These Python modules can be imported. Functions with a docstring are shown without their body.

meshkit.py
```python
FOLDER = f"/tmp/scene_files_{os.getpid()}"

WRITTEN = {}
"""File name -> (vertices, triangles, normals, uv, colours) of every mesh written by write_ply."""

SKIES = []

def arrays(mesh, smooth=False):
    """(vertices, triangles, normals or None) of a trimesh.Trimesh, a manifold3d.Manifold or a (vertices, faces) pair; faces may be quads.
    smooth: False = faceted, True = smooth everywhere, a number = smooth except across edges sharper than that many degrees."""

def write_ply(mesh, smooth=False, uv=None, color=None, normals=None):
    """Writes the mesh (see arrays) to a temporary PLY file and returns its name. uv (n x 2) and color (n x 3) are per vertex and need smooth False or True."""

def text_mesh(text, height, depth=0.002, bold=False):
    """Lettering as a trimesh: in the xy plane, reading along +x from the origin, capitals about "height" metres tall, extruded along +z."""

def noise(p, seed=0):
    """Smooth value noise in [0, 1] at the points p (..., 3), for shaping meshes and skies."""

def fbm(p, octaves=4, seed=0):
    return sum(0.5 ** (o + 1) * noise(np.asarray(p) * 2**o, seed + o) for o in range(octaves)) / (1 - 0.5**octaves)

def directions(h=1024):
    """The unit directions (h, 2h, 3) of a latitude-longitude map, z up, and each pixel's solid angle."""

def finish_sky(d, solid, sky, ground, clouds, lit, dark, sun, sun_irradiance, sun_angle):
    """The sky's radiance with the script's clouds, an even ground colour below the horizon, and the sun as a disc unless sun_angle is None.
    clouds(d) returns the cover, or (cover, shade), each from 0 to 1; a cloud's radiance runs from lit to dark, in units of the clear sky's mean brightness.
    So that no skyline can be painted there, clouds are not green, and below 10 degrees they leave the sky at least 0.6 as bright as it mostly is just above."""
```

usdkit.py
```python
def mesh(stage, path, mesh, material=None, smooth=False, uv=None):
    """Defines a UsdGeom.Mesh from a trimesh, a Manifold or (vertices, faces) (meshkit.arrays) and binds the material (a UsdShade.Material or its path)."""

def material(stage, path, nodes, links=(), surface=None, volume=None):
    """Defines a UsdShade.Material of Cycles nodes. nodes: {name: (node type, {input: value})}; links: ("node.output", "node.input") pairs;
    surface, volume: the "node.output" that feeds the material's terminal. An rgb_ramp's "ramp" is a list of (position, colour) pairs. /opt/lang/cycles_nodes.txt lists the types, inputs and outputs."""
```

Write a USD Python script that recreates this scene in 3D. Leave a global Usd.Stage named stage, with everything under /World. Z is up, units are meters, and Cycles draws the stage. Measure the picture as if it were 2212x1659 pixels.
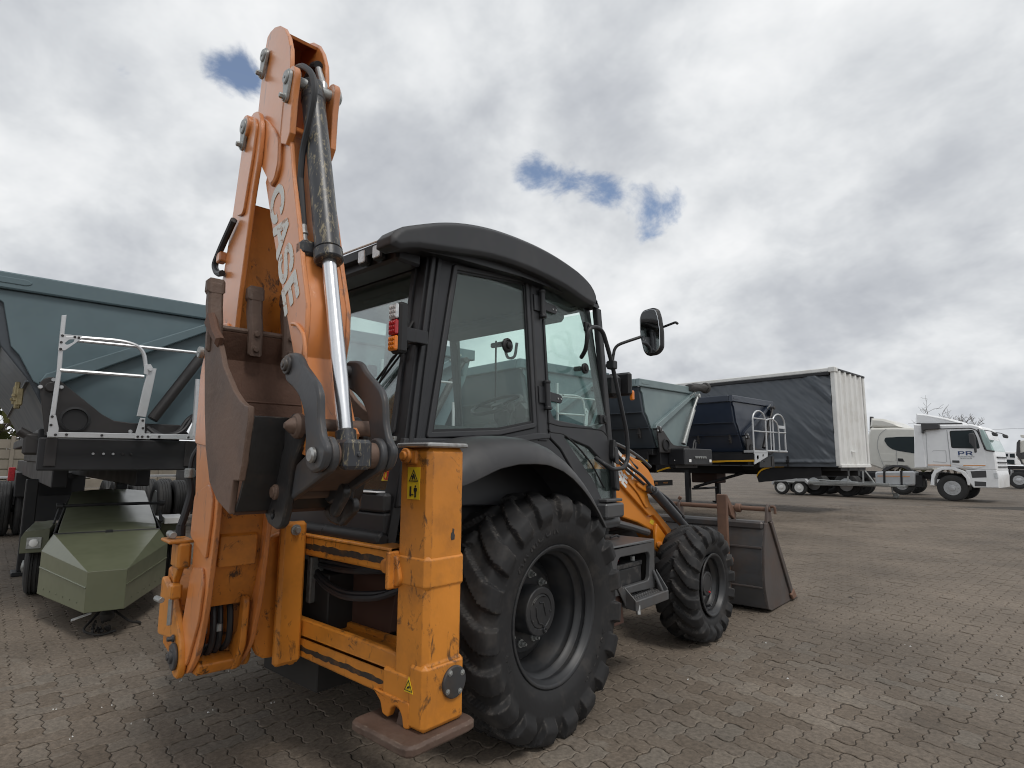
import math, random
import numpy as np, trimesh
import shapely.geometry as sg
from scipy.spatial import ConvexHull
import usdkit, meshkit
from pxr import Usd, UsdGeom, UsdLux, UsdShade, Gf, Sdf, Vt

stage = Usd.Stage.CreateInMemory()
UsdGeom.SetStageUpAxis(stage, 'Z')
UsdGeom.SetStageMetersPerUnit(stage, 1.0)
UsdGeom.Xform.Define(stage, '/World')
random.seed(7)
RNG = np.random.default_rng(7)

# ------------------------------------------------------------------ camera
CAM = np.array([3.056, -2.684, 1.471])
YAW, PITCH, ROLL = -0.715, 0.133, 0.007
fw = np.array([math.sin(YAW)*math.cos(PITCH), math.cos(YAW)*math.cos(PITCH), math.sin(PITCH)])
rt = np.array([math.cos(YAW), -math.sin(YAW), 0.0])
up = np.cross(rt, fw)
rt, up = rt*math.cos(ROLL)+up*math.sin(ROLL), up*math.cos(ROLL)-rt*math.sin(ROLL)
cam = UsdGeom.Camera.Define(stage, '/World/camera')
m = Gf.Matrix4d(*rt, 0, *up, 0, *(-fw), 0, *CAM, 1)
cam.AddTransformOp().Set(m)
cam.CreateHorizontalApertureAttr(36.0)
cam.CreateVerticalApertureAttr(27.0)
cam.CreateFocalLengthAttr(36.0*1250/2212)
cam.CreateExposureAttr(EXPOSURE := 0.42)
cam.CreateClippingRangeAttr(Gf.Vec2f(0.05, 5000))

# ------------------------------------------------------------------ sky and sun
SUN_EL, SUN_AZ = math.radians(58), math.radians(100)      # azimuth from +Y towards +X
sky_nodes = {
 'sky': ('sky_texture', dict(sky_type='single_scattering', sun_disc=False, sun_elevation=SUN_EL, sun_rotation=SUN_AZ, altitude=1500.0)),
 'tc': ('texture_coordinate', {}),
 'sep': ('separate_xyz', {}),
 'zc': ('math', dict(math_type='maximum', value2=0.0)),
 'za': ('math', dict(math_type='add', value2=0.55)),
 'px': ('math', dict(math_type='divide')),
 'py': ('math', dict(math_type='divide')),
 'pl': ('combine_xyz', dict(z=0.35)),
 'n1': ('noise_texture', dict(scale=2.6, detail=10.0, roughness=0.52, distortion=0.25)),
 'n2': ('noise_texture', dict(scale=1.2, detail=3.0, roughness=0.5, distortion=0.2)),
 'n3': ('noise_texture', dict(scale=8.5, detail=8.0, roughness=0.58, distortion=0.2)),
 'w1': ('math', dict(math_type='multiply', value2=0.52)),
 'w2': ('math', dict(math_type='multiply_add', value2=0.28)),
 'w3': ('math', dict(math_type='multiply_add', value2=0.20)),
 'cl': ('rgb_ramp', dict(ramp=[(0.0,(0.47,0.495,0.545)),(0.40,(0.52,0.545,0.59)),(0.45,(0.60,0.625,0.665)),(0.50,(0.715,0.74,0.77)),(0.55,(0.85,0.87,0.89)),(0.62,(0.99,1.0,1.01)),(0.72,(1.08,1.09,1.09)),(1.0,(1.12,1.12,1.12))])),
 'amp': ('mix', dict(mix_type='multiply', fac=1.0, color2=(7.0,7.0,7.0))),
 'mixs': ('mix', dict(mix_type='mix')),
 'blue': ('mix', dict(mix_type='mix', fac=0.10, color2=(5.6,5.9,6.1))),
 'bg': ('background_shader', dict(strength=0.1)),
}
sky_links = [('tc.generated','sep.vector'),('sep.z','zc.value1'),('zc.value','za.value1'),('sep.x','px.value1'),('sep.y','py.value1'),
 ('za.value','px.value2'),('za.value','py.value2'),('px.value','pl.x'),('py.value','pl.y'),
 ('pl.vector','n1.vector'),('pl.vector','n2.vector'),('pl.vector','n3.vector'),
 ('n1.fac','w1.value1'),('n2.fac','w2.value1'),('w1.value','w2.value3'),('n3.fac','w3.value1'),('w2.value','w3.value3')]
# broad bright and dark banks of the cloud deck, and the gaps where blue shows: (direction, radius, weight)
BANKS = [((-0.879, 0.155, 0.45), 0.45, 0.06), ((-0.756, 0.369, 0.541), 0.35, 0.03), ((-0.449, 0.664, 0.597), 0.5, -0.03), ((-0.607, 0.69, 0.395), 0.25, 0.05), ((-0.082, 0.896, 0.436), 0.5, -0.015), ((-0.918, 0.188, 0.348), 0.3, -0.04), ((-0.316, 0.769, 0.555), 0.25, -0.04), ((-0.225, 0.954, 0.198), 0.35, -0.025), ((-0.649, 0.569, 0.505), 0.2, -0.02), ((-0.465, 0.82, 0.334), 0.25, 0.04)]
GAPS = [((-0.572, 0.671, 0.473), 0.07, 0.5), ((-0.544, 0.702, 0.46), 0.08, 0.58), ((-0.504, 0.743, 0.44), 0.09, 0.66), ((-0.476, 0.768, 0.428), 0.07, 0.5), ((-0.408, 0.814, 0.412), 0.11, 0.74), ((-0.428, 0.817, 0.387), 0.08, 0.5), ((-0.853, 0.181, 0.49), 0.06, 0.5), ((-0.786, 0.289, 0.547), 0.09, 0.6), ((-0.784, 0.321, 0.532), 0.06, 0.5), ((-0.835, 0.186, 0.518), 0.05, 0.45), ((-0.1, 0.994, 0.034), 0.15, 0.35)]
prev = 'w3.value'
def blob(tag, d, r, prev, wgt):
    d = np.array(d)/np.linalg.norm(d)
    sky_nodes[tag+'s'] = ('vector_math', dict(math_type='distance', vector2=tuple(d)))
    sky_nodes[tag+'m'] = ('map_range', dict(range_type='smoothstep', from_min=r, from_max=0.0, to_min=0.0, to_max=wgt, clamp=True))
    sky_nodes[tag+'a'] = ('math', dict(math_type='add'))
    sky_links.extend([('tc.generated', tag+'s.vector1'), (tag+'s.value', tag+'m.value'), (tag+'m.result', tag+'a.value1')])
    if prev: sky_links.append((prev, tag+'a.value2'))
    else: sky_nodes[tag+'a'][1]['value2'] = 0.0
    return tag+'a.value'
for i, (d, r, w) in enumerate(BANKS):
    prev = blob(f'bank{i}', d, r, prev, w)
sky_links += [(prev,'cl.fac'),('cl.color','amp.color1')]
gp = None
for i, (d, r, w) in enumerate(GAPS):
    gp = blob(f'gap{i}', d, r, gp, w)
sky_nodes['gn'] = ('noise_texture', dict(scale=9.0, detail=8.0, roughness=0.6, distortion=0.3))
sky_nodes['gsum'] = ('math', dict(math_type='multiply_add', value2=2.2))
sky_nodes['gmask'] = ('map_range', dict(range_type='smoothstep', from_min=1.58, from_max=2.08, to_min=1.0, to_max=0.0, clamp=True))
sky_links += [('pl.vector','gn.vector'),('gn.fac','gsum.value1'),(gp,'gsum.value3'),('gsum.value','gmask.value'),
 ('sky.color','blue.color1'),('gmask.result','mixs.fac'),('blue.color','mixs.color1'),('amp.color','mixs.color2'),('mixs.color','bg.color')]
usdkit.material(stage, '/World/Looks/overcast_sky', sky_nodes, sky_links, surface='bg.background')
dome = UsdLux.DomeLight.Define(stage, '/World/sky')
dome.CreateIntensityAttr(1.0)
UsdShade.MaterialBindingAPI.Apply(dome.GetPrim()).Bind(UsdShade.Material.Get(stage, '/World/Looks/overcast_sky'))
dome.GetPrim().SetCustomDataByKey('kind', 'structure')

sun = UsdLux.DistantLight.Define(stage, '/World/sun')
sun.CreateNormalizeAttr(True); sun.CreateIntensityAttr(0.30); sun.CreateAngleAttr(16.0)
sun.CreateColorAttr(Gf.Vec3f(1.0, 0.965, 0.92))
sd = np.array([math.sin(SUN_AZ)*math.cos(SUN_EL), math.cos(SUN_AZ)*math.cos(SUN_EL), math.sin(SUN_EL)])
sx = np.cross([0,0,1.0], sd); sx /= np.linalg.norm(sx); sy = np.cross(sd, sx)
sun.AddTransformOp().Set(Gf.Matrix4d(*sx,0,*sy,0,*sd,0,0,0,30,1))

# ------------------------------------------------------------------ prims
HEAD = math.radians(7.0)                       # the parked row and the folded boom stand 7 degrees off the machine's axes
V = np.array([math.sin(HEAD), math.cos(HEAD), 0.0])
UU = np.array([math.cos(HEAD), -math.sin(HEAD), 0.0])
used = {}
class Node:
    def __init__(self, path, loc): self.path, self.loc = path, np.array(loc, float)
def numbered(parent, name):
    k = (parent, name); n = used.get(k, 0); used[k] = n+1
    return f'{parent}/{name}' if n == 0 else f'{parent}/{name}_{n:03d}'
def data(path, **kw):
    p = stage.GetPrimAtPath(path)
    for k, v in kw.items():
        if v: p.SetCustomDataByKey(k, v)
def thing(name, label=None, cat=None, loc=(0,0,0), group=None, kind=None, rotz=0.0):
    path = numbered('/World', name); x = UsdGeom.Xform.Define(stage, path)
    x.AddTranslateOp().Set(Gf.Vec3d(*map(float, loc)))
    if rotz: x.AddRotateZOp().Set(float(rotz))
    data(path, label=label, category=cat, group=group, kind=kind)
    return Node(path, loc)
def group_part(name, parent, loc=None):
    "a part that only holds sub-parts"
    path = numbered(parent.path, name); x = UsdGeom.Xform.Define(stage, path)
    if loc is not None: x.AddTranslateOp().Set(Gf.Vec3d(*map(float, np.array(loc, float)-parent.loc)))
    return Node(path, parent.loc if loc is None else loc)
SPLIT = {'corner_post', 'beam_bracket', 'axle', 'step_side', 'fitting', 'cross_pin', 'lamp_plug', 'hose_ferrule', 'clamp_bolt', 'side_latch_', 'swing_hose', 'boom_hose', 'arm_hose', 'hanging_hose', 'bar_lug', 'back_rib', 'back_seam', 'bucket_hook', 'curtain_buckle_', 'tank_strap', 'entry_step', 'amber_stripe', 'hinge_cheek', 'trailer_lamp', 'pole', 'wiper', 'frame_hose', 'lift_hose', 'ramp_frame', 'chassis_rail', 'visor_mirror', 'lid_side_seam', 'pressed_line', 'side_fold', 'rail_tube', 'cage_rail', 'cross_tube', 'control_lever', 'tilt_cylinder_', 'front_frame', 'rim_', 'body_seam', 'hose_manifold', 'back_lug', 'moulded_lettering'}
def put(name, mesh, mat, parent=None, smooth=32, label=None, cat=None, kind=None, group=None):
    if name in SPLIT and isinstance(mesh, (list, tuple)) and len(mesh) > 1 and not isinstance(mesh[0], np.ndarray):
        return [put(name, q, mat, parent, smooth, label, cat, kind, group) for q in mesh][0]
    if isinstance(mesh, (list, tuple)) and not isinstance(mesh[0], np.ndarray): mesh = cat_meshes(mesh)
    path = numbered(parent.path if parent else '/World', name)
    loc = parent.loc if parent else np.zeros(3)
    mesh = mesh.copy(); mesh.vertices = mesh.vertices - loc
    usdkit.mesh(stage, path, mesh, M[mat], smooth=smooth)
    data(path, label=label, category=cat, kind=kind, group=group)
    return Node(path, loc)
def ref(src, parent_path, name, loc, rotz=0.0, **kw):
    path = numbered(parent_path, name); x = UsdGeom.Xform.Define(stage, path)
    x.ClearXformOpOrder()
    x.AddTranslateOp().Set(Gf.Vec3d(*map(float, loc)))
    x.AddRotateZOp().Set(float(rotz))
    x.GetPrim().GetReferences().AddInternalReference(src)
    x.GetPrim().SetInstanceable(True)
    data(path, **kw)
    return path
def cat_meshes(ms):
    return trimesh.util.concatenate([trimesh.Trimesh(m.vertices, m.faces, process=False) for m in ms])

# ------------------------------------------------------------------ shapes
def place(kind, P, w):
    P = np.asarray(P, float); u, v = P[:, 0], P[:, 1]; w = np.broadcast_to(np.asarray(w, float), u.shape)
    if kind == 'X': return np.stack([w, u, v], 1)
    if kind == 'Y': return np.stack([u, w, v], 1)
    if kind == 'Z': return np.stack([u, v, w], 1)
    if kind == 'S': return UU*u[:, None]+V*w[:, None]+np.array([0, 0, 1.0])*v[:, None]
    if kind == 'E': return UU*w[:, None]+V*u[:, None]+np.array([0, 0, 1.0])*v[:, None]
    if kind == 'C': return np.stack([0.80-0.067*(v-1.5)+w, u, v], 1)
    raise ValueError(kind)
def row(s, t, z): return UU*s+V*t+np.array([0, 0, z])
def inset(ring, b):
    ring = np.asarray(ring, float); a = np.roll(ring, 1, 0)-ring; c = np.roll(ring, -1, 0)-ring
    a /= np.linalg.norm(a, axis=1, keepdims=True)+1e-12; c /= np.linalg.norm(c, axis=1, keepdims=True)+1e-12
    n1 = np.stack([a[:, 1], -a[:, 0]], 1)*-1; n2 = np.stack([c[:, 1], -c[:, 0]], 1)
    # inward normals of a counter-clockwise ring
    n1 = np.stack([a[:, 1], -a[:, 0]], 1); n2 = np.stack([-c[:, 1], c[:, 0]], 1)
    n = n1+n2; l = np.linalg.norm(n, axis=1, keepdims=True); n = n/np.maximum(l, 1e-9)
    k = b/np.maximum((n*n2).sum(1), 0.35)
    return ring+n*k[:, None]
def ccw(r):
    r = np.asarray(r, float); x, y = r[:, 0], r[:, 1]
    return r if (x*np.roll(y, -1)-np.roll(x, -1)*y).sum() > 0 else r[::-1]
def prism(kind, pts, w0, w1, b=0.0, holes=()):
    rings = [ccw(pts)]+[ccw(h)[::-1] for h in holes]
    if w0 > w1: w0, w1 = w1, w0
    import mapbox_earcut as earcut
    allv, allf = [], []
    off = 0
    ins = [inset(r, b) if b else r for r in rings]
    flat = np.vstack(ins); ends = np.cumsum([len(r) for r in ins]).astype(np.uint32)
    tri = np.asarray(earcut.triangulate_float64(flat, ends)).reshape(-1, 3)
    a = flat[tri]; area = (a[:, 1, 0]-a[:, 0, 0])*(a[:, 2, 1]-a[:, 0, 1])-(a[:, 1, 1]-a[:, 0, 1])*(a[:, 2, 0]-a[:, 0, 0])
    tri = np.where(area[:, None] < 0, tri[:, ::-1], tri)
    n = len(flat)
    levels = [(flat, w0)]+([(np.vstack(rings), w0+b), (np.vstack(rings), w1-b)] if b else [])+[(flat, w1)]
    v = np.vstack([place(kind, p, w) for p, w in levels])
    f = [tri[:, ::-1], tri+n*(len(levels)-1)]
    start = 0
    for r in rings:
        i = np.arange(len(r))+start; j = np.roll(i, -1)
        for L in range(len(levels)-1):
            f += [np.stack([i+L*n, j+L*n, j+(L+1)*n], 1), np.stack([i+L*n, j+(L+1)*n, i+(L+1)*n], 1)]
        start += len(r)
    mm = trimesh.Trimesh(v, np.vstack(f), process=False)
    if mm.volume < 0: mm.invert()
    return mm
def hull(P):
    P = np.asarray(P, float); h = ConvexHull(P); m = trimesh.Trimesh(P, h.simplices, process=True)
    m.fix_normals(); return m
def box(x0, x1, y0, y1, z0, z1, b=0.006, frame=None):
    b = min(b, abs(x1-x0)/3, abs(y1-y0)/3, abs(z1-z0)/3); P = []
    for x, sx in ((x0, 1), (x1, -1)):
        for y, sy in ((y0, 1), (y1, -1)):
            for z, sz in ((z0, 1), (z1, -1)):
                P += [(x+sx*b, y+sy*b, z), (x+sx*b, y, z+sz*b), (x, y+sy*b, z+sz*b)]
    P = np.array(P)
    if frame == 'R': P = UU*P[:, :1]+V*P[:, 1:2]+np.array([0, 0, 1.0])*P[:, 2:]
    return hull(P)
def rbox(s0, s1, t0, t1, z0, z1, b=0.006): return box(s0, s1, t0, t1, z0, z1, b, 'R')
def basis(d):
    d = np.asarray(d, float); d = d/np.linalg.norm(d); a = np.array([0, 0, 1.0]) if abs(d[2]) < 0.9 else np.array([1.0, 0, 0])
    x = np.cross(a, d); x /= np.linalg.norm(x); return x, np.cross(d, x), d
def lathe(prof, o=(0, 0, 0), d=(0, 0, 1), n=32, cap=True):
    "prof: (r, h) pairs"
    x, y, z = basis(d); o = np.asarray(o, float); t = np.arange(n)/n*2*np.pi
    c = np.cos(t)[:, None]*x+np.sin(t)[:, None]*y
    v, f, k = [], [], len(prof)
    for r, h in prof: v.append(o+z*h+c*max(r, 1e-5))
    v = np.vstack(v); i = np.arange(n); j = (i+1) % n
    for L in range(k-1): f += [np.stack([i+L*n, j+L*n, j+(L+1)*n], 1), np.stack([i+L*n, j+(L+1)*n, i+(L+1)*n], 1)]
    if cap:
        nv = len(v); v = np.vstack([v, o+z*prof[0][1], o+z*prof[-1][1]])
        f += [np.stack([j, i, np.full(n, nv)], 1), np.stack([i+(k-1)*n, j+(k-1)*n, np.full(n, nv+1)], 1)]
    m = trimesh.Trimesh(v, np.vstack(f), process=False)
    return m
def cyl(p0, p1, r, n=20, b=None, r1=None):
    p0, p1 = np.asarray(p0, float), np.asarray(p1, float); L = np.linalg.norm(p1-p0); r1 = r if r1 is None else r1
    b = min(0.15*r, 0.2*L) if b is None else b
    return lathe([(r-b, 0), (r, b), (r1, L-b), (r1-b, L)], p0, p1-p0, n)
def fillet(P, rad, k=5):
    P = [np.asarray(p, float) for p in P]; out = [P[0]]
    for a, p, c in zip(P[:-2], P[1:-1], P[2:]):
        u, w = a-p, c-p; lu, lw = np.linalg.norm(u), np.linalg.norm(w); r = min(rad, lu*0.48, lw*0.48)
        A, B = p+u/lu*r, p+w/lw*r
        out += [(1-t)**2*A+2*t*(1-t)*p+t*t*B for t in np.linspace(0, 1, k)]
    return np.array(out+[P[-1]])
def tube(P, r, n=8, rad=0.0, k=5, flat=1.0):
    P = fillet(P, rad, k) if rad else np.asarray(P, float)
    T = np.gradient(P, axis=0); T /= np.linalg.norm(T, axis=1, keepdims=True)+1e-12
    x, y, _ = basis(T[0]); rings = []; a = np.arange(n)/n*2*np.pi
    for p, t in zip(P, T):
        x = x-t*(x@t); x /= np.linalg.norm(x); y = np.cross(t, x)
        rings.append(p+r*(np.cos(a)[:, None]*x+flat*np.sin(a)[:, None]*y))
    return skin(rings)
def skin(rings, cap=True, loop=False):
    n, k = len(rings[0]), len(rings); v = np.vstack(rings); i = np.arange(n); j = (i+1) % n; f = []
    for L in range(k if loop else k-1):
        a, b = L*n, ((L+1) % k)*n
        f += [np.stack([i+a, j+a, j+b], 1), np.stack([i+a, j+b, i+b], 1)]
    if cap and not loop:
        nv = len(v); v = np.vstack([v, np.mean(rings[0], 0), np.mean(rings[-1], 0)])
        f += [np.stack([j, i, np.full(n, nv)], 1), np.stack([i+(k-1)*n, j+(k-1)*n, np.full(n, nv+1)], 1)]
    m = trimesh.Trimesh(v, np.vstack(f), process=False)
    if m.volume < 0: m.invert()
    return m
def grid(P):
    "a sheet from an (a, b, 3) array of points"
    a, b = P.shape[:2]; i = (np.arange(a-1)[:, None]*b+np.arange(b-1)).ravel()
    f = np.vstack([np.stack([i, i+1, i+b+1], 1), np.stack([i, i+b+1, i+b], 1)])
    return trimesh.Trimesh(P.reshape(-1, 3), f, process=False)
def arc(c, r, a0, a1, n=8):
    t = np.radians(np.linspace(a0, a1, n)); return [(c[0]+r*math.cos(x), c[1]+r*math.sin(x)) for x in t]
def roundpoly(pts, rad, k=4):
    pts = [np.array(p, float) for p in pts]; n = len(pts); out = []
    for i in range(n):
        a, p, c = pts[i-1], pts[i], pts[(i+1) % n]; u, w = a-p, c-p; lu, lw = np.linalg.norm(u), np.linalg.norm(w)
        r = min(rad, lu*0.45, lw*0.45); A, B = p+u/lu*r, p+w/lw*r
        out += [tuple((1-t)**2*A+2*t*(1-t)*p+t*t*B) for t in np.linspace(0, 1, k)]
    return out
def bolt(p, d, r, h, n=6):
    p, d = np.asarray(p, float), np.asarray(d, float); d = d/np.linalg.norm(d)
    return cat_meshes([lathe([(r, 0), (r, h*0.8), (r*0.8, h)], p, d, n), lathe([(r*1.5, 0), (r*1.5, h*0.25)], p, d, 12)])
def letters(t, h, depth, weight):
    import glob
    from PIL import Image, ImageDraw, ImageFont
    from shapely import affinity, box as sbox, union_all
    font = ImageFont.truetype(glob.glob('/opt/blender-*/*/datafiles/fonts/Inter.woff2')[0], 96)
    x0, y0, x1, y1 = font.getbbox(t, anchor='ls', stroke_width=weight)
    im = Image.new('L', (x1-x0+8, y1-y0+8)); ImageDraw.Draw(im).text((4-x0, 4-y0), t, 255, font, anchor='ls', stroke_width=weight)
    on = np.pad(np.asarray(im) > 127, ((0, 0), (1, 1))).astype(np.int8)
    rows, st = np.nonzero(np.diff(on, axis=1) == 1); en = np.nonzero(np.diff(on, axis=1) == -1)[1]
    sh = union_all(sbox(st, -rows-1, en, -rows)).buffer(0.6).buffer(-0.6).simplify(0.7); k = h/(70.0+2*weight)
    sh = affinity.affine_transform(sh, [k, 0, 0, k, -4*k, (4-y0+weight)*k-0*k])
    return cat_meshes([trimesh.creation.extrude_polygon(g, depth, engine='earcut') for g in getattr(sh, 'geoms', [sh])])
def text(s, h, origin, xdir, ydir, depth=0.003, bold=False, width=None, shear=0.0):
    m = letters(s, h, depth, int(bold)*2 if bold is True or not bold else int(bold)); m.vertices = m.vertices-np.array([m.vertices[:, 0].min(), 0, 0])
    if width: m.vertices[:, 0] *= width/m.vertices[:, 0].max()
    m.vertices[:, 0] += shear*m.vertices[:, 1]
    x, y = np.asarray(xdir, float), np.asarray(ydir, float); x = x/np.linalg.norm(x); y = y/np.linalg.norm(y); z = np.cross(x, y)
    vv = m.vertices; m.vertices = np.asarray(origin, float)+vv[:, :1]*x+vv[:, 1:2]*y+vv[:, 2:]*z
    return m
def flatshape(poly, origin, xdir, ydir, depth=0.001):
    x, y = np.asarray(xdir, float), np.asarray(ydir, float); x = x/np.linalg.norm(x); y = y/np.linalg.norm(y); z = np.cross(x, y); ms = []
    for g in getattr(poly, 'geoms', [poly]):
        q = trimesh.creation.extrude_polygon(g, depth, engine='earcut'); vv = q.vertices
        q.vertices = np.asarray(origin, float)+vv[:, :1]*x+vv[:, 1:2]*y+vv[:, 2:]*z; ms.append(q)
    return cat_meshes(ms)

# ------------------------------------------------------------------ materials
M = {}
def mat(name, base, rough=0.5, metal=0.0, var=0.12, vscale=3.0, dirt=None, dirt_amt=0.0, dirt_scale=2.0, dirt_lo=0.5, dirt_hi=0.72,
        fine=None, fine_lo=0.62, fine_hi=0.7, fine_scale=(18, 18, 6), fine_amt=0.8, edge=None, edge_amt=0.8, bump=0.0, bscale=60.0, coat=0.0, bevel=0.0, rvar=0.15, spec=0.5, coord='object', sheen=0.0):
    nd = {'tc': ('texture_coordinate', {}), 'geo': ('geometry', {}),
          'nv': ('noise_texture', dict(scale=vscale, detail=5.0, roughness=0.6)),
          'rv': ('map_range', dict(from_min=0.3, from_max=0.7, to_min=1-var, to_max=1+var)),
          'c0': ('vector_math', dict(math_type='scale', vector1=base)),
          'rr': ('map_range', dict(from_min=0.3, from_max=0.7, to_min=max(0.03, rough*(1-rvar)), to_max=min(1, rough*(1+rvar)))),
          'p': ('principled_bsdf', dict(metallic=metal, coat_weight=coat, coat_roughness=0.22, specular_ior_level=spec, sheen_weight=sheen))}
    src = 'tc.object' if coord == 'object' else 'geo.position'
    ln = [(src, 'nv.vector'), ('nv.fac', 'rv.value'), ('rv.result', 'c0.scale'), ('nv.fac', 'rr.value'), ('rr.result', 'p.roughness')]
    col = 'c0.vector'
    def layer(tag, fac, color, col):
        nd[tag] = ('mix', dict(mix_type='mix', color2=color)); ln.extend([(fac, tag+'.fac'), (col, tag+'.color1')]); return tag+'.color'
    if dirt is not None:
        nd['nd'] = ('noise_texture', dict(scale=dirt_scale, detail=8.0, roughness=0.68))
        nd['dm'] = ('map_range', dict(from_min=dirt_lo, from_max=dirt_hi, to_min=0.0, to_max=dirt_amt, clamp=True))
        ln += [(src, 'nd.vector'), ('nd.fac', 'dm.value')]; col = layer('dl', 'dm.result', dirt, col)
    if fine is not None:
        nd['fm'] = ('mapping', dict(scale=fine_scale)); nd['nf'] = ('noise_texture', dict(scale=1.0, detail=7.0, roughness=0.7, distortion=0.6))
        nd['fr'] = ('map_range', dict(from_min=fine_lo, from_max=fine_hi, to_min=0.0, to_max=fine_amt, clamp=True))
        ln += [(src, 'fm.vector'), ('fm.vector', 'nf.vector'), ('nf.fac', 'fr.value')]; col = layer('fl', 'fr.result', fine, col)
    if edge is not None:
        nd['bv'] = ('bevel', dict(samples=4, radius=max(bevel, 0.006)*1.3)); nd['dt'] = ('vector_math', dict(math_type='dot_product'))
        nd['en'] = ('noise_texture', dict(scale=22.0, detail=5.0, roughness=0.65))
        nd['e1'] = ('map_range', dict(from_min=0.995, from_max=0.90, to_min=0.0, to_max=1.0, clamp=True))
        nd['e2'] = ('map_range', dict(from_min=0.50, from_max=0.64, to_min=0.0, to_max=edge_amt, clamp=True)); nd['e3'] = ('math', dict(math_type='multiply'))
        ln += [('bv.bevel', 'dt.vector1'), ('geo.normal', 'dt.vector2'), (src, 'en.vector'), ('dt.value', 'e1.value'), ('en.fac', 'e2.value'), ('e1.result', 'e3.value1'), ('e2.result', 'e3.value2')]
        col = layer('el', 'e3.value', edge, col)
    ln.append((col, 'p.base_color'))
    nrm = None
    if bevel:
        nd['bn'] = ('bevel', dict(samples=4, radius=bevel)); nrm = 'bn.bevel'
    if bump:
        nd['bt'] = ('noise_texture', dict(scale=bscale, detail=5.0, roughness=0.6)); nd['bu'] = ('bump', dict(strength=bump, distance=0.01))
        ln += [(src, 'bt.vector'), ('bt.fac', 'bu.height')]
        if nrm: ln.append((nrm, 'bu.normal'))
        nrm = 'bu.normal'
    if nrm: ln.append((nrm, 'p.normal'))
    M[name] = usdkit.material(stage, '/World/Looks/'+name, nd, ln, surface='p.BSDF')
GRIME = (0.035, 0.026, 0.018)
mat('orange_paint', (0.56, 0.205, 0.024), 0.42, var=0.13, dirt=(0.21, 0.085, 0.024), dirt_amt=0.6, dirt_scale=3.6, dirt_lo=0.47, dirt_hi=0.74, fine=GRIME, fine_lo=0.575, fine_hi=0.65, fine_scale=(13, 13, 7), fine_amt=0.8, edge=(0.06, 0.03, 0.018), bevel=0.009, bump=0.12, bscale=25, coat=0.15)
mat('worn_orange_paint', (0.55, 0.19, 0.022), 0.5, var=0.12, dirt=(0.12, 0.05, 0.02), dirt_amt=0.6, dirt_scale=3.5, dirt_lo=0.48, fine=(0.04, 0.022, 0.012), fine_lo=0.56, fine_hi=0.63, fine_scale=(14, 14, 9), fine_amt=0.95, edge=GRIME, edge_amt=0.95, bevel=0.007, bump=0.2, bscale=25)
mat('boom_paint', (0.54, 0.185, 0.045), 0.40, var=0.10, dirt=(0.30, 0.11, 0.05), dirt_amt=0.5, dirt_scale=2.2, fine=(0.14, 0.065, 0.04), fine_lo=0.585, fine_hi=0.66, fine_scale=(13, 13, 4), fine_amt=0.75, edge=(0.13, 0.06, 0.035), bevel=0.007, bump=0.12, bscale=18, coat=0.85)
mat('loader_paint', (0.62, 0.21, 0.018), 0.4, var=0.06, fine=GRIME, fine_lo=0.7, fine_hi=0.8, edge=(0.12, 0.06, 0.03), edge_amt=0.5, bevel=0.007, coat=0.15)
mat('scuffed_steel', (0.022, 0.018, 0.014), 0.6, var=0.3, vscale=30, dirt=(0.30, 0.12, 0.02), dirt_amt=0.35, dirt_scale=22)
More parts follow.
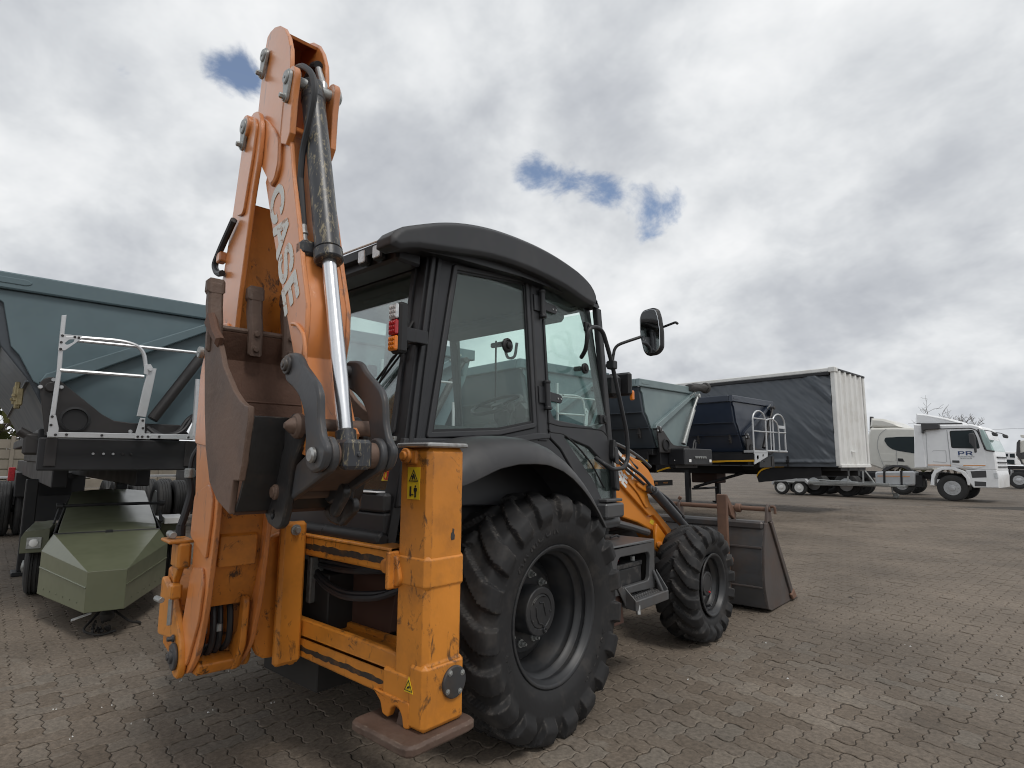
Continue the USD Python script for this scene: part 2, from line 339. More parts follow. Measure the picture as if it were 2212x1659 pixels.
mat('cab_plastic', (0.027, 0.028, 0.031), 0.5, var=0.14, dirt=(0.075, 0.07, 0.065), dirt_amt=0.35, dirt_scale=2.5, bevel=0.005, bump=0.05, bscale=220)
mat('roof_plastic', (0.027, 0.028, 0.031), 0.5, var=0.14, dirt=(0.06, 0.058, 0.055), dirt_amt=0.35, dirt_scale=2.5, bevel=0.022, bump=0.05, bscale=220)
mat('cab_frame_paint', (0.014, 0.0145, 0.0165), 0.42, var=0.14, dirt=(0.055, 0.05, 0.046), dirt_amt=0.3, bevel=0.005)
mat('fender_plastic', (0.037, 0.037, 0.039), 0.5, var=0.12, dirt=(0.10, 0.095, 0.088), dirt_amt=0.5, dirt_scale=2.0, bevel=0.006, bump=0.07, bscale=160)
mat('black_plastic', (0.009, 0.009, 0.010), 0.5, var=0.2, bevel=0.003)
mat('seal_rubber', (0.008, 0.008, 0.009), 0.6)
mat('headliner', (0.075, 0.08, 0.08), 0.9, bump=0.1, bscale=300)
mat('tyre_rubber', (0.016, 0.0158, 0.0165), 0.68, var=0.22, vscale=5, dirt=(0.075, 0.066, 0.058), dirt_amt=0.55, dirt_scale=4.5, dirt_lo=0.52, dirt_hi=0.75, fine=(0.09, 0.08, 0.07), fine_lo=0.66, fine_hi=0.76, fine_scale=(14, 14, 14), fine_amt=0.5, edge=(0.15, 0.135, 0.12), edge_amt=0.55, bevel=0.012, bump=0.12, bscale=45, spec=0.35)
mat('truck_tyre', (0.018, 0.018, 0.018), 0.7, var=0.2, dirt=(0.06, 0.055, 0.05), dirt_amt=0.4, dirt_scale=4)
mat('rim_paint', (0.019, 0.020, 0.022), 0.45, var=0.15, dirt=(0.075, 0.065, 0.055), dirt_amt=0.4, dirt_scale=5, edge=(0.14, 0.13, 0.12), edge_amt=0.4, bevel=0.005)
mat('link_steel', (0.048, 0.049, 0.052), 0.42, metal=0.15, var=0.25, dirt=(0.085, 0.055, 0.035), dirt_amt=0.65, dirt_scale=4, fine=(0.28, 0.24, 0.16), fine_lo=0.68, fine_hi=0.74, fine_scale=(20, 20, 7), fine_amt=0.6, edge=(0.13, 0.10, 0.075), edge_amt=0.7, bevel=0.007, bump=0.1, bscale=40)
mat('cylinder_paint', (0.030, 0.032, 0.037), 0.38, var=0.2, dirt=(0.045, 0.04, 0.036), dirt_amt=0.5, fine=(0.26, 0.22, 0.14), fine_lo=0.53, fine_hi=0.62, fine_scale=(75, 75, 16), fine_amt=0.85, bevel=0.004)
mat('cylinder_paint_clean', (0.035, 0.036, 0.040), 0.4, var=0.15, bevel=0.004)
mat('bucket_rust', (0.128, 0.080, 0.058), 0.62, metal=0.1, var=0.3, vscale=2.5, dirt=(0.06, 0.038, 0.028), dirt_amt=0.7, dirt_scale=3, dirt_lo=0.45, fine=(0.20, 0.14, 0.105), fine_lo=0.60, fine_hi=0.75, fine_scale=(5, 5, 22), fine_amt=0.5, edge=(0.22, 0.16, 0.12), edge_amt=0.6, bevel=0.006, bump=0.25, bscale=30)
mat('bucket_inside', (0.115, 0.055, 0.033), 0.75, var=0.3, vscale=3, dirt=(0.022, 0.013, 0.009), dirt_amt=0.7, dirt_scale=3, dirt_lo=0.42, bump=0.35, bscale=40)
mat('bucket_steel', (0.030, 0.029, 0.029), 0.36, metal=0.4, var=0.3, dirt=(0.06, 0.035, 0.022), dirt_amt=0.6, dirt_scale=4, edge=(0.18, 0.14, 0.11), edge_amt=0.6, bevel=0.006, bump=0.15, bscale=30)
mat('loader_bucket_steel', (0.062, 0.062, 0.064), 0.42, metal=0.35, var=0.25, vscale=2, dirt=(0.10, 0.065, 0.045), dirt_amt=0.8, dirt_scale=2.2, dirt_lo=0.45, edge=(0.25, 0.22, 0.19), bevel=0.006, bump=0.15, bscale=25)
mat('loader_bucket_side', (0.085, 0.074, 0.070), 0.5, metal=0.3, var=0.25, vscale=2, dirt=(0.105, 0.065, 0.048), dirt_amt=0.8, dirt_scale=2.5, dirt_lo=0.45, bevel=0.006, bump=0.15, bscale=25)
mat('rust_post', (0.14, 0.075, 0.048), 0.7, var=0.25, dirt=(0.05, 0.035, 0.028), dirt_amt=0.6, bevel=0.006, bump=0.15, bscale=30)
mat('pad_rust', (0.085, 0.052, 0.038), 0.65, var=0.3, vscale=6, dirt=(0.17, 0.13, 0.10), dirt_amt=0.5, dirt_scale=7, edge=(0.22, 0.17, 0.13), bevel=0.008, bump=0.25, bscale=35)
mat('chrome', (0.72, 0.73, 0.75), 0.22, metal=1.0, var=0.04, dirt=(0.45, 0.44, 0.43), dirt_amt=0.3, rvar=0.4)
mat('bright_steel', (0.42, 0.42, 0.41), 0.38, metal=0.9, var=0.15, dirt=(0.12, 0.08, 0.06), dirt_amt=0.5, dirt_scale=25)
mat('zinc', (0.36, 0.37, 0.36), 0.45, metal=0.7, var=0.15, dirt=(0.06, 0.05, 0.04), dirt_amt=0.5, dirt_scale=30)
mat('hose_rubber', (0.016, 0.016, 0.018), 0.5, var=0.2, dirt=(0.05, 0.045, 0.04), dirt_amt=0.3)
mat('step_steel', (0.085, 0.086, 0.088), 0.45, metal=0.3, var=0.15, dirt=(0.07, 0.05, 0.035), dirt_amt=0.6, dirt_scale=4, edge=(0.2, 0.19, 0.18), edge_amt=0.5, bevel=0.005)
mat('battery_case', (0.016, 0.016, 0.017), 0.55, var=0.2, dirt=(0.12, 0.11, 0.10), dirt_amt=0.6, dirt_scale=14)
mat('chassis_dark', (0.012, 0.0115, 0.011), 0.6, var=0.3, dirt=(0.035, 0.026, 0.02), dirt_amt=0.5)
mat('chassis_rust', (0.05, 0.022, 0.014), 0.7, var=0.3)
mat('decal_yellow', (0.72, 0.50, 0.02), 0.45, var=0.05, dirt=(0.3, 0.2, 0.05), dirt_amt=0.35, dirt_scale=20)
mat('decal_black', (0.012, 0.012, 0.012), 0.5)
mat('decal_red', (0.45, 0.02, 0.02), 0.5)
mat('decal_white', (0.62, 0.62, 0.58), 0.45, var=0.08, fine=(0.36, 0.2, 0.12), fine_lo=0.56, fine_hi=0.60, fine_scale=(20, 20, 20), fine_amt=0.9)
mat('decal_white_clean', (0.75, 0.75, 0.73), 0.45, var=0.03)
mat('lamp_clear', (0.62, 0.64, 0.65), 0.25, metal=0.3, var=0.25, vscale=45, coat=0.6)
mat('lamp_red', (0.42, 0.012, 0.02), 0.25, var=0.2, vscale=40, coat=0.6)
mat('lamp_orange', (0.75, 0.20, 0.01), 0.25, var=0.2, vscale=40, coat=0.6)
mat('mirror_glass', (0.75, 0.78, 0.8), 0.04, metal=1.0, var=0.02)
mat('paper', (0.70, 0.71, 0.73), 0.6, var=0.06)
mat('seat_fabric', (0.05, 0.055, 0.055), 0.9)
mat('teal_paint', (0.088, 0.132, 0.148), 0.5, var=0.07, dirt=(0.115, 0.155, 0.168), dirt_amt=0.4, dirt_scale=1.2, bevel=0.006)
mat('sky_lit_teal_paint', (0.155, 0.205, 0.212), 0.45, var=0.08, dirt=(0.24, 0.30, 0.29), dirt_amt=0.5, dirt_scale=1.3, dirt_lo=0.42, bevel=0.006)  # end panel teal with the sky's reflection lightened into the colour
mat('navy_paint', (0.013, 0.020, 0.035), 0.4, var=0.1, dirt=(0.05, 0.055, 0.065), dirt_amt=0.35, dirt_scale=1.4, bevel=0.006, coat=0.2)
mat('shaded_teal_paint', (0.045, 0.055, 0.066), 0.45, var=0.1, dirt=(0.06, 0.07, 0.08), dirt_amt=0.3, dirt_scale=1.4, bevel=0.006)  # darker teal for hopper sides; the shade on them is in the colour
mat('trailer_black', (0.008, 0.0083, 0.010), 0.5, var=0.15, dirt=(0.03, 0.028, 0.026), dirt_amt=0.4, bevel=0.005)
mat('bracket_black', (0.022, 0.020, 0.020), 0.45, var=0.15, dirt=(0.04, 0.036, 0.033), dirt_amt=0.4, bevel=0.005)
mat('aluminium', (0.52, 0.53, 0.54), 0.38, metal=0.55, var=0.06, dirt=(0.3, 0.29, 0.28), dirt_amt=0.3, dirt_scale=6)
mat('latch_zinc', (0.36, 0.30, 0.17), 0.5, metal=0.5, var=0.2, dirt=(0.08, 0.06, 0.03), dirt_amt=0.6, dirt_scale=15)
mat('reflector_yellow', (0.62, 0.33, 0.01), 0.5, var=0.05)
mat('olive_paint', (0.102, 0.110, 0.068), 0.33, var=0.05, dirt=(0.13, 0.135, 0.085), dirt_amt=0.3, dirt_scale=2, bevel=0.008, coat=0.2)
mat('curtain_pvc', (0.088, 0.100, 0.115), 0.42, var=0.08, dirt=(0.085, 0.095, 0.105), dirt_amt=0.35, dirt_scale=0.8)
mat('white_panel', (0.68, 0.68, 0.66), 0.5, var=0.05, dirt=(0.36, 0.33, 0.28), dirt_amt=0.45, dirt_scale=1.5, fine=(0.3, 0.25, 0.2), fine_lo=0.62, fine_hi=0.75, fine_scale=(6, 6, 0.8), fine_amt=0.4, bevel=0.006)
mat('truck_white', (0.80, 0.81, 0.82), 0.3, var=0.03, dirt=(0.5, 0.48, 0.44), dirt_amt=0.35, dirt_scale=0.8, bevel=0.012, coat=0.4)
mat('truck_cream', (0.62, 0.61, 0.56), 0.3, var=0.03, dirt=(0.5, 0.47, 0.42), dirt_amt=0.3, dirt_scale=0.8, bevel=0.012, coat=0.4)
mat('truck_grey_plastic', (0.05, 0.05, 0.052), 0.6, bevel=0.006)
mat('seam_grey', (0.25, 0.26, 0.27), 0.6)
mat('dark_glass', (0.02, 0.026, 0.028), 0.06, var=0.0, spec=0.7)
mat('stripe_amber', (0.65, 0.28, 0.08), 0.5)
mat('sign_blue', (0.03, 0.06, 0.16), 0.5)
mat('wall_concrete', (0.20, 0.175, 0.14), 0.9, var=0.18, vscale=1.2, dirt=(0.11, 0.095, 0.075), dirt_amt=0.6, dirt_scale=0.8, bump=0.2, bscale=12, coord='world')
mat('bark', (0.07, 0.055, 0.042), 0.9, var=0.25)
mat('tarp', (0.05, 0.048, 0.046), 0.8, var=0.2, bump=0.5, bscale=14)
mat('chain_steel', (0.03, 0.028, 0.026), 0.6, metal=0.3, var=0.3)

# foliage: a leaf lets light through
nd = {'tc': ('texture_coordinate', {}), 'n': ('noise_texture', dict(scale=0.9, detail=3.0)),
      'r': ('rgb_ramp', dict(ramp=[(0.3, (0.030, 0.034, 0.014)), (0.5, (0.055, 0.060, 0.022)), (0.7, (0.085, 0.075, 0.035))])),
      'd': ('diffuse_bsdf', {}), 't': ('translucent_bsdf', {}), 'm': ('mix_closure', dict(fac=0.3))}
M['leaf'] = usdkit.material(stage, '/World/Looks/leaf', nd, [('tc.object', 'n.vector'), ('n.fac', 'r.fac'), ('r.color', 'd.color'), ('r.color', 't.color'), ('d.BSDF', 'm.closure1'), ('t.BSDF', 'm.closure2')], surface='m.closure')

def glass(name, tint, refl=1.0, film=0.0):
    nd = {'tr': ('transparent_bsdf', dict(color=tint)), 'gl': ('glossy_bsdf', dict(color=(0.95, 0.97, 0.96), roughness=0.015)), 'geo': ('geometry', {}),
          'dt': ('vector_math', dict(math_type='dot_product')), 'ab': ('math', dict(math_type='absolute')), 'om': ('math', dict(math_type='subtract', value1=1.0, use_clamp=True)),
          'pw': ('math', dict(math_type='power', value2=5.0)), 'mu': ('math', dict(math_type='multiply_add', value2=0.9*refl, value3=0.035*refl, use_clamp=True)), 'mx': ('mix_closure', {}),
          'df': ('diffuse_bsdf', dict(color=(0.42, 0.48, 0.46))), 'm2': ('mix_closure', dict(fac=film))}
    M[name] = usdkit.material(stage, '/World/Looks/'+name, nd, [('geo.incoming', 'dt.vector1'), ('geo.normal', 'dt.vector2'), ('dt.value', 'ab.value1'), ('ab.value', 'om.value2'), ('om.value', 'pw.value1'), ('pw.value', 'mu.value1'),
        ('mu.value', 'mx.fac'), ('tr.BSDF', 'mx.closure1'), ('gl.BSDF', 'mx.closure2'), ('mx.closure', 'm2.closure1'), ('df.BSDF', 'm2.closure2')], surface='m2.closure')
glass('cab_glass', (0.90, 0.972, 0.950), 1.0, 0.02)
glass('rear_glass', (0.86, 0.935, 0.912), 4.5, 0.015)
glass('truck_glass', (0.72, 0.82, 0.80), 1.3, 0.02)

# paving stones: each stone its own tone, worn and stained; further off the joints are drawn by the material
def paver_mat(name, far):
    nd = {'geo': ('geometry', {}), 'oi': ('object_info', {}),
          'isl': ('white_noise_texture', dict(dimensions='1D')),
          'ramp': ('rgb_ramp', dict(ramp=[(0.0, (0.128, 0.101, 0.076)), (0.3, (0.152, 0.123, 0.095)), (0.6, (0.162, 0.133, 0.105)), (0.85, (0.156, 0.134, 0.109)), (1.0, (0.184, 0.154, 0.122))])),
          'n1': ('noise_texture', dict(scale=0.55, detail=6.0, roughness=0.62)), 'm1': ('map_range', dict(from_min=0.32, from_max=0.68, to_min=0.66, to_max=1.22)),
          'n2': ('noise_texture', dict(scale=38.0, detail=6.0, roughness=0.75)), 'm2': ('map_range', dict(from_min=0.3, from_max=0.7, to_min=0.55, to_max=1.42)),
          'mm': ('math', dict(math_type='multiply')), 'sc': ('vector_math', dict(math_type='scale')),
          'n3': ('noise_texture', dict(scale=1.4, detail=8.0, roughness=0.72, distortion=1.2)), 'm3': ('map_range', dict(from_min=0.62, from_max=0.72, to_min=0.0, to_max=0.6, clamp=True)),
          'st': ('mix', dict(mix_type='mix', color2=(0.25, 0.225, 0.19))),
          'n4': ('noise_texture', dict(scale=0.9, detail=7.0, roughness=0.7)), 'm4': ('map_range', dict(from_min=0.60, from_max=0.72, to_min=0.0, to_max=0.55, clamp=True)),
          'oil': ('mix', dict(mix_type='mix', color2=(0.035, 0.029, 0.024))),
          'bt': ('noise_texture', dict(scale=55.0, detail=6.0, roughness=0.7)), 'bu': ('bump', dict(strength=0.4, distance=0.006)),
          'p': ('principled_bsdf', dict(roughness=0.78, specular_ior_level=0.35))}
    ln = [('geo.position', k+'.vector') for k in ('n1', 'n2', 'n3', 'n4', 'bt')]
    ln += [('n1.fac', 'm1.value'), ('n2.fac', 'm2.value'), ('m1.result', 'mm.value1'), ('m2.result', 'mm.value2'), ('mm.value', 'sc.scale'),
           ('n3.fac', 'm3.value'), ('m3.result', 'st.fac'), ('sc.vector', 'st.color1'), ('n4.fac', 'm4.value'), ('m4.result', 'oil.fac'), ('st.color', 'oil.color1'),
           ('bt.fac', 'bu.height'), ('bu.normal', 'p.normal')]
    if not far:
        nd['ad'] = ('math', dict(math_type='add')); ln += [('geo.random_per_island', 'ad.value1'), ('oi.random', 'ad.value2'), ('ad.value', 'isl.w'), ('isl.value', 'ramp.fac'), ('ramp.color', 'sc.vector1'), ('oil.color', 'p.base_color')]
    else:
        nd['mp'] = ('mapping', dict(rotation=(0, 0, PAVE_ANGLE), mapping_type='texture')); nd['wob'] = ('noise_texture', dict(scale=9.0, detail=1.0)); nd['wm'] = ('vector_math', dict(math_type='scale', scale=0.03)); nd['wa'] = ('vector_math', dict(math_type='add'))
        nd['br'] = ('brick_texture', dict(scale=1.0, brick_width=PAVE_L, row_height=PAVE_W, mortar_size=0.010, mortar_smooth=0.3, offset=0.5, color1=(0, 0, 0), color2=(1, 1, 1), mortar=(0.5, 0.5, 0.5)))
        nd['jt'] = ('mix', dict(mix_type='mix', color2=(0.03, 0.025, 0.02))); nd['sep'] = ('separate_xyz', {})
        ln += [('geo.position', 'mp.vector'), ('geo.position', 'wob.vector'), ('wob.color', 'wm.vector1'), ('mp.vector', 'wa.vector1'), ('wm.vector', 'wa.vector2'), ('wa.vector', 'br.vector'),
               ('br.color', 'sep.vector'), ('sep.x', 'ramp.fac'), ('ramp.color', 'sc.vector1'), ('oil.color', 'jt.color1'), ('br.fac', 'jt.fac'), ('jt.color', 'p.base_color')]
    M[name] = usdkit.material(stage, '/World/Looks/'+name, nd, ln, surface='p.BSDF')
PAVE_L, PAVE_W, PAVE_ANGLE = 0.225, 0.1125, math.radians(-7)
paver_mat('paving_stone', False)
paver_mat('far_paving', True)
mat('joint_sand', (0.036, 0.029, 0.022), 0.95, var=0.25, vscale=6, dirt=(0.14, 0.12, 0.10), dirt_amt=0.6, dirt_scale=1.3, dirt_lo=0.60, coord='world')

# ------------------------------------------------------------------ ground: yard paving of zigzag stones in herringbone
ground = thing('ground', kind='structure')
R = 900.0
put('far_paving', trimesh.Trimesh([(-R, -R, -0.016), (R, -R, -0.016), (R, R, -0.016), (-R, R, -0.016)], [[0, 1, 2], [0, 2, 3]], process=False), 'far_paving', ground, smooth=False)
W = PAVE_W
AMP = 0.0085
def edge_pts(p, q):
    "points of a wavy unit edge from lattice point p to q, without q; the same both ways"
    p, q = np.array(p, float), np.array(q, float); fwd = (q-p).sum() > 0
    a, b = (p, q) if fwd else (q, p); d = b-a; nrm = np.array([-d[1], d[0]])
    if abs(d[1]) > 0: nrm = -nrm
    ts = [(0.0, 0.0), (0.2, 0.0), (0.4, 1.0), (0.6, 1.0), (0.8, 0.0)] if False else [(0, 0), (0.25, 1.0), (0.42, 0.55), (0.58, -0.55), (0.75, -1.0)]
    P = [a+d*t+nrm*(s*AMP/W) for t, s in ts]+[b]
    if not fwd: P = P[::-1]
    return P[:-1]
def stone_outline(cells):
    x0, y0, w, h = cells; P = []
    for i in range(w): P += edge_pts((x0+i, y0), (x0+i+1, y0))
    for j in range(h): P += edge_pts((x0+w, y0+j), (x0+w, y0+j+1))
    for i in range(w, 0, -1): P += edge_pts((x0+i, y0+h), (x0+i-1, y0+h))
    for j in range(h, 0, -1): P += edge_pts((x0, y0+j), (x0, y0+j-1))
    return np.array(P)*W
def shape_for(w, h):
    o = stone_outline((0, 0, w, h)); c = np.array([w, h])*W/2; o = o-c; n = len(o)
    a = inset(o, 0.0022); b = inset(o, 0.0065)
    v = np.vstack([np.c_[a, np.full(n, -0.014)], np.c_[a, np.full(n, -0.0032)], np.c_[b, np.zeros(n)]])
    i = np.arange(n); j = (i+1) % n; f = []
    for L in (0, n): f += [np.stack([i+L, j+L, j+L+n], 1), np.stack([i+L, j+L+n, i+L+n], 1)]
    import mapbox_earcut as earcut
    t = np.asarray(earcut.triangulate_float64(b, np.array([n], np.uint32))).reshape(-1, 3)
    q = b[t]; ar = (q[:, 1, 0]-q[:, 0, 0])*(q[:, 2, 1]-q[:, 0, 1])-(q[:, 1, 1]-q[:, 0, 1])*(q[:, 2, 0]-q[:, 0, 0])
    t = np.where(ar[:, None] < 0, t[:, ::-1], t)+2*n
    return v, np.vstack(f+[t])
SHAPES = {(2, 1): shape_for(2, 1), (1, 2): shape_for(1, 2)}
smin, smax, tmin, tmax = -16.0, 8.0, -4.5, 23.0
stones = []
camflat = CAM[:2]; fwf = fw[:2]/np.linalg.norm(fw[:2]); rtf = np.array([fwf[1], -fwf[0]])
i0, i1, j0, j1 = int(smin/W), int(smax/W), int(tmin/W), int(tmax/W)
I, J = np.meshgrid(np.arange(i0, i1), np.arange(j0, j1), indexing='ij')
k = (I-J) % 4
for kk, dims in ((0, (2, 1)), (3, (1, 2))):
    ii, jj = I[k == kk], J[k == kk]
    c = np.stack([(ii+dims[0]/2)*W, (jj+dims[1]/2)*W], 1)
    P = c[:, :1]*UU[:2]+c[:, 1:]*V[:2]; d = P-camflat; z = d @ fwf; x = d @ rtf
    ok = (z > 0.9) & (z < 21) & (np.abs(x) < 0.95*z+1.2)
    stones += [(a[0], a[1], dims, dist) for a, dist in zip(c[ok], np.hypot(d[ok][:, 0], d[ok][:, 1]))]
rot = np.array([UU[:2], V[:2]])
def stone_mesh(s, t, dims, r):
    v, f = SHAPES[dims]; v = v.copy()
    v[:, 2] += r.normal(0, 0.0013)+v[:, 0]*r.normal(0, 0.012)+v[:, 1]*r.normal(0, 0.012)
    v[:, :2] *= 1-abs(r.normal(0, 0.004))
    xy = (v[:, :2]+[s, t]) @ rot
    return np.c_[xy, v[:, 2]], f
def on_screen(s, t):
    d = UU*s+V*t-CAM; z = d @ fw; return z > 0.3 and abs(d @ rt/z) < 0.87 and -0.655 < d @ up/z < 0.655
def under_machine(s, t):
    p = UU*s+V*t; return -1.0 < p[0] < 1.12 and -0.95 < p[1] < 4.4
stones.sort(key=lambda a: a[3])
sep = []
for a in stones:
    if len(sep) < 300 and on_screen(a[0], a[1]) and not under_machine(a[0], a[1]): sep.append(a)
sepset = {(a[0], a[1]) for a in sep}
RS = np.random.default_rng(3)
bv, bf, n = [], [], 0
for a in stones:
    v, f = stone_mesh(a[0], a[1], a[2], RS)
    if (a[0], a[1]) in sepset: put('stone', trimesh.Trimesh(v, f, process=False), 'paving_stone', ground, smooth=False)
    else: bv.append(v); bf.append(f+n); n += len(v)
put('more_stones', trimesh.Trimesh(np.vstack(bv), np.vstack(bf), process=False), 'paving_stone', ground, smooth=False, kind='stuff')
gp_ = lambda z, x: tuple(camflat+fwf*z+rtf*x)+(-0.0052,)
q = [gp_(0.7, -2.2), gp_(0.7, 2.2), gp_(20.9, 0.95*20.9+1.1), gp_(20.9, -0.95*20.9-1.1)]
put('joint_sand', trimesh.Trimesh(q, [[0, 1, 2], [0, 2, 3]], process=False), 'joint_sand', ground, smooth=False)

# ------------------------------------------------------------------ the backhoe loader
BH = thing('backhoe_loader', 'orange and black backhoe loader with folded digger arm and grey front bucket', 'backhoe loader')

# ---- wheels (axle along +X, outer face towards +X)
def tyre_mesh(R, w, rb, lug, N, zc, na=760, nx=60, lugw=0.096, slope=0.30, seed=1):
    hw = w/2
    prof = [(rb, -hw*0.80), (rb+0.02, -hw*0.90), (rb+(R-rb)*0.30, -hw*1.0), (rb+(R-rb)*0.55, -hw*1.02), (R-lug-0.050, -hw*0.97), (R-lug-0.018, -hw*0.90), (R-lug-0.006, -hw*0.72), (R-lug, -hw*0.35), (R-lug+0.002, 0.0)]
    prof = np.array(prof+[(r, -x) for r, x in prof[-2::-1]])
    L = np.r_[0, np.cumsum(np.linalg.norm(np.diff(prof, axis=0), axis=1))]
    dens = np.interp(L, L, L)
    q = np.linspace(0, L[-1], nx)
    from scipy.interpolate import PchipInterpolator
    pr_, px_ = PchipInterpolator(L, prof[:, 0])(q), PchipInterpolator(L, prof[:, 1])(q)
    a = np.arange(na)/na*2*np.pi
    A, Rr = np.meshgrid(a, pr_, indexing='ij'); _, X = np.meshgrid(a, px_, indexing='ij')
    xi = X/hw; H = np.zeros_like(A); per = 2*np.pi/N
    ss = lambda e0, e1, v: (lambda t: t*t*(3-2*t))(np.clip((v-e0)/(e1-e0), 0, 1))
    reach = ss(R-lug-0.118, R-lug-0.098, Rr)                         # lugs run down over the shoulder
    for s, off in ((1, 0.0), (-1, 0.5)):
        u = xi*s
        c = off*per-slope*np.clip(u, 0, 1)**0.85+0.02
        d = np.abs((A-c+per/2) % per-per/2)*R
        hwid = lugw/2*(0.80+0.45*np.clip(u, 0, 1))
        h = (1-ss(hwid, hwid+0.012, d))*ss(-0.07, -0.01, u)*reach
        H = np.maximum(H, h)
    k = np.round(A/per) % N
    n1 = meshkit.fbm(np.stack([A*R*7, X*7, Rr*7], -1)+seed, 4, seed)
    n2 = meshkit.fbm(np.stack([A*R*22, X*22, Rr*22], -1)+seed, 3, seed+5)
    worn = lug*(0.80+0.35*(n1-0.5)+0.25*(n2-0.5))
    onshoulder = 1-ss(R-lug-0.03, R-lug-0.01, Rr)
    Rn = Rr+H*worn*(1-0.35*onshoulder); Xn = X+np.sign(X)*H*onshoulder*0.032
    side = ss(rb+0.03, rb+0.05, Rr)*(1-ss(R-lug-0.12, R-lug-0.10, Rr)); Xn = Xn+np.sign(X)*side*0.004
    P = np.stack([Xn, Rn*np.sin(A), Rn*np.cos(A)], -1)
    low = P[..., 2] < -zc+0.003
    bulge = np.clip((-zc+0.05-P[..., 2])/0.09, 0, 1)
    P[..., 0] *= 1+0.06*bulge
    P[..., 2] = np.where(low, -zc+0.003, P[..., 2])
    i = np.arange(na); j = (i+1) % na; F = []
    for c in range(nx-1): F += [np.stack([i*nx+c, i*nx+c+1, j*nx+c+1], 1), np.stack([i*nx+c, j*nx+c+1, j*nx+c], 1)]
    m = trimesh.Trimesh(P.reshape(-1, 3), np.vstack(F), process=False)
    return m
EX = np.array([1.0, 0, 0])
def wheel(name, loc, R, w, rb, lug, N, zc, cap_x, cap_r, disc_x, flange_x, nb, bolt_r, label, **kw):
    g = group_part(name, BH, loc); base = np.array(loc, float)
    def sub(nm, m, mt, **k): m = cat_meshes(m) if isinstance(m, list) else m; m.vertices += base; return put(nm, m, mt, g, **k)
    sub('tyre', tyre_mesh(R, w, rb, lug, N, zc, **kw), 'tyre_rubber', smooth=38)
    f = flange_x
    rim = [(rb-0.012, f-0.012), (rb+0.004, f-0.004), (rb+0.011, f+0.004), (rb+0.008, f+0.012), (rb-0.004, f+0.012), (rb-0.012, f+0.004), (rb-0.016, f-0.010), (rb-0.026, f-0.016), (rb-0.030, f-0.030), (rb-0.022, f-0.038), (rb-0.024, f-0.060), (rb-0.046, f-0.075), (rb-0.052, f-0.092), (rb-0.044, f-0.104), (rb-0.050, f-0.130), (rb-0.064, f-0.15), (rb-0.075, f-0.20), (rb-0.075, disc_x-0.03)]
    sub('rim', lathe(rim, (0, 0, 0), EX, 96, cap=False), 'rim_paint', smooth=50)
    rd = rb-0.074
    sub('disc', lathe([(rd, disc_x-0.012), (rd*0.80, disc_x+0.004), (bolt_r+0.05, disc_x+0.022), (bolt_r-0.05, disc_x+0.022), (cap_r, disc_x+0.02), (0.02, disc_x+0.02)], (0, 0, 0), EX, 64), 'rim_paint', smooth=30)
    hub = sub('hub_cap', lathe([(cap_r*1.02, disc_x), (cap_r*1.02, cap_x-0.02), (cap_r, cap_x-0.004), (cap_r*0.96, cap_x), (cap_r*0.74, cap_x), (cap_r*0.72, cap_x-0.006), (cap_r*0.70, cap_x-0.006), (cap_r*0.68, cap_x-0.001), (0.01, cap_x)], (0, 0, 0), EX, 48), 'rim_paint', smooth=25)
    for q in range(nb):
        a = 2*np.pi*(q+0.35)/nb; p = (disc_x+0.022, bolt_r*math.sin(a), bolt_r*math.cos(a))
        sub('wheel_nut', cat_meshes([bolt(p, EX, 0.016, 0.032), lathe([(0.008, 0.03), (0.008, 0.045)], p, EX, 8)]), 'zinc', smooth=20)
    return g, sub
ZR, ZF = 0.634, 0.465
def arc_text(s, r, h, x, a0, step):
    "letters moulded round a sidewall; a0 from the top, towards the front, in radians"
    ms = []
    for k, ch in enumerate(s):
        if ch == ' ': continue
        a = a0+k*step; up_ = np.array([0, math.sin(a), math.cos(a)]); rgt = np.array([0, math.cos(a), -math.sin(a)])
        ms.append(text(ch, h, np.array([x, 0, 0])+up_*r-rgt*h*0.35, rgt, up_, 0.006, 4))
    return cat_meshes(ms)
rw, sub = wheel('rear_wheel', (0.870, 0, ZR), 0.668, 0.44, 0.366, 0.036, 19, ZR, 0.085, 0.132, -0.055, 0.187, 10, 0.19, None)
for aa in (('ARMOUR', 0.445, 0.062, 0.2195, -0.88, 0.155), ('16.9-28', 0.450, 0.050, 0.2195, 1.95, 0.105), ('R4', 0.450, 0.050, 0.2195, -1.95, 0.12)): sub('moulded_lettering', arc_text(*aa), 'tyre_rubber', smooth=False)
# cast marks on the hub cap: a ring arc and raised bosses
marks = [tube([(0.087, 0.085*math.sin(a), 0.085*math.cos(a)) for a in np.linspace(-0.9, 0.5, 10)], 0.004, 6)]
for a in (0.4, 1.7, 2.9, 4.2, 5.4): marks.append(lathe([(0.006, 0), (0.005, 0.005)], (0.084, 0.085*math.sin(a), 0.085*math.cos(a)), EX, 10))
marks.append(lathe([(0.017, 0), (0.015, 0.012), (0.009, 0.012), (0.008, 0.006)], (0.083, 0.03, -0.105), EX, 16))
marks.append(tube([(0.086, -0.015, 0.05), (0.086, 0.02, 0.045), (0.086, 0.03, 0.01), (0.086, 0.045, -0.03)], 0.004, 6)); marks.append(tube([(0.086, -0.045, 0.03), (0.086, -0.04, -0.02), (0.086, -0.02, -0.06), (0.086, 0.02, -0.075)], 0.004, 6))
sub('cast_marks', marks, 'rim_paint')
sub('valve_bracket', cyl((-0.02, -0.115, 0.20), (0.06, -0.18, 0.225), 0.026), 'rim_paint')
fwl, sub = wheel('front_wheel', (0.900, 2.205, ZF), 0.474, 0.305, 0.243, 0.030, 17, ZF, 0.105, 0.098, -0.03, 0.148, 8, 0.135, None, lugw=0.072, slope=0.34, na=620, nx=52, seed=9)
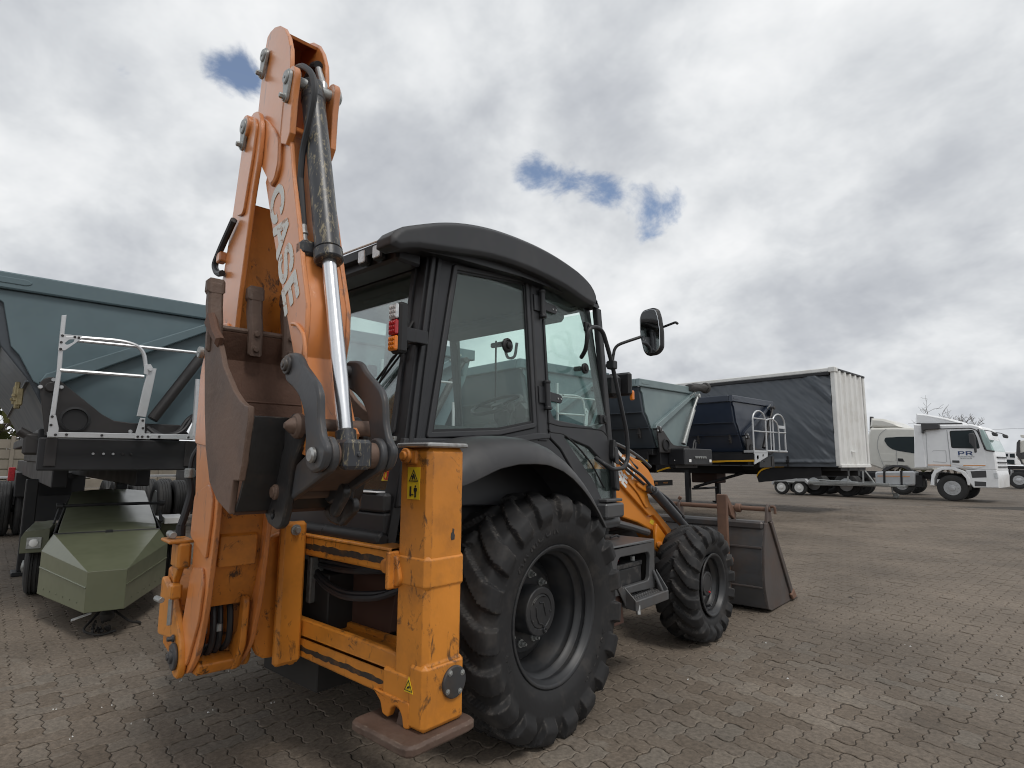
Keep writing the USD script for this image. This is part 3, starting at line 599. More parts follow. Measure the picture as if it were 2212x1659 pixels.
sub('cast_marks', lathe([(0.009, 0), (0.008, 0.010), (0.004, 0.010)], (0.104, 0.02, -0.07), EX, 12), 'lamp_red')
sub('valve', tube([(0.05, 0.03, -0.19), (0.09, 0.03, -0.185), (0.115, 0.028, -0.175)], 0.010, 8), 'rim_paint')
ref(rw.path, BH.path, 'rear_wheel', (-0.870, 0, ZR), 180.0)
ref(fwl.path, BH.path, 'front_wheel', (-0.900, 2.205, ZF), 180.0)

# ---- chassis between the wheels
put('chassis', [box(-0.30, 0.30, -0.95, 2.9, 0.55, 0.88), box(-0.36, 0.36, -0.80, 0.5, 0.88, 1.15), cyl((-0.75, 0, ZR), (0.75, 0, ZR), 0.14), cyl((-0.7, 2.205, ZF), (0.7, 2.205, ZF), 0.085), box(-0.28, 0.28, -0.98, -0.3, 0.30, 0.56)], 'chassis_dark', BH)
put('axle_hanger', prism('Y', [(0.05, 0.50), (0.62, 0.62), (0.70, 0.98), (-0.05, 1.0)], -0.80, -0.72, 0.004), 'chassis_rust', BH)
put('bonnet', prism('X', roundpoly([(0.95, 0.85), (0.95, 1.40), (1.6, 1.32), (2.35, 1.08), (2.62, 0.98), (2.70, 0.85)], 0.05), -0.36, 0.36, 0.03), 'cab_frame_paint', BH)
put('grille', box(-0.34, 0.34, 2.66, 2.76, 0.55, 0.95, 0.03), 'black_plastic', BH)

# ---- side-shift frame, stabiliser
SF = group_part('side_shift_frame', BH)
put('lower_beam', [box(-1.0, 1.0, -1.055, -0.80, 0.575, 0.595, 0.004), prism('Y', [(-1.0, 0.50), (0.985, 0.475), (1.10, 0.47), (1.10, 0.64), (0.985, 0.665), (-1.0, 0.68)], -1.055, -1.015, 0.008), box(-1.0, 1.0, -0.83, -0.80, 0.50, 0.62, 0.005)], 'orange_paint', SF)
def smear(x0, x1, z0, z1, y, seed):
    xs = np.linspace(x0, x1, 90); n = lambda k: meshkit.fbm(np.stack([xs*40, xs*0+k, xs*0], -1), 4, seed+k)-0.5
    w = np.minimum(1, np.minimum(xs-x0, x1-xs)/0.03+0.2)
    lo, hi = (z0+z1)/2-(z1-z0)/2*w+n(1)*0.014, (z0+z1)/2+(z1-z0)/2*w+n(2)*0.014
    return prism('Y', list(zip(xs, np.minimum(lo, hi-0.004)))+list(zip(xs, hi))[::-1], y-0.0012, y+0.001)
put('lower_groove', smear(-0.9, 0.93, 0.516, 0.540, -1.055, 4), 'scuffed_steel', SF)
put('upper_beam', [prism('Y', [(-1.0, 0.985), (0.94, 0.985), (0.94, 1.085), (-1.0, 1.085)], -1.055, -1.00, 0.008), box(-1.0, 0.94, -1.055, -0.93, 1.070, 1.088, 0.004)], 'orange_paint', SF)
put('upper_groove', smear(-0.9, 0.91, 1.016, 1.046, -1.055, 9), 'scuffed_steel', SF)
gus = roundpoly([(0.90, 0.60), (1.02, 0.60), (1.02, 1.02), (0.90, 1.02), (0.93, 0.96), (0.965, 0.93), (0.965, 0.72), (0.93, 0.67), (0.82, 0.60)], 0.02)
put('frame_gusset', prism('Y', gus, -0.86, -0.835, 0.004), 'orange_paint', SF)
for z in (0.76, 0.88): put('frame_bolt', bolt((0.985, -0.86, z), (0, -1, 0), 0.010, 0.014), 'zinc', SF)
lug_ = [(roundpoly([(0.957, 1.04), (0.986, 1.064), (1.019, 1.067), (1.049, 0.972), (1.029, 0.939), (0.966, 0.952)], 0.02), -1.085, -1.06)]
put('latch_lug', [prism('Y', p, a, b, 0.004) for p, a, b in lug_]+[box(0.985, 1.01, -1.115, -1.05, 0.93, 1.085, 0.006), lathe([(0.03, 0), (0.03, 0.01), (0.018, 0.012)], (0.955, -1.085, 1.02), (0, -1, 0), 16)], 'worn_orange_paint', SF)
ST = group_part('stabiliser', BH)
x0, x1, y0, y1 = 0.990, 1.195, -1.062, -0.850
def sleeve(z0, z1, g): return box(x0-g, x1+g, y0-g, y1+g, z0, z1, 0.022)
put('outer_sleeve', [sleeve(0.44, 1.53, 0.0), box(x0+.03, x1+0.004, y0+0.01, y1-0.01, 0.44, 0.66, 0.01)], 'orange_paint', ST)
put('sleeve_band', sleeve(0.935, 1.085, 0.007), 'orange_paint', ST)
put('sleeve_foot', [box(x0+0.11, x1+0.010, y0-0.010, y1+0.008, 0.40, 0.655, 0.018), box(x0-0.06, x1-0.02, y0-0.006, y0+0.16, 0.468, 0.60, 0.01)], 'orange_paint', ST)
put('sleeve_lip', prism('Y', roundpoly([(0.87, 0.50), (1.12, 0.50), (1.12, 0.40), (1.085, 0.395), (1.075, 0.44), (1.045, 0.47), (1.005, 0.455), (0.985, 0.41), (0.945, 0.415), (0.93, 0.46)], 0.012), y0-0.012, y0+0.02, 0.004), 'worn_orange_paint', ST)
put('sleeve_top', prism('Z', roundpoly([(x0-0.014, y0-0.016), (x0+0.075, y0-0.022), (x1+0.012, y0-0.016), (x1+0.014, y1+0.014), (x0-0.014, y1+0.014)], 0.03), 1.528, 1.548, 0.006), 'bright_steel', ST)
put('lift_boss', [cyl((1.06, y0-0.03, 1.492), (1.06, y0+0.01, 1.492), 0.033, 20), cyl((1.06, y0-0.042, 1.492), (1.06, y0, 1.492), 0.020, 12), box(1.065, 1.12, y0-0.012, y0+0.01, 1.455, 1.515, 0.008)], 'worn_orange_paint', ST)
put('side_cap', [cyl((x1+0.004, -0.912, 0.562), (x1+0.022, -0.912, 0.562), 0.064, 32, 0.003)], 'link_steel', ST)
for a in range(4): put('side_cap_bolt', bolt((x1+0.022, -0.912+0.05*math.cos(a*1.57+.6), 0.562+0.05*math.sin(a*1.57+.6)), EX, 0.008, 0.006), 'zinc', ST)
put('inner_leg', [box(1.01, 1.09, -1.03, -0.90, 0.36, 0.62, 0.01), cyl((1.045, -1.05, 0.425), (1.045, -0.99, 0.425), 0.024, 20)], 'pad_rust', ST)
pad = roundpoly([(0.83, -1.12), (0.86, -0.977), (1.168, -0.765), (1.23, -0.833), (1.232, -1.113)], 0.02)
px0, px1, py0, py1 = 0.85, 1.245, -1.175, -0.80
put('foot_pad', prism('Z', roundpoly([(px0, py0), (px1, py0), (px1, py1), (px0, py1)], 0.05), 0.355, 0.398, 0.010), 'pad_rust', ST)
put('pad_knuckle', prism('Y', [(1.025, 0.394), (1.115, 0.394), (1.10, 0.43)]+arc((1.07, 0.43), 0.03, 0, 180, 6)[1:], -1.065, -1.0, 0.004), 'pad_rust', ST)
# the other stabiliser, behind the folded arm
ST2 = group_part('stabiliser', BH)
for nm, m, mt in (('outer_sleeve', box(-x1, -x0, y0, y1, 0.44, 1.53, 0.022), 'orange_paint'), ('sleeve_top', box(-x1-.01, -x0+.01, y0-.01, y1+.01, 1.528, 1.548), 'bright_steel'), ('foot_pad', box(-px1, -px0, py0, py1, 0.355, 0.398, 0.01), 'pad_rust')): put(nm, m, mt, ST2)

# warning plates: a triangle with a falling load, a person kept at a distance, a forbidden circle
def tri_sign(o, xd, yd, s):
    t = sg.Polygon([(-.5, -.43), (.5, -.43), (0, .43)]); t2 = sg.Polygon([(-.40, -.37), (.40, -.37), (0, .31)])
    fig = sg.Polygon([(-.20, -.30), (-.05, -.30), (.0, -.05), (.10, -.30), (.2, -.30), (.05, .12), (-.05, .12)]).union(sg.Point(-.16, -.08).buffer(.07))
    from shapely import affinity
    return flatshape(affinity.scale(t.difference(t2).union(fig), s, s, origin=(0, 0)), o, xd, yd)
def man(s):
    from shapely import affinity
    g = sg.Point(0, .42).buffer(.09).union(sg.box(-.13, -.05, .13, .30)).union(sg.box(-.11, -.5, -.02, 0)).union(sg.box(.02, -.5, .11, 0)).union(sg.box(-.2, 0, -.145, .29)).union(sg.box(.145, 0, .2, .29))
    return affinity.scale(g, s, s, origin=(0, 0))
xd, yd = np.array([1.0, 0, 0]), np.array([0, 0, 1.0])
dc = put('warning_decal', box(1.054, 1.136, y0-0.0012, y0+0.001, 1.308, 1.444, 0.0003), 'decal_yellow', ST)
put('symbol', tri_sign((1.095, y0-0.0016, 1.409), xd, yd, 0.060), 'decal_black', dc, smooth=False)
from shapely import affinity as aff
sym = aff.translate(man(0.05), 0.014, 0).union(sg.box(-0.024, -0.022, -0.013, 0.020)).union(sg.box(-0.012, -0.016, 0.002, -0.013)).union(sg.Polygon([(-.012, -.0145), (-.007, -.010), (-.007, -.019)])).union(sg.Polygon([(.003, -.0145), (-.002, -.010), (-.002, -.019)]))
put('symbol', flatshape(sym, (1.095, y0-0.0016, 1.342), xd, yd), 'decal_black', dc, smooth=False)
dc = put('warning_decal', prism('Y', [(1.087, 0.54), (1.143, 0.54), (1.115, 0.602)], y0-0.0135, y0-0.011, 0.0003), 'decal_yellow', ST)
put('symbol', flatshape(sg.Polygon([(-.5, -.43), (.5, -.43), (0, .43)]).difference(sg.Polygon([(-.40, -.37), (.40, -.37), (0, .31)])).union(sg.Polygon([(-.2, -.3), (.2, -.15), (.15, -.02), (-.1, -.1)])) if False else aff.scale(sg.Polygon([(-.5, -.43), (.5, -.43), (0, .43)]).difference(sg.Polygon([(-.42, -.38), (.42, -.38), (0, .33)])).union(sg.Polygon([(-.2, -.3), (.2, -.15), (.12, 0), (-.12, -.12)])), .05, .05, origin=(0, 0)), (1.115, y0-0.0142, 0.568), xd, yd), 'decal_black', dc, smooth=False)
chip = sg.Polygon([(0, 0), (.018, .002), (.02, .02), (.014, .03), (.016, .045), (.006, .05), (.004, .035), (-.002, .03), (-.004, .012)])
put('paint_chip', flatshape(chip, (x1+0.0006, -0.93, 1.135), (0, 1, 0), yd, 0.0006), 'link_steel', ST, smooth=False)

fh = lambda P, r: tube(P, r, 8, 0.08)
put('frame_hose', [fh([(0.18, -0.93, 0.945), (0.40, -0.95, 0.955), (0.62, -0.92, 0.935), (0.70, -0.80, 0.93)], 0.017), fh([(0.18, -0.93, 0.915), (0.40, -0.96, 0.92), (0.60, -0.93, 0.93), (0.70, -0.80, 0.95)], 0.017), fh([(0.18, -0.95, 0.86), (0.32, -0.98, 0.825), (0.50, -0.98, 0.80), (0.70, -0.93, 0.82), (0.80, -0.86, 0.87)], 0.017),
    fh([(0.16, -0.94, 0.88), (0.30, -0.97, 0.845), (0.48, -0.97, 0.815), (0.66, -0.92, 0.83), (0.80, -0.84, 0.86)], 0.015), fh([(0.78, -0.86, 0.90), (0.90, -0.90, 0.85), (1.02, -0.92, 0.80)], 0.008), fh([(0.78, -0.86, 0.88), (0.90, -0.90, 0.83), (1.02, -0.92, 0.78)], 0.008)], 'hose_rubber', SF)
put('hose_manifold', [box(0.13, 0.17, -0.98, -0.90, 0.72, 0.96, 0.006), box(0.70, 0.76, -0.84, -0.78, 0.86, 0.97, 0.006)], 'zinc', SF)

# ---- side-shift carriage and swing tower (turned to the machine's right, arm folded)
CG = group_part('carriage', BH)
put('carriage_plate', [box(-0.34, 0.245, -1.125, -1.062, 0.455, 1.15, 0.03), box(0.215, 0.262, -1.20, -1.062, 0.47, 1.16, 0.018)], 'orange_paint', CG)
sw = roundpoly([(-1.10, 0.50), (-1.24, 0.50), (-1.285, 0.62), (-1.30, 0.80), (-1.285, 0.98), (-1.24, 1.08), (-1.10, 1.12)], 0.05)
put('hinge_cheek', [prism('X', sw, 0.135, 0.185, 0.01), prism('X', sw, -0.34, -0.28, 0.01), cyl((0.0, -1.30, 0.50), (0.0, -1.30, 1.08), 0.09, 24)], 'worn_orange_paint', CG)
put('clamp_bolt', [bolt((0.16, -1.25, 1.075+0.0), (0, 0, 1), 0.016, 0.035), bolt((0.20, -1.22, 1.15), (0, 0, 1), 0.016, 0.035), bolt((0.262, -1.13, 1.12), EX, 0.018, 0.03)], 'zinc', CG)
TW = group_part('swing_tower', BH)
foot = [(0.18, 0.803), (0.157, 0.769), (0.067, 0.666), (0.04, 0.609), (0.052, 0.547), (0.16, 0.516), (0.288, 0.563), (0.288, 0.642), (0.236, 0.812)]
cs, cz = 0.150, 0.545
ear = roundpoly([(cs-0.09, 0.60), (cs-0.085, 0.50), (cs-0.03, 0.448), (cs+0.05, 0.45), (cs+0.085, 0.50), (cs+0.07, 0.60), (cs+0.02, 0.66), (-0.02, 0.80), (-0.25, 0.86), (-0.25, 0.56)], 0.03)
for v in (-1.535, -1.246): put('tower_ear', prism('S', ear, v, v+0.032, 0.006), 'orange_paint', TW)
put('tower_body', [prism('S', roundpoly([(-0.28, 0.50), (0.02, 0.46), (0.05, 0.56), (-0.02, 0.82), (-0.28, 0.90)], 0.02), -1.50, -1.28, 0.008)], 'worn_orange_paint', TW)
put('tower_foot', [prism('S', roundpoly([(0.02, 0.535), (0.27, 0.555), (0.33, 0.53), (0.29, 0.475), (0.10, 0.455), (0.02, 0.47)], 0.02), -1.476, -1.280, 0.008), prism('S', roundpoly([(0.10, 0.47), (0.30, 0.47), (0.40, 0.60), (0.42, 0.82), (0.37, 0.84), (0.34, 0.66), (0.22, 0.60)], 0.03), -1.326, -1.296, 0.006)], 'worn_orange_paint', TW)
put('foot_pin', [cyl(row(cs, -1.565, cz), row(cs, -1.25, cz), 0.030), cyl(row(cs, -1.552, cz), row(cs, -1.536, cz), 0.062, 28, 0.004), cyl(row(cs-.005, -1.572, cz), row(cs-.005, -1.562, cz), 0.016, 6)], 'link_steel', TW)
put('pin_bolt', bolt(row(cs-0.03, -1.54, cz+0.075), -V, 0.012, 0.03), 'link_steel', TW)
hs = []
for q, v in enumerate((-1.460, -1.424, -1.388, -1.350)):
    hs.append(tube([row(0.24+0.02*(q % 2), v, 0.84), row(0.29+0.03*(q % 2), v, 0.74), row(0.30+0.02*(q % 2), v, 0.62), row(0.24, v, 0.535+.01*q), row(0.06, v, 0.54)], 0.0150, 10, 0.08))
put('swing_hose', hs, 'hose_rubber', TW)
put('hose_clamp', [cyl(row(0.30, v, 0.70), row(0.305, v, 0.665), 0.0175, 10) for v in (-1.462, -1.396)], 'zinc', TW)

# ---- boom: two side plates with a web set back between them
BM = group_part('boom', BH)
bl = [(0.50, 3.00), (0.43, 2.70), (0.34, 2.38), (0.20, 2.12), (0.06, 1.95), (0.05, 1.78), (0.10, 1.50), (0.15, 1.25), (0.185, 1.00), (0.16, 0.80), (0.085, 0.68), (0.062, 0.55), (0.10, 0.475), (0.19, 0.46), (0.27, 0.50), (0.375, 0.60), (0.455, 0.80), (0.49, 1.00), (0.515, 1.15), (0.535, 1.50), (0.56, 1.85), (0.61, 2.21), (0.70, 2.67), (0.755, 2.84), (0.76, 2.98), (0.72, 3.07), (0.64, 3.11), (0.55, 3.09)]
bl = roundpoly(bl, 0.05, 3)
for a, b in ((-1.500, -1.478), (-1.274, -1.252)): put('side_plate', prism('S', bl, a, b, 0.003), 'boom_paint', BM)
web = [(0.47, 2.72), (0.38, 2.35), (0.22, 2.08), (0.10, 1.92), (0.10, 1.78), (0.15, 1.50), (0.20, 1.25), (0.225, 1.00), (0.21, 0.84), (0.36, 0.795), (0.41, 0.90), (0.455, 1.15), (0.475, 1.5), (0.50, 1.85), (0.54, 2.21), (0.60, 2.55), (0.62, 2.66)]
put('web', prism('S', web, -1.480, -1.272), 'worn_orange_paint', BM)
def outline_strip(pts, v0, v1, mt, name, parent, th=0.012):
    P = np.array(pts, float); rings = []
    T = np.gradient(P, axis=0); T /= np.linalg.norm(T, axis=1, keepdims=True); N = np.stack([-T[:, 1], T[:, 0]], 1)
    for p, n in zip(P, N): rings.append(place('S', [p, p, p+n*th, p+n*th], [v0, v1, v1, v0]))
    return put(name, skin(rings), mt, parent)
patch = roundpoly([(0.198, 0.956), (0.291, 1.063), (0.371, 1.09), (0.672, 1.129), (0.723, 1.075), (0.82, 1.067), (0.806, 1.021), (0.213, 0.897)], 0.02)
sp = (0.012, 0.0)
put('wear_patch', prism('S', [(0.40, 0.985), (0.40, 1.135), (0.447, 1.135), (0.470, 1.12), (0.462, 0.985)], -1.465, -1.295, 0.006), 'worn_orange_paint', BM)
# doubler plates on the outer faces, stepped like the welded reinforcements
for nm, pts in (('doubler_plate', [(0.52, 2.62), (0.62, 2.60), (0.70, 2.85), (0.73, 3.0), (0.68, 3.06), (0.58, 3.06), (0.53, 2.95)]),
                ('doubler_plate', [(0.10, 1.55), (0.47, 1.52), (0.53, 1.95), (0.52, 2.10), (0.30, 2.14), (0.11, 1.93)]),
                ('doubler_plate', [(0.15, 1.10), (0.44, 1.02), (0.475, 1.20), (0.475, 1.30), (0.40, 1.36), (0.17, 1.3)]),
                ('doubler_plate', [(0.09, 0.56), (0.17, 0.49), (0.26, 0.53), (0.40, 0.75), (0.43, 0.90), (0.40, 0.98), (0.22, 0.96)])):
    put(nm, prism('S', roundpoly(pts, 0.03), -1.512, -1.499, 0.003), 'boom_paint', BM)
def pin_end(s, z, v, d, parent, name='pivot_pin', r=0.034, ang=0.0, plate=True):
    "a pin head with its keeper plate and bolt, on the -V side"
    ca, sa = math.cos(ang), math.sin(ang); e = 0.085
    P = [cyl(row(s, v, z), row(s, v-0.026, z), r, 24, 0.004), cyl(row(s, v-0.025, z), row(s, v-0.029, z), r*0.25, 10, 0.001)]
    if plate:
        kp = [(s+ca*x-sa*y, z+sa*x+ca*y) for x, y in arc((0, 0), r*1.25, 0, 180, 8)+arc((0, -e), r*0.75, 180, 360, 8)]
        P += [prism('S', kp, v-0.018, v-0.004, 0.002), bolt(row(s+sa*e, v-0.018, z-ca*e), -V, 0.012, 0.022)]
    return put(name, P, 'zinc', parent)
pin_end(0.60, 3.035, -1.512, 0, BM, ang=-0.22)
put('boss', [cyl(row(0.60, -1.528, 3.035), row(0.60, -1.49, 3.035), 0.058, 28, 0.005)], 'boom_paint', BM)
pin_end(0.085, 2.02, -1.50, 0, BM, plate=False, r=0.030)
put('stop_block', rbox(0.30, 0.36, -1.53, -1.49, 2.44, 2.49), 'boom_paint', BM)
put('boom_hose', [tube([row(p[0], -1.52, p[1]) for p in [(q[0]+0.03, q[1]+0.03) for q in [(0.491, 2.57)]]+list([(0.343, 2.512), (0.234, 2.445), (0.313, 2.384), (0.393, 2.369)])], 0.016, 8, 0.05)], 'hose_rubber', BM)
# swing-side bracket with its hanging pipe, left of the boom
LV = group_part('hose_guide', BH)
put('bracket', [rbox(0.02, 0.16, -1.56, -1.50, 0.945, 1.065, 0.01), prism('S', [(0.03, 0.945), (0.13, 0.945), (0.06, 0.86)], -1.55, -1.52, 0.004), rbox(-0.03, 0.15, -1.60, -1.49, 1.065, 1.08, 0.004), rbox(0.06, 0.13, -1.57, -1.52, 0.80, 0.87, 0.008)], 'orange_paint', LV)
put('fitting', [cyl(row(0.0, -1.57, 1.10), row(0.09, -1.57, 1.10), 0.016, 12), cyl(row(0.03, -1.61, 0.80), row(0.10, -1.60, 0.80), 0.014, 8), cyl(row(0.10, -1.56, 0.68), row(0.10, -1.56, 0.80), 0.012, 8)], 'zinc', LV)
dpx = [(425,950),(412,1000),(410,1030),(413,1070),(398,1115),(390,1140),(388,1190),(385,1225)]
hp = [(-0.318, -1.389, 1.564), (-0.323, -1.429, 1.488), (-0.324, -1.437, 1.401), (-0.322, -1.418, 1.303), (-0.324, -1.439, 1.194), (-0.326, -1.458, 1.122), (-0.326, -1.457, 1.015), (-0.326, -1.455, 0.932)]
put('hanging_hose', [tube(hp[:3], 0.012, 8, 0.02), tube(hp[2:6], 0.020, 10, 0.04), tube(hp[5:], 0.024, 10, 0.02)], 'hose_rubber', LV)
put('hose_ferrule', [cyl(np.array(hp[2])+[0, 0, .02], np.array(hp[2])-[0, 0, .03], 0.025, 12), cyl(np.array(hp[7])+[0, 0, .02], np.array(hp[7])-[0, 0, .02], 0.025, 12)], 'zinc', LV)

# ---- dipper
DP = group_part('dipper', BH)
v0, v1 = -1.465, -1.285
dl = [(0.649, 3.508), (0.623, 3.442), (0.607, 3.319), (0.584, 3.135), (0.667, 2.942), (0.776, 2.736), (0.764, 2.716), (0.932, 2.38), (1.085, 2.092), (1.192, 1.9), (1.261, 1.78), (1.322, 1.64)]
dr = [(0.69, 3.514), (0.75, 3.502), (0.816, 3.47), (0.874, 3.424), (0.934, 3.347), (0.975, 3.263), (0.985, 3.199), (0.986, 3.159)]
df = [(0.992, 3.013), (1.024, 2.852), (1.097, 2.609), (1.167, 2.424), (1.236, 2.225), (1.305, 2.047), (1.307, 1.938)]+[(1.285, 1.85), (1.335, 1.70), (1.385, 1.60)]
back = dl[::-1]
out = back+dr+df
tip_s, tip_z = 1.36, 1.545
out = out+[(tip_s+0.06, tip_z+0.02), (tip_s+0.02, tip_z-0.06), (tip_s-0.07, tip_z-0.05), (tip_s-0.10, tip_z+0.08)]
for a, b in ((v0, v0+0.020), (v1-0.020, v1)): put('side_plate', prism('S', out, a, b, 0.003), 'boom_paint', DP)
ins = np.array(out, float); c = ins.mean(0)
def shrink(P, k): return [tuple(p) for p in inset(ccw(P), k)]
fs, fz = np.array(df)[:, 0], np.array(df)[:, 1]
kk = np.array([0.05 if z > 2.3 else 0.004 for s, z in df]); front = [(float(s)-k, float(z)) for (s, z), k in zip(df, kk)]; rear = [(float(s)+0.03, float(z)) for s, z in dl]
box_out = [(front[0][0]-0.10, front[0][1]-0.02)]+front[1:]+[(tip_s-0.0, tip_z+0.02)]+[p for p in rear[::-1] if p[1] < front[0][1]]
put('front_plate', prism('S', ccw(box_out), v0+0.018, v1-0.018), 'boom_paint', DP)
put('tip_boss', [cyl(row(tip_s-0.03, v0-0.004, tip_z+0.02), row(tip_s-0.03, v1+0.004, tip_z+0.02), 0.062, 28, 0.006)], 'worn_orange_paint', DP)
hood = [(float(s)+0.018, float(z)) for s, z in dl[::-1] if z > 2.6]
top_arc = hood+[(dr[0][0]+.012, dr[0][1]-.012)]+[(p[0], p[1]-0.016) for p in dr[1:4]]
outline_strip(top_arc, v0+0.018, v1-0.018, 'boom_paint', 'top_wrap', DP, th=-0.014)
dbl = [(0.666, 3.081), (0.768, 3.013), (0.869, 2.921), (0.929, 2.849), (0.938, 2.743), (0.909, 2.679), (0.861, 2.668), (0.713, 2.819)]
put('doubler_plate', prism('S', roundpoly(dbl, 0.02), v0-0.012, v0+0.001, 0.003), 'boom_paint', DP)
bead = [(0.702, 3.085), (0.748, 3.029), (0.866, 2.935), (0.934, 2.969), (0.949, 3.027), (0.952, 2.852), (0.956, 2.73), (0.94, 2.679), (0.879, 2.661)]
put('weld_edge', tube([row(p[0], v0-0.006, p[1]) for p in [(0.967, 3.012), (0.959, 2.913), (0.953, 2.801), (0.957, 2.723), (0.933, 2.676), (0.879, 2.661)]], 0.010, 6, 0.03), 'boom_paint', DP)
ct = [(1.193, 1.985), (1.238, 1.977), (1.304, 1.931), (1.328, 1.88), (1.336, 1.818)]
put('weld_edge', tube([row(p[0], v0-0.004, p[1]) for p in ct], 0.008, 6, 0.03), 'boom_paint', DP)
pin_end(0.675, 3.385, v0-0.002, 0, DP, r=0.030, ang=-0.28)
# cylinder ears on the dipper's front
pe = [(1.008, 3.084)][0]
es, ez = pe[0]+0.02, pe[1]
ear = [(es-0.10, ez+0.02)]+arc((es, ez), 0.055, 120, -20, 8)+[(es+0.040, ez-0.10), (es+0.035, ez-0.26), (es+0.0, ez-0.30), (es-0.06, ez-0.27), (es-0.10, ez-0.10)]
for a, b in ((-1.478, -1.450), (-1.300, -1.272)): put('cylinder_ear', prism('S', ear, a, b, 0.003), 'boom_paint', DP)
pin_end(pe[0]+0.02, pe[1], -1.475, 0, DP, r=0.030, ang=-0.12)
put('pivot_pin', [cyl(row(pe[0]+0.02, -1.475, pe[1]), row(pe[0]+0.02, -1.25, pe[1]), 0.026), cyl(row(pe[0]+.02, -1.272, pe[1]), row(pe[0]+.02, -1.26, pe[1]), 0.04)], 'zinc', DP)
# lettering down the left face, upright when the arm is stretched out: old white letters, scuffed through
lp = [(0.884, 2.504), (1.009, 2.606), (1.081, 2.437), (1.248, 2.091), (1.168, 2.07), (0.894, 2.482)]
a0, a1 = np.array([(0.906, 2.639)][0]), np.array([(1.18, 2.063)][0])
dirL = (a1-a0)/np.linalg.norm(a1-a0)
xdir = UU*dirL[0]+np.array([0, 0, 1.0])*dirL[1]; ydir = np.cross(-V, xdir)
LH = 0.150
origin = row(a0[0], v0-0.0012, a0[1])-ydir*LH*0.55
lt = text('CASE', LH, origin, xdir, ydir, 0.0012, 4, width=float(np.linalg.norm(a1-a0)))
put('lettering', lt, 'decal_white', DP, smooth=False)

# ---- bucket cylinder on the dipper
BC = group_part('bucket_cylinder', BH)
VC = -1.375
ca_, cb_, cc_ = [(1.015, 3.095), (1.27, 2.228), (1.485, 1.554)]
A, B, Cc = np.array(row(ca_[0], VC, ca_[1])), np.array(row(cb_[0], VC, cb_[1])), np.array(row(cc_[0]+0.005, VC, cc_[1]))
u = (Cc-A)/np.linalg.norm(Cc-A); Bp = A+u*((B-A) @ u)
put('barrel', [cyl(A-u*0.02, Bp-u*0.03, 0.049, 36, 0.008), cyl(A+u*0.05, A+u*0.09, 0.052, 36)], 'cylinder_paint', BC)
put('gland', [cyl(Bp-u*0.05, Bp, 0.056, 36, 0.006), cyl(Bp-u*0.055, Bp-u*0.05, 0.0555, 36, 0.002)], 'cylinder_paint', BC)
put('rod', cyl(Bp-u*0.02, Cc, 0.0275, 32, 0.003), 'chrome', BC)
put('rod_eye', [cyl(Cc-u*0.02, Cc+u*0.03, 0.036, 24), rbox(1.475, 1.590, VC-0.05, VC+0.052, 1.440, 1.540, 0.012), lathe([(0.008, 0), (0.007, 0.006)], row(1.590, VC, 1.49), UU, 10)], 'cylinder_paint', BC)
put('cylinder_hose', tube([*[row(p[0], -1.435, p[1]) for p in [(0.968, 3.183), (1.047, 3.157), (1.159, 3.062), (1.204, 2.971), (1.171, 2.86), (1.102, 2.75), (1.099, 2.618), (1.101, 2.611), (1.138, 2.483), (1.16, 2.399)]]], 0.0135, 10, 0.06), 'hose_rubber', BC)
put('hose_fitting', [*[cyl(row(p[0], -1.435, p[1]), row(q[0], -1.435, q[1]), r, 10) for (p, q), r in zip([((1.163, 2.4), (1.184, 2.316)), ((1.171, 2.367), (1.177, 2.354)), ((1.179, 2.335), (1.181, 2.324))], (0.012, 0.0155, 0.0155))]], 'bright_steel', BC)
pb_ = [(1.196, 2.291)][0]
put('port_block', [rbox(pb_[0]-0.03, pb_[0]+0.03, -1.465, -1.39, pb_[1]-0.03, pb_[1]+0.03, 0.012)], 'cylinder_paint', BC)
uf = [(0.947, 3.246), (1.003, 3.145), (1.025, 3.08)]
put('upper_fitting', [cyl(row(*uf[0][:1], -1.325, uf[0][1]), row(uf[1][0], -1.325, uf[1][1]), 0.016, 12), cyl(row(uf[1][0], -1.325, uf[1][1]), row(uf[2][0], -1.325, uf[2][1]), 0.021, 12)], 'bright_steel', BC)
put('upper_hose', tube([row(uf[0][0]-0.16, -1.33, uf[0][1]-0.03), row(uf[0][0]-0.06, -1.325, uf[0][1]+0.05), row(uf[0][0]+0.0, -1.325, uf[0][1]+0.02)], 0.020, 10, 0.05), 'hose_rubber', BC)

# ---- link plates, cross pin, bucket
LK = group_part('bucket_linkage', BH)
pv = (1.262, 1.815); cpn = (1.530, 1.487)
ll = roundpoly([(1.208, 1.838), (1.235, 1.863), (1.313, 1.855), (1.351, 1.84), (1.388, 1.803), (1.452, 1.763), (1.508, 1.726), (1.536, 1.687), (1.547, 1.602), (1.572, 1.547), (1.612, 1.512), (1.607, 1.477), (1.584, 1.442), (1.509, 1.426), (1.466, 1.447), (1.451, 1.489), (1.449, 1.551), (1.423, 1.633), (1.377, 1.687), (1.315, 1.725), (1.242, 1.755)], 0.02)
for a, b in ((-1.502, -1.474), (-1.262, -1.234)): put('link_plate', prism('S', ll, a, b, 0.008), 'link_steel', LK)
inner = shrink(ll, 0.022)
put('link_pin', [cyl(row(pv[0], -1.522, pv[1]), row(pv[0], -1.22, pv[1]), 0.024, 20), cyl(row(pv[0], -1.512, pv[1]), row(pv[0], -1.50, pv[1]), 0.036, 20), cyl(row(pv[0], -1.526, pv[1]), row(pv[0], -1.52, pv[1]), 0.012, 8)], 'link_steel', LK)
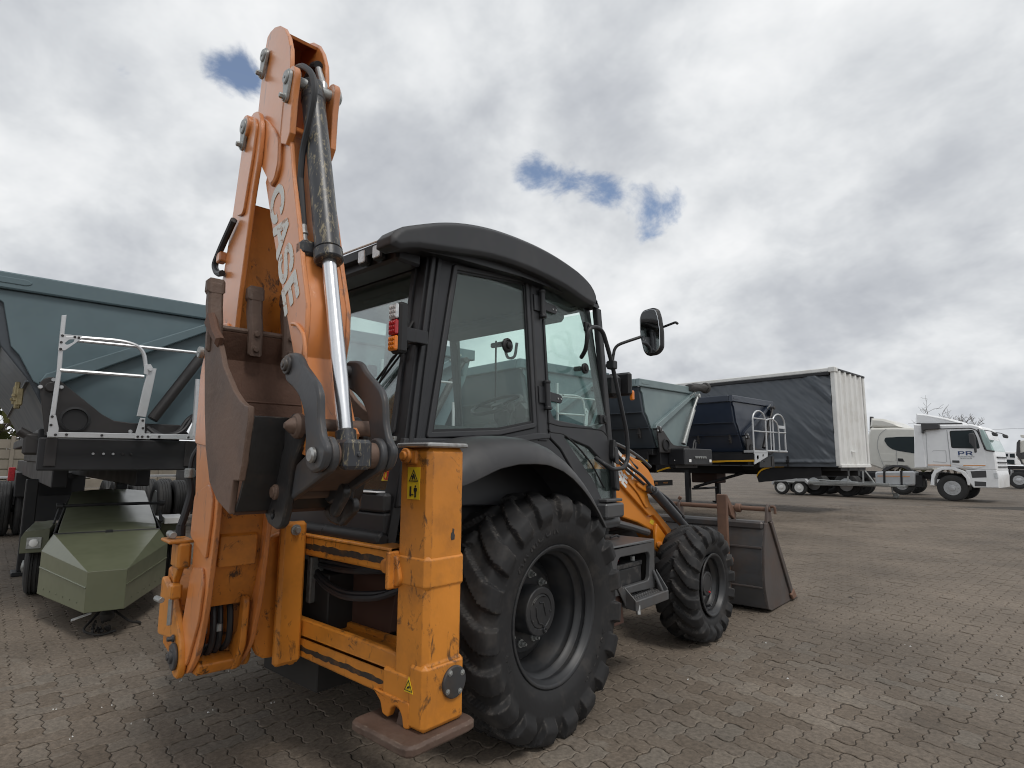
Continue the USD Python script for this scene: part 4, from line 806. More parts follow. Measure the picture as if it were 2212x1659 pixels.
put('cross_tube', [cyl(row(cpn[0], -1.475, cpn[1]), row(cpn[0], VC-0.048, cpn[1]), 0.045, 28), cyl(row(cpn[0], VC+0.05, cpn[1]), row(cpn[0], -1.26, cpn[1]), 0.045, 28), cyl(row(cpn[0], -1.50, cpn[1]), row(cpn[0], -1.236, cpn[1]), 0.030, 28)], 'bucket_rust', LK)
put('cross_pin', [cyl(row(cpn[0], -1.520, cpn[1]), row(cpn[0], -1.50, cpn[1]), 0.026, 24, 0.006), cyl(row(cpn[0], -1.236, cpn[1]), row(cpn[0], -1.215, cpn[1]), 0.026, 24, 0.006)], 'bright_steel', LK)
lp2 = (1.19, 1.352)
dd = np.array([lp2[0]-cpn[0], lp2[1]-cpn[1]]); dd /= np.linalg.norm(dd); nn = np.array([-dd[1], dd[0]])
def bar2(p, q, r0, r1):
    p, q = np.array(p), np.array(q); a0 = math.degrees(math.atan2(*(q-p)[::-1]))
    return [tuple(x) for x in arc(p, r0, a0+90, a0+270, 10)+arc(q, r1, a0-90, a0+90, 10)]
for a, b in ((-1.470, -1.440), (-1.290, -1.262)): put('push_link', prism('S', bar2(cpn, lp2, 0.062, 0.048), a, b, 0.006), 'link_steel', LK)
put('push_link_web', prism('S', bar2(np.array(cpn)+dd*0.08, np.array(lp2)-dd*0.10, 0.03, 0.03), -1.442, -1.288, 0.004), 'bucket_rust', LK)
BK = group_part('digger_bucket', BH)
front_edge = [(0.609, 2.061), (0.702, 2.025), (0.817, 1.932), (0.89, 1.84), (1.042, 1.73), (1.127, 1.686), (1.182, 1.666), (1.227, 1.657), (1.235, 1.616), (1.218, 1.54), (1.202, 1.456), (1.179, 1.397)]
low_edge = [(1.117, 1.395), (1.092, 1.275)]
back_edge = [(0.935, 1.315), (0.819, 1.381), (0.731, 1.513), (0.671, 1.668), (0.603, 1.914), (0.587, 2.015)]
side = front_edge+low_edge+back_edge
for a, b in ((-1.62, -1.598), (-1.122, -1.10)): put('side_plate', prism('S', side, a, b, 0.003), 'bucket_rust', BK)
# shell: wraps from the lip down the back to the hinge plate
lip = [(front_edge[0][0]+0.01, front_edge[0][1]-0.01)]
shell_line = [(0.66, 2.03)]+[(p[0]+0.012, p[1]+(0.004 if p[1] < 1.5 else 0)) for p in back_edge[::-1][1:]]+[(low_edge[1][0]-0.004, low_edge[1][1]+0.012)]
outline_strip(shell_line, -1.60, -1.12, 'bucket_inside', 'shell', BK, th=-0.018)
hp_line = [(1.232, 1.625), (1.222, 1.54), (1.19, 1.43), (1.14, 1.33), (low_edge[1][0]+0.012, low_edge[1][1]+0.008)]
outline_strip(hp_line, -1.60, -1.12, 'bucket_steel', 'hinge_plate', BK, th=-0.016)
put('inner_seam', [tube([row(0.72+0.014, v, 1.72) for v in np.linspace(-1.59, -1.13, 8)], 0.006, 6)], 'bucket_inside', BK)
put('lip_bar', [tube([row(0.648, v, 2.045) for v in np.linspace(-1.62, -1.10, 5)], 0.014, 8)], 'bucket_rust', BK)
for k, v in enumerate((-1.605, -1.435, -1.28, -1.13)):
    sh = [(0.660, 1.93), (0.690, 1.93), (0.690, 2.06), (0.665, 2.14), (0.655, 2.24), (0.605, 2.245), (0.605, 2.14), (0.640, 2.05)]
    tm = cat_meshes([prism('S', sh, v-0.030, v+0.030, 0.010), prism('S', [(0.60, 2.195), (0.66, 2.195), (0.652, 2.262), (0.605, 2.262)], v-0.037, v+0.037, 0.010), lathe([(0.014, 0), (0.012, 0.012)], row(0.690, v, 1.96), UU, 10), lathe([(0.014, 0), (0.012, 0.012)], row(0.690, v, 2.03), UU, 10)])
    put('bucket_tooth', tm, 'bucket_rust', BK)
put('side_cutter', prism('S', [(0.60, 2.06), (0.72, 1.98), (0.80, 1.93), (0.835, 1.965), (0.75, 2.02), (0.66, 2.12)], -1.636, -1.60, 0.012), 'bucket_inside', BK)
bp = (1.366, 1.588)
eo = roundpoly([(1.284, 1.641), (1.367, 1.606), (1.379, 1.556), (1.365, 1.523), (1.306, 1.446), (1.276, 1.319), (1.242, 1.237), (1.194, 1.218), (1.106, 1.233), (1.048, 1.282), (1.036, 1.353), (1.129, 1.427), (1.223, 1.52), (1.212, 1.59)], 0.02)
ph = [(1.151, 1.272)][0]; p2 = [(1.173, 1.353)][0]
for a, b in ((-1.485, -1.455), (-1.255, -1.225)): put('hinge_ear', prism('S', eo, a, b, 0.006, holes=[arc(ph, 0.016, 0, 330, 12)]), 'bucket_steel', BK)
put('hinge_pin', [cyl(row(bp[0], -1.50, bp[1]), row(bp[0], -1.20, bp[1]), 0.030), lathe([(0.044, 0), (0.044, 0.016), (0.036, 0.026)], row(bp[0], -1.485, bp[1]), -V, 28), lathe([(0.028, 0), (0.026, 0.014), (0.010, 0.034)], row(bp[0], -1.508, bp[1]), -V, 24)], 'bucket_rust', BK)
put('hinge_pin', [cyl(row(p2[0], -1.497, p2[1]), row(p2[0], -1.21, p2[1]), 0.028, 24), cyl(row(p2[0], -1.503, p2[1]), row(p2[0], -1.496, p2[1]), 0.020, 24)], 'bucket_rust', BK)
put('back_lug', [prism('S', bar2((1.42, 1.36), (1.36, 1.29), 0.03, 0.022), -1.352, -1.325, 0.005), prism('S', bar2((1.30, 1.30), (1.22, 1.25), 0.03, 0.03), -1.255, -1.225, 0.005)], 'bucket_steel', BK)

# ---- cab
CB = group_part('cab', BH)
def mirrorx(m): m = m.copy(); m.vertices[:, 0] *= -1; m.invert(); return m
outer = [(-0.93, 1.25), (-0.885, 1.56), (-0.705, 2.60), (0.10, 2.74), (0.86, 2.69), (0.885, 2.60), (1.00, 1.75), (1.075, 1.35), (1.065, 1.09), (0.80, 1.09), (0.60, 1.20)]
qwin = roundpoly([(-0.520, 2.575), (0.150, 2.655), (0.158, 1.685), (-0.185, 1.622), (-0.745, 1.585)], 0.02)
qglass = roundpoly([(-0.500, 2.555), (0.132, 2.632), (0.140, 1.702), (-0.180, 1.645), (-0.718, 1.608)], 0.03)
dopen = roundpoly([(0.290, 2.675), (0.775, 2.670), (0.865, 2.45), (0.985, 1.72), (1.050, 1.36), (1.035, 1.13), (0.82, 1.13), (0.62, 1.30), (0.40, 1.55), (0.288, 1.62)], 0.02)
side = prism('C', outer, -0.055, 0.0, 0.006, holes=[qwin, dopen])
put('side_frame', side, 'cab_frame_paint', CB); put('side_frame', mirrorx(side), 'cab_frame_paint', CB)
def ring(poly, w):
    g = sg.Polygon(poly).buffer(-w, join_style=2, mitre_limit=2.0)
    return [tuple(p) for p in list(g.exterior.coords)[:-1]]
gk = prism('C', qwin, -0.030, 0.012, 0.004, holes=[ring(qwin, 0.030)])
put('window_surround', gk, 'cab_plastic', CB); put('window_surround', mirrorx(gk), 'cab_plastic', CB)
pane = prism('C', qglass, -0.012, -0.006)
put('side_pane', pane, 'cab_glass', CB, smooth=False); put('side_pane', mirrorx(pane), 'cab_glass', CB, smooth=False)
sl = prism('C', ring(qwin, 0.028), -0.010, 0.001, 0.0, holes=[ring(qwin, 0.044)])
put('pane_border', sl, 'black_plastic', CB)
put('pane_latch', [lathe([(0.045, 0), (0.045, 0.012), (0.034, 0.018), (0.030, 0.012), (0.022, 0.014), (0.020, 0.028), (0.008, 0.032)], (0.80-0.067*(2.17-1.5)-0.010, -0.075, 2.175), EX, 32)], 'black_plastic', CB)
# sill under the side window and the panel down to the wing
put('side_sill', [prism('C', [(-0.90, 1.548), (-0.20, 1.566), (0.20, 1.612), (0.285, 1.618), (0.285, 1.650), (0.17, 1.650), (-0.20, 1.600), (-0.89, 1.580)], -0.02, 0.016, 0.005)], 'cab_plastic', CB)
# pillars: ribbed strips over the rear corner and the door post
for y, dy, w, p in ((-0.895, 0.185, 0.028, 0.020), (-0.845, 0.185, 0.030, 0.012)):
    strip = prism('C', [(y, 1.40), (y+w, 1.40), (y+w+dy+0.02, 2.58), (y+dy+0.02, 2.58)], -0.03, p, 0.004)
    put('corner_strip', strip, 'cab_frame_paint', CB)
put('door_post', prism('C', [(0.175, 1.60), (0.262, 1.60), (0.262, 2.70), (0.175, 2.70)], -0.03, 0.010, 0.008), 'cab_plastic', CB)
# door
DR = group_part('door', BH)
dfr = ring(dopen, 0.007)
up_hole = roundpoly([(0.312, 2.640), (0.752, 2.645), (0.842, 2.43), (0.945, 1.80), (0.925, 1.752), (0.745, 1.718), (0.355, 1.745), (0.318, 1.80)], 0.02)
low_hole = roundpoly([(0.445, 1.640), (0.745, 1.575), (1.030, 1.400), (1.022, 1.190), (0.878, 1.190), (0.775, 1.340), (0.630, 1.470)], 0.02)
put('door_frame', prism('C', dfr, -0.035, 0.006, 0.005, holes=[up_hole, low_hole]), 'cab_plastic', DR)
pane_u = roundpoly([(0.300, 2.635), (0.765, 2.640), (0.858, 2.43), (0.965, 1.80), (0.942, 1.742), (0.840, 1.700), (0.36, 1.80), (0.306, 1.85)], 0.025)
put('upper_pane', prism('C', pane_u, 0.008, 0.014), 'cab_glass', DR, smooth=False)
put('lower_pane', prism('C', ring(low_hole, -0.012), -0.020, -0.014), 'cab_glass', DR, smooth=False)
put('door_seal', tube([place('C', [p], 0.003)[0] for p in [(0.285, 1.68), (0.30, 1.66), (0.45, 1.655), (0.61, 1.57), (0.76, 1.46), (0.90, 1.29)]], 0.006, 6, 0.05), 'seal_rubber', DR)
put('door_seal', tube([place('C', [p], 0.004)[0] for p in [(0.285, 1.72), (0.40, 1.705), (0.745, 1.705), (0.93, 1.70), (0.99, 1.66)]], 0.006, 6, 0.05), 'seal_rubber', DR)
def cpt(y, z, w): return place('C', [(y, z)], w)[0]
for z in (2.505, 1.895):
    hp_ = [cyl(cpt(0.258, z-0.085, 0.030), cpt(0.258, z+0.085, 0.030), 0.021, 20), cyl(cpt(0.258, z-0.095, 0.030), cpt(0.258, z-0.075, 0.030), 0.026, 20), cyl(cpt(0.258, z+0.075, 0.030), cpt(0.258, z+0.095, 0.030), 0.026, 20),
           prism('C', roundpoly([(0.255, z-0.035), (0.255, z+0.030), (0.41, z+0.015), (0.43, z-0.005), (0.41, z-0.042)], 0.012), 0.018, 0.030, 0.003),
           prism('C', [(0.185, z-0.055), (0.250, z-0.055), (0.250, z+0.055), (0.185, z+0.055)], 0.008, 0.022, 0.003), lathe([(0.008, 0), (0.007, 0.012)], cpt(0.258, z-0.095, 0.03), (0, 0, -1), 8)]
    h = put('hinge', hp_, 'cab_frame_paint', DR)
    for y in (0.372, 0.406): put('hinge_bolt', lathe([(0.007, 0), (0.006, 0.004)], cpt(y, z-0.013, 0.030), EX, 10), 'bright_steel', h)
for y, z in ((0.79, 2.445), (0.905, 1.775)):
    put('pane_clamp', [prism('C', roundpoly([(y-0.035, z-0.035), (y+0.035, z-0.03), (y+0.035, z+0.035), (y-0.035, z+0.035)], 0.01), 0.012, 0.040, 0.006), cyl(cpt(y+0.012, z, 0.040), cpt(y+0.012, z, 0.052), 0.024, 20)], 'black_plastic', DR)
put('pane_knob', [cyl(cpt(0.725, 2.13, 0.014), cpt(0.725, 2.13, 0.036), 0.038, 24), cyl(cpt(0.725, 2.13, 0.036), cpt(0.725, 2.13, 0.044), 0.020, 16), cyl(cpt(0.705, 2.13, 0.0), cpt(0.705, 2.13, -0.05), 0.018, 16)], 'black_plastic', DR)
put('door_lock', [prism('C', roundpoly([(0.985, 1.50), (1.055, 1.46), (1.050, 1.62), (1.015, 1.64)], 0.02), 0.004, 0.05, 0.008), prism('C', roundpoly([(0.985, 1.28), (1.045, 1.26), (1.045, 1.42), (0.99, 1.45)], 0.02), 0.004, 0.05, 0.008)], 'black_plastic', DR)
put('lock_face', prism('C', roundpoly([(1.0, 1.46), (1.045, 1.45), (1.045, 1.575), (1.005, 1.585)], 0.012), 0.048, 0.058, 0.004), 'cab_plastic', DR)
put('handle_rail', tube([(0.80, 0.655, 2.20), (0.895, 0.575, 2.235), (0.915, 0.565, 2.37), (0.915, 0.66, 2.405), (0.915, 0.755, 2.39), (0.915, 0.865, 2.19), (0.915, 1.065, 1.68), (0.915, 1.075, 1.50), (0.915, 1.02, 1.43), (0.915, 0.86, 1.42), (0.90, 0.80, 1.45), (0.82, 0.79, 1.50)], 0.0155, 10, 0.07), 'cab_frame_paint', CB)
# mirror on its arm
MR = group_part('mirror', BH)
my = 1.02
mo = roundpoly([(q[0], q[1]) for q in [(1.055, 2.521), (1.079, 2.565), (1.162, 2.575), (1.202, 2.559), (1.221, 2.499), (1.235, 2.388), (1.232, 2.268), (1.193, 2.23), (1.112, 2.226), (1.082, 2.262), (1.054, 2.386)]], 0.04, 5)
put('mirror_housing', prism('Y', mo, my, my+0.055, 0.018), 'black_plastic', MR)
put('mirror_face', prism('Y', inset(ccw(mo), 0.014), my-0.003, my+0.004, 0.002), 'mirror_glass', MR)
mc = np.mean(mo, 0)
put('mirror_arm', [tube([(0.915, 0.875, 2.17), (0.93, 0.89, 2.30), (1.0, 0.95, 2.335), (mc[0]-0.03, my+0.07, 2.40), (mc[0]+0.0, my+0.07, 2.41)], 0.011, 8, 0.05), tube([(mc[0], my+0.07, 2.42), (mc[0]+0.16, my+0.07, 2.455), (mc[0]+0.175, my+0.07, 2.44)], 0.009, 8, 0.01), box(0.885, 0.945, 0.845, 0.90, 2.13, 2.19, 0.006)], 'black_plastic', MR)
# rear wall of the cab
def rear(y, z): return -0.885+0.175*(z-1.56)+y
def rpl(pts, a, b, bev=0.0, holes=()):
    m = prism('Y', pts, 0, 1.0, 0.0, holes); t = m.vertices[:, 1].copy(); m.vertices[:, 1] = rear(0, m.vertices[:, 2])+a+(b-a)*t; return m
ro = [(-0.80, 1.05), (0.80, 1.05), (0.80, 1.55), (0.725, 2.60), (-0.725, 2.60), (-0.80, 1.55)]
rh = roundpoly([(-0.715, 1.600), (0.715, 1.600), (0.655, 2.53), (-0.655, 2.53)], 0.03)
rl = roundpoly([(-0.72, 1.325), (0.72, 1.325), (0.725, 1.545), (-0.725, 1.545)], 0.02)
put('rear_frame', rpl(ro, 0.0, 0.05, holes=[rh, rl]), 'cab_frame_paint', CB)
put('rear_surround', [rpl(rh, -0.012, 0.02, holes=[ring(rh, 0.028)])], 'cab_plastic', CB)
put('rear_pane', rpl(ring(rh, 0.020), 0.004, 0.010), 'rear_glass', CB, smooth=False)
put('lower_rear_pane', rpl(inset(ccw(rl), 0.002), 0.014, 0.020), 'rear_glass', CB, smooth=False)
put('rear_trim', box(-0.735, 0.735, rear(-0.012, 1.575), rear(0.01, 1.575), 1.566, 1.590, 0.004), 'zinc', CB)
put('paper_strip', [box(0.36, 0.72, rear(-0.055, 1.32), rear(0.0, 1.32), 1.316, 1.321, 0.001)], 'paper', CB)
put('rear_ledge', box(-0.78, 0.785, rear(-0.05, 1.30), rear(0.0, 1.30), 1.225, 1.315, 0.012), 'cab_plastic', CB)
put('rear_panel', [box(-0.78, 0.79, rear(-0.03, 1.18), rear(0.02, 1.18), 1.12, 1.222, 0.008)], 'cab_plastic', CB)
put('rear_guard', [cyl((-0.76, -0.985, 1.10), (0.80, -0.985, 1.10), 0.038, 20, 0.012), cyl((0.318, -0.985, 1.10), (0.324, -0.985, 1.10), 0.0395, 20, 0.001)], 'black_plastic', CB)
put('under_floor', box(-0.78, 0.80, -0.93, 0.75, 1.00, 1.08, 0.02), 'chassis_dark', CB)
dc = put('warning_decal', rpl([(0.660, 1.372), (0.740, 1.372), (0.766, 1.503), (0.700, 1.500)], 0.0085, 0.0095), 'decal_yellow', CB, smooth=False)
rx = np.array([1.0, 0.02, 0.0]); ry = np.array([0.24, 0.17, 1.0])
put('symbol', tri_sign((0.725, rear(0.0080, 1.468), 1.468), rx, ry, 0.055), 'decal_black', dc, smooth=False)
fb = sg.Point(0, 0).buffer(0.030).difference(sg.Point(0, 0).buffer(0.024)).union(sg.LineString([(-.019, .019), (.019, -.019)]).buffer(0.003))
put('symbol', flatshape(fb, (0.705, rear(0.0078, 1.405), 1.405), rx, ry), 'decal_red', dc, smooth=False)
put('symbol', flatshape(aff.scale(man(0.045), 1, 1), (0.705, rear(0.0074, 1.403), 1.403), rx, ry), 'decal_red', dc, smooth=False)
put('wiper', [tube([(0.52, rear(-0.02, 1.86), 1.86), (0.62, rear(-0.035, 2.0), 2.0), (0.70, rear(-0.02, 2.06), 2.06)], 0.006, 6, 0.02), tube([(0.40, rear(-0.02, 1.80), 1.80), (0.67, rear(-0.03, 2.04), 2.04)], 0.007, 6), tube([(0.44, rear(-0.02, 1.79), 1.79), (0.69, rear(-0.03, 2.02), 2.02)], 0.006, 6), tube([(0.70, rear(-0.01, 2.05), 2.05), (0.695, rear(-0.03, 2.12), 2.12), (0.70, rear(-0.0, 2.20), 2.20)], 0.010, 8, 0.03)], 'black_plastic', CB)
# tail lamp on its bracket
TL = group_part('tail_lamp', BH)
tx0, tx1, ty = 0.765, 0.830, -0.965
zz = [2.000, 2.078, 2.158, 2.238]
put('lamp_housing', box(tx0-0.005, tx1+0.012, ty, ty+0.055, zz[0]-0.008, zz[3]+0.008, 0.012), 'black_plastic', TL)
for i, mt in enumerate(('lamp_orange', 'lamp_red', 'lamp_clear')):
    P = [box(tx0, tx1, ty-0.016, ty+0.004, zz[i]+0.002, zz[i+1]-0.002, 0.008)]
    for a in range(3):
        for b in range(3): P.append(hull([(tx0+0.008+a*0.017, ty-0.017, zz[i]+0.010+b*0.021), (tx0+0.023+a*0.017, ty-0.017, zz[i]+0.010+b*0.021), (tx0+0.023+a*0.017, ty-0.017, zz[i]+0.028+b*0.021), (tx0+0.008+a*0.017, ty-0.017, zz[i]+0.028+b*0.021), (tx0+0.0155+a*0.017, ty-0.0225, zz[i]+0.019+b*0.021), (tx0+0.0155+a*0.017, ty-0.01, zz[i]+0.019+b*0.021)]))
    put('lens', P, mt, TL, smooth=20)
put('lamp_bracket', [box(tx1, tx1+0.006, ty+0.02, -0.80, 2.055, 2.125, 0.002), box(0.775, 0.838, -0.865, -0.78, 2.055, 2.125, 0.004)], 'cab_frame_paint', TL)
# roof: a crowned shell that overhangs, with thick side mouldings
RF = group_part('roof', BH)
topc = [(-0.955, 2.600), (-0.80, 2.685), (-0.60, 2.755), (-0.381, 2.800), (0.044, 2.828), (0.446, 2.800), (0.702, 2.742), (0.86, 2.66), (0.90, 2.61)]
botc = [(0.88, 2.595), (0.60, 2.62), (0.0, 2.62), (-0.55, 2.585), (-0.80, 2.555), (-0.95, 2.555)]
rings = []
for x in np.linspace(-0.80, 0.80, 15):
    k = 0.035*(1-(x/0.80)**2)
    rings.append([(x, y, z+k*min(1, max(0, (z-2.60)*6))+0.0*abs(x)) for y, z in topc]+[(x, y, z) for y, z in botc])
put('roof_shell', skin([np.array(r) for r in rings]), 'cab_frame_paint', RF, smooth=40)
put('roof_skin_edge', tube([(x, -0.957, 2.603+0.012*(1-(x/0.8)**2)) for x in np.linspace(-0.80, 0.80, 9)], 0.006, 6), 'white_panel', RF)
from scipy.interpolate import make_interp_spline
up_ = np.array([(-1.045, 2.552), (-1.02, 2.585), (-0.889, 2.658), (-0.702, 2.732), (-0.381, 2.808), (-0.10, 2.832), (0.20, 2.830), (0.446, 2.803), (0.62, 2.765), (0.722, 2.715), (0.772, 2.655), (0.778, 2.612)])
lo_ = np.array([(0.745, 2.578), (0.64, 2.586), (0.44, 2.622), (0.20, 2.645), (0.044, 2.652), (-0.15, 2.650), (-0.35, 2.635), (-0.697, 2.575), (-0.985, 2.505), (-1.030, 2.492), (-1.045, 2.510)])
smth = lambda P, n: make_interp_spline(np.r_[0, np.cumsum(np.linalg.norm(np.diff(P, axis=0), axis=1))], P, k=2)(np.linspace(0, np.linalg.norm(np.diff(P, axis=0), axis=1).sum(), n))
tr = [tuple(p) for p in smth(up_, 40)]+[tuple(p) for p in smth(lo_, 30)]
trim = prism('X', tr, 0.715, 0.865, 0.020)
put('roof_moulding', trim, 'roof_plastic', RF, smooth=30); put('roof_moulding', mirrorx(trim), 'roof_plastic', RF, smooth=30)
put('front_moulding', box(-0.80, 0.80, 0.72, 0.90, 2.60, 2.68, 0.03), 'cab_plastic', RF)
for x in (0.475, 0.605):
    g = put('work_lamp', prism('Y', roundpoly([(x-0.038, 2.515), (x+0.038, 2.515), (x+0.038, 2.60), (x-0.038, 2.60)], 0.015), -0.950, -0.915, 0.006), 'black_plastic', RF)
    put('lamp_lens', prism('Y', roundpoly([(x-0.030, 2.523), (x+0.030, 2.523), (x+0.030, 2.592), (x-0.030, 2.592)], 0.012), -0.958, -0.948, 0.003), 'lamp_clear', g)
put('lamp_plug', [box(0.56, 0.60, -0.90, -0.87, 2.525, 2.56, 0.006), box(0.64, 0.68, -0.90, -0.87, 2.525, 2.56, 0.006)], 'black_plastic', RF)
put('rear_header', [box(-0.72, 0.72, -0.905, -0.74, 2.50, 2.575, 0.015)], 'cab_frame_paint', RF)
put('lining', [box(-0.70, 0.70, -0.60, 0.72, 2.560, 2.58, 0.01), box(-0.50, 0.60, -0.66, -0.40, 2.47, 2.565, 0.03), box(0.0, 0.35, -0.62, -0.45, 2.44, 2.48, 0.015), box(-0.60, 0.60, 0.45, 0.75, 2.50, 2.57, 0.03)], 'headliner', RF)
# front of the cab, left door posts, inside
put('front_frame', [prism('X', [(0.865, 2.60), (0.925, 2.60), (1.095, 1.35), (1.07, 1.10), (1.02, 1.10), (1.035, 1.35)], a, b, 0.006) for a, b in ((0.755, 0.80), (-0.80, -0.755))]+[box(-0.78, 0.78, 1.02, 1.09, 1.05, 1.42, 0.02)], 'cab_plastic', CB)
put('front_pane', prism('X', [(0.885, 2.58), (0.891, 2.58), (1.066, 1.40), (1.06, 1.40)], -0.755, 0.755), 'cab_glass', CB, smooth=False)
lft = prism('C', [(0.16, 1.55), (0.285, 1.55), (0.285, 2.70), (0.16, 2.70)], -0.07, -0.005, 0.006)
put('left_post', mirrorx(lft), 'cab_frame_paint', CB)
IN = group_part('cab_interior', BH)
put('cab_floor', box(-0.74, 0.74, -0.82, 1.0, 1.09, 1.11), 'black_plastic', IN)
put('dashboard', [box(-0.35, 0.35, 0.80, 1.0, 1.1, 1.78, 0.05), box(0.42, 0.72, 0.10, 0.9, 1.1, 1.62, 0.06), box(-0.16, 0.18, 0.74, 0.92, 1.76, 1.93, 0.05), hull([(-0.02, 0.60, 1.10), (0.14, 0.60, 1.10), (0.14, 0.82, 1.1), (-0.02, 0.82, 1.1), (0.02, 0.66, 1.86), (0.10, 0.66, 1.86), (0.10, 0.74, 1.88), (0.02, 0.74, 1.88)])], 'black_plastic', IN)
put('side_console', [box(0.50, 0.74, -0.78, 0.10, 1.1, 1.665, 0.04), box(-0.74, -0.52, -0.78, 0.30, 1.1, 1.60, 0.04)], 'black_plastic', IN)
put('driver_seat', [box(-0.24, 0.24, -0.30, 0.22, 1.36, 1.48, 0.05), box(-0.24, 0.24, -0.40, -0.24, 1.44, 1.98, 0.05), box(-0.15, 0.15, -0.16, 0.12, 1.1, 1.37, 0.02), box(0.26, 0.32, -0.26, 0.14, 1.60, 1.66, 0.02), box(-0.32, -0.26, -0.26, 0.14, 1.60, 1.66, 0.02)], 'seat_fabric', IN)
wx, wy, wz = 0.05, 0.60, 1.905; n_ = np.array([0.0, -0.42, 0.9]); ax_, ay_, _ = basis(n_)
wc = np.array([wx, wy, wz]); nz = n_/np.linalg.norm(n_)
wrings = [np.array([wc+(math.cos(t)*ax_+math.sin(t)*ay_)*(0.20+0.014*math.cos(p))+nz*0.014*math.sin(p) for p in np.arange(8)/8*2*np.pi]) for t in np.arange(40)/40*2*np.pi]
put('steering_wheel', [skin(wrings, loop=True), cyl(wc-nz*0.05, wc+nz*0.005, 0.05, 16)]+[tube([wc-nz*0.02, wc+(math.cos(t)*ax_+math.sin(t)*ay_)*0.19], 0.012, 6) for t in (0.5, 2.6, 4.7)], 'black_plastic', IN)
put('control_lever', [tube([(0.30, 0.45, 1.6), (0.28, 0.50, 1.82)], 0.012, 6), lathe([(0.01, 0), (0.03, 0.02), (0.03, 0.05), (0.012, 0.08)], (0.28, 0.50, 1.82), (0, 0, 1), 12), tube([(-0.35, -0.55, 1.3), (-0.33, -0.6, 1.9)], 0.012, 6), tube([(0.35, -0.55, 1.3), (0.33, -0.6, 1.75)], 0.012, 6), lathe([(0.01, 0), (0.03, 0.02), (0.03, 0.05), (0.012, 0.08)], (0.33, -0.6, 1.75), (0, 0, 1), 12), lathe([(0.01, 0), (0.03, 0.02), (0.03, 0.05), (0.012, 0.08)], (-0.33, -0.6, 1.9), (0, 0, 1), 12)], 'black_plastic', IN)
put('inside_bracket', [lathe([(0.01, 0), (0.045, 0.01), (0.05, 0.03), (0.01, 0.04)], (-0.60, -0.15, 2.06), EX, 20), box(-0.68, -0.58, -0.14, -0.06, 2.10, 2.19, 0.01), tube([(-0.15, 0.80, 1.9), (-0.13, 0.78, 2.46)], 0.008, 6), tube([(-0.05, 0.79, 2.42), (-0.02, 0.8, 2.30), (0.06, 0.8, 2.30), (0.08, 0.8, 2.42)], 0.012, 6, 0.05), box(-0.20, 0.0, 0.78, 0.82, 2.41, 2.45, 0.01)], 'black_plastic', IN)
# rear wing over the wheel
tp = np.array([(-0.86, 1.43), (-0.80, 1.505), (-0.726, 1.545), (-0.526, 1.588), (-0.374, 1.602), (-0.189, 1.594), (-0.05, 1.555), (0.055, 1.503), (0.16, 1.425), (0.254, 1.345), (0.33, 1.265), (0.405, 1.165), (0.455, 1.08)])
bt = np.array([(-0.85, 1.355), (-0.79, 1.358), (-0.72, 1.378), (-0.55, 1.434), (-0.40, 1.456), (-0.265, 1.458), (-0.15, 1.452), (-0.02, 1.418), (0.075, 1.375), (0.16, 1.322), (0.24, 1.262), (0.33, 1.18), (0.42, 1.075)])
rings = []
for (ty_, tz), (by, bz) in zip(tp, bt):
    mid = (np.array([ty_, tz])+[by, bz])/2
    sec = [(0.62, ty_, tz+0.012), (0.80, ty_, tz+0.010), (0.98, ty_, tz+0.004), (1.06, ty_+(by-ty_)*0.12, tz+(bz-tz)*0.12), (1.112, ty_+(by-ty_)*0.40, tz+(bz-tz)*0.40), (1.130, by+(ty_-by)*0.25, bz+(tz-bz)*0.25), (1.128, by, bz), (1.108, by, bz+0.006), (1.09, by+(ty_-by)*0.45, bz+(tz-bz)*0.45), (1.03, by+(ty_-by)*0.70, bz+(tz-bz)*0.70), (0.80, by+(ty_-by)*0.80, bz+(tz-bz)*0.80), (0.62, by+(ty_-by)*0.82, bz+(tz-bz)*0.82)]
    rings.append(np.array(sec))
rings = [np.array([np.interp(q, np.arange(len(rings)), [r[k][c] for r in rings]) for k in range(12) for c in range(3)]).reshape(12, 3) for q in np.linspace(0, len(rings)-1, 40)]
wing = skin(rings)
WG = put('rear_wing', wing, 'fender_plastic', BH, smooth=40)
put('rear_wing', mirrorx(wing), 'fender_plastic', BH, smooth=40)
put('wheel_arch', [box(0.55, 0.64, -0.80, 0.62, 0.95, 1.55, 0.02)], 'chassis_dark', BH)

# ---- step, tank and battery box on the right
SB = group_part('step_box', BH)
hole = roundpoly([(0.760, 0.640), (1.195, 0.640), (1.215, 0.80), (1.19, 0.835), (0.79, 0.842), (0.755, 0.80)], 0.03)
put('box_frame', [prism('X', [(0.70, 0.60), (1.275, 0.575), (1.285, 0.905), (0.66, 0.915), (0.66, 0.70)], 0.965, 1.0, 0.005, holes=[hole]), box(0.45, 1.0, 0.60, 1.285, 0.893, 0.918, 0.006)], 'step_steel', SB)
put('box_inside', [box(0.45, 0.50, 0.66, 1.28, 0.60, 0.90), box(0.45, 0.97, 1.235, 1.275, 0.58, 0.90), box(0.45, 0.97, 0.66, 1.28, 0.58, 0.60)], 'chassis_dark', SB)
put('battery', [box(0.70, 0.955, 0.785, 1.165, 0.60, 0.745, 0.008), box(0.695, 0.960, 0.78, 1.17, 0.745, 0.778, 0.006)], 'battery_case', SB)
put('battery_terminal', [cyl((0.92, 1.10, 0.775), (0.92, 1.10, 0.81), 0.018, 12), cyl((0.92, 0.85, 0.775), (0.92, 0.85, 0.795), 0.012, 12)], 'zinc', SB)
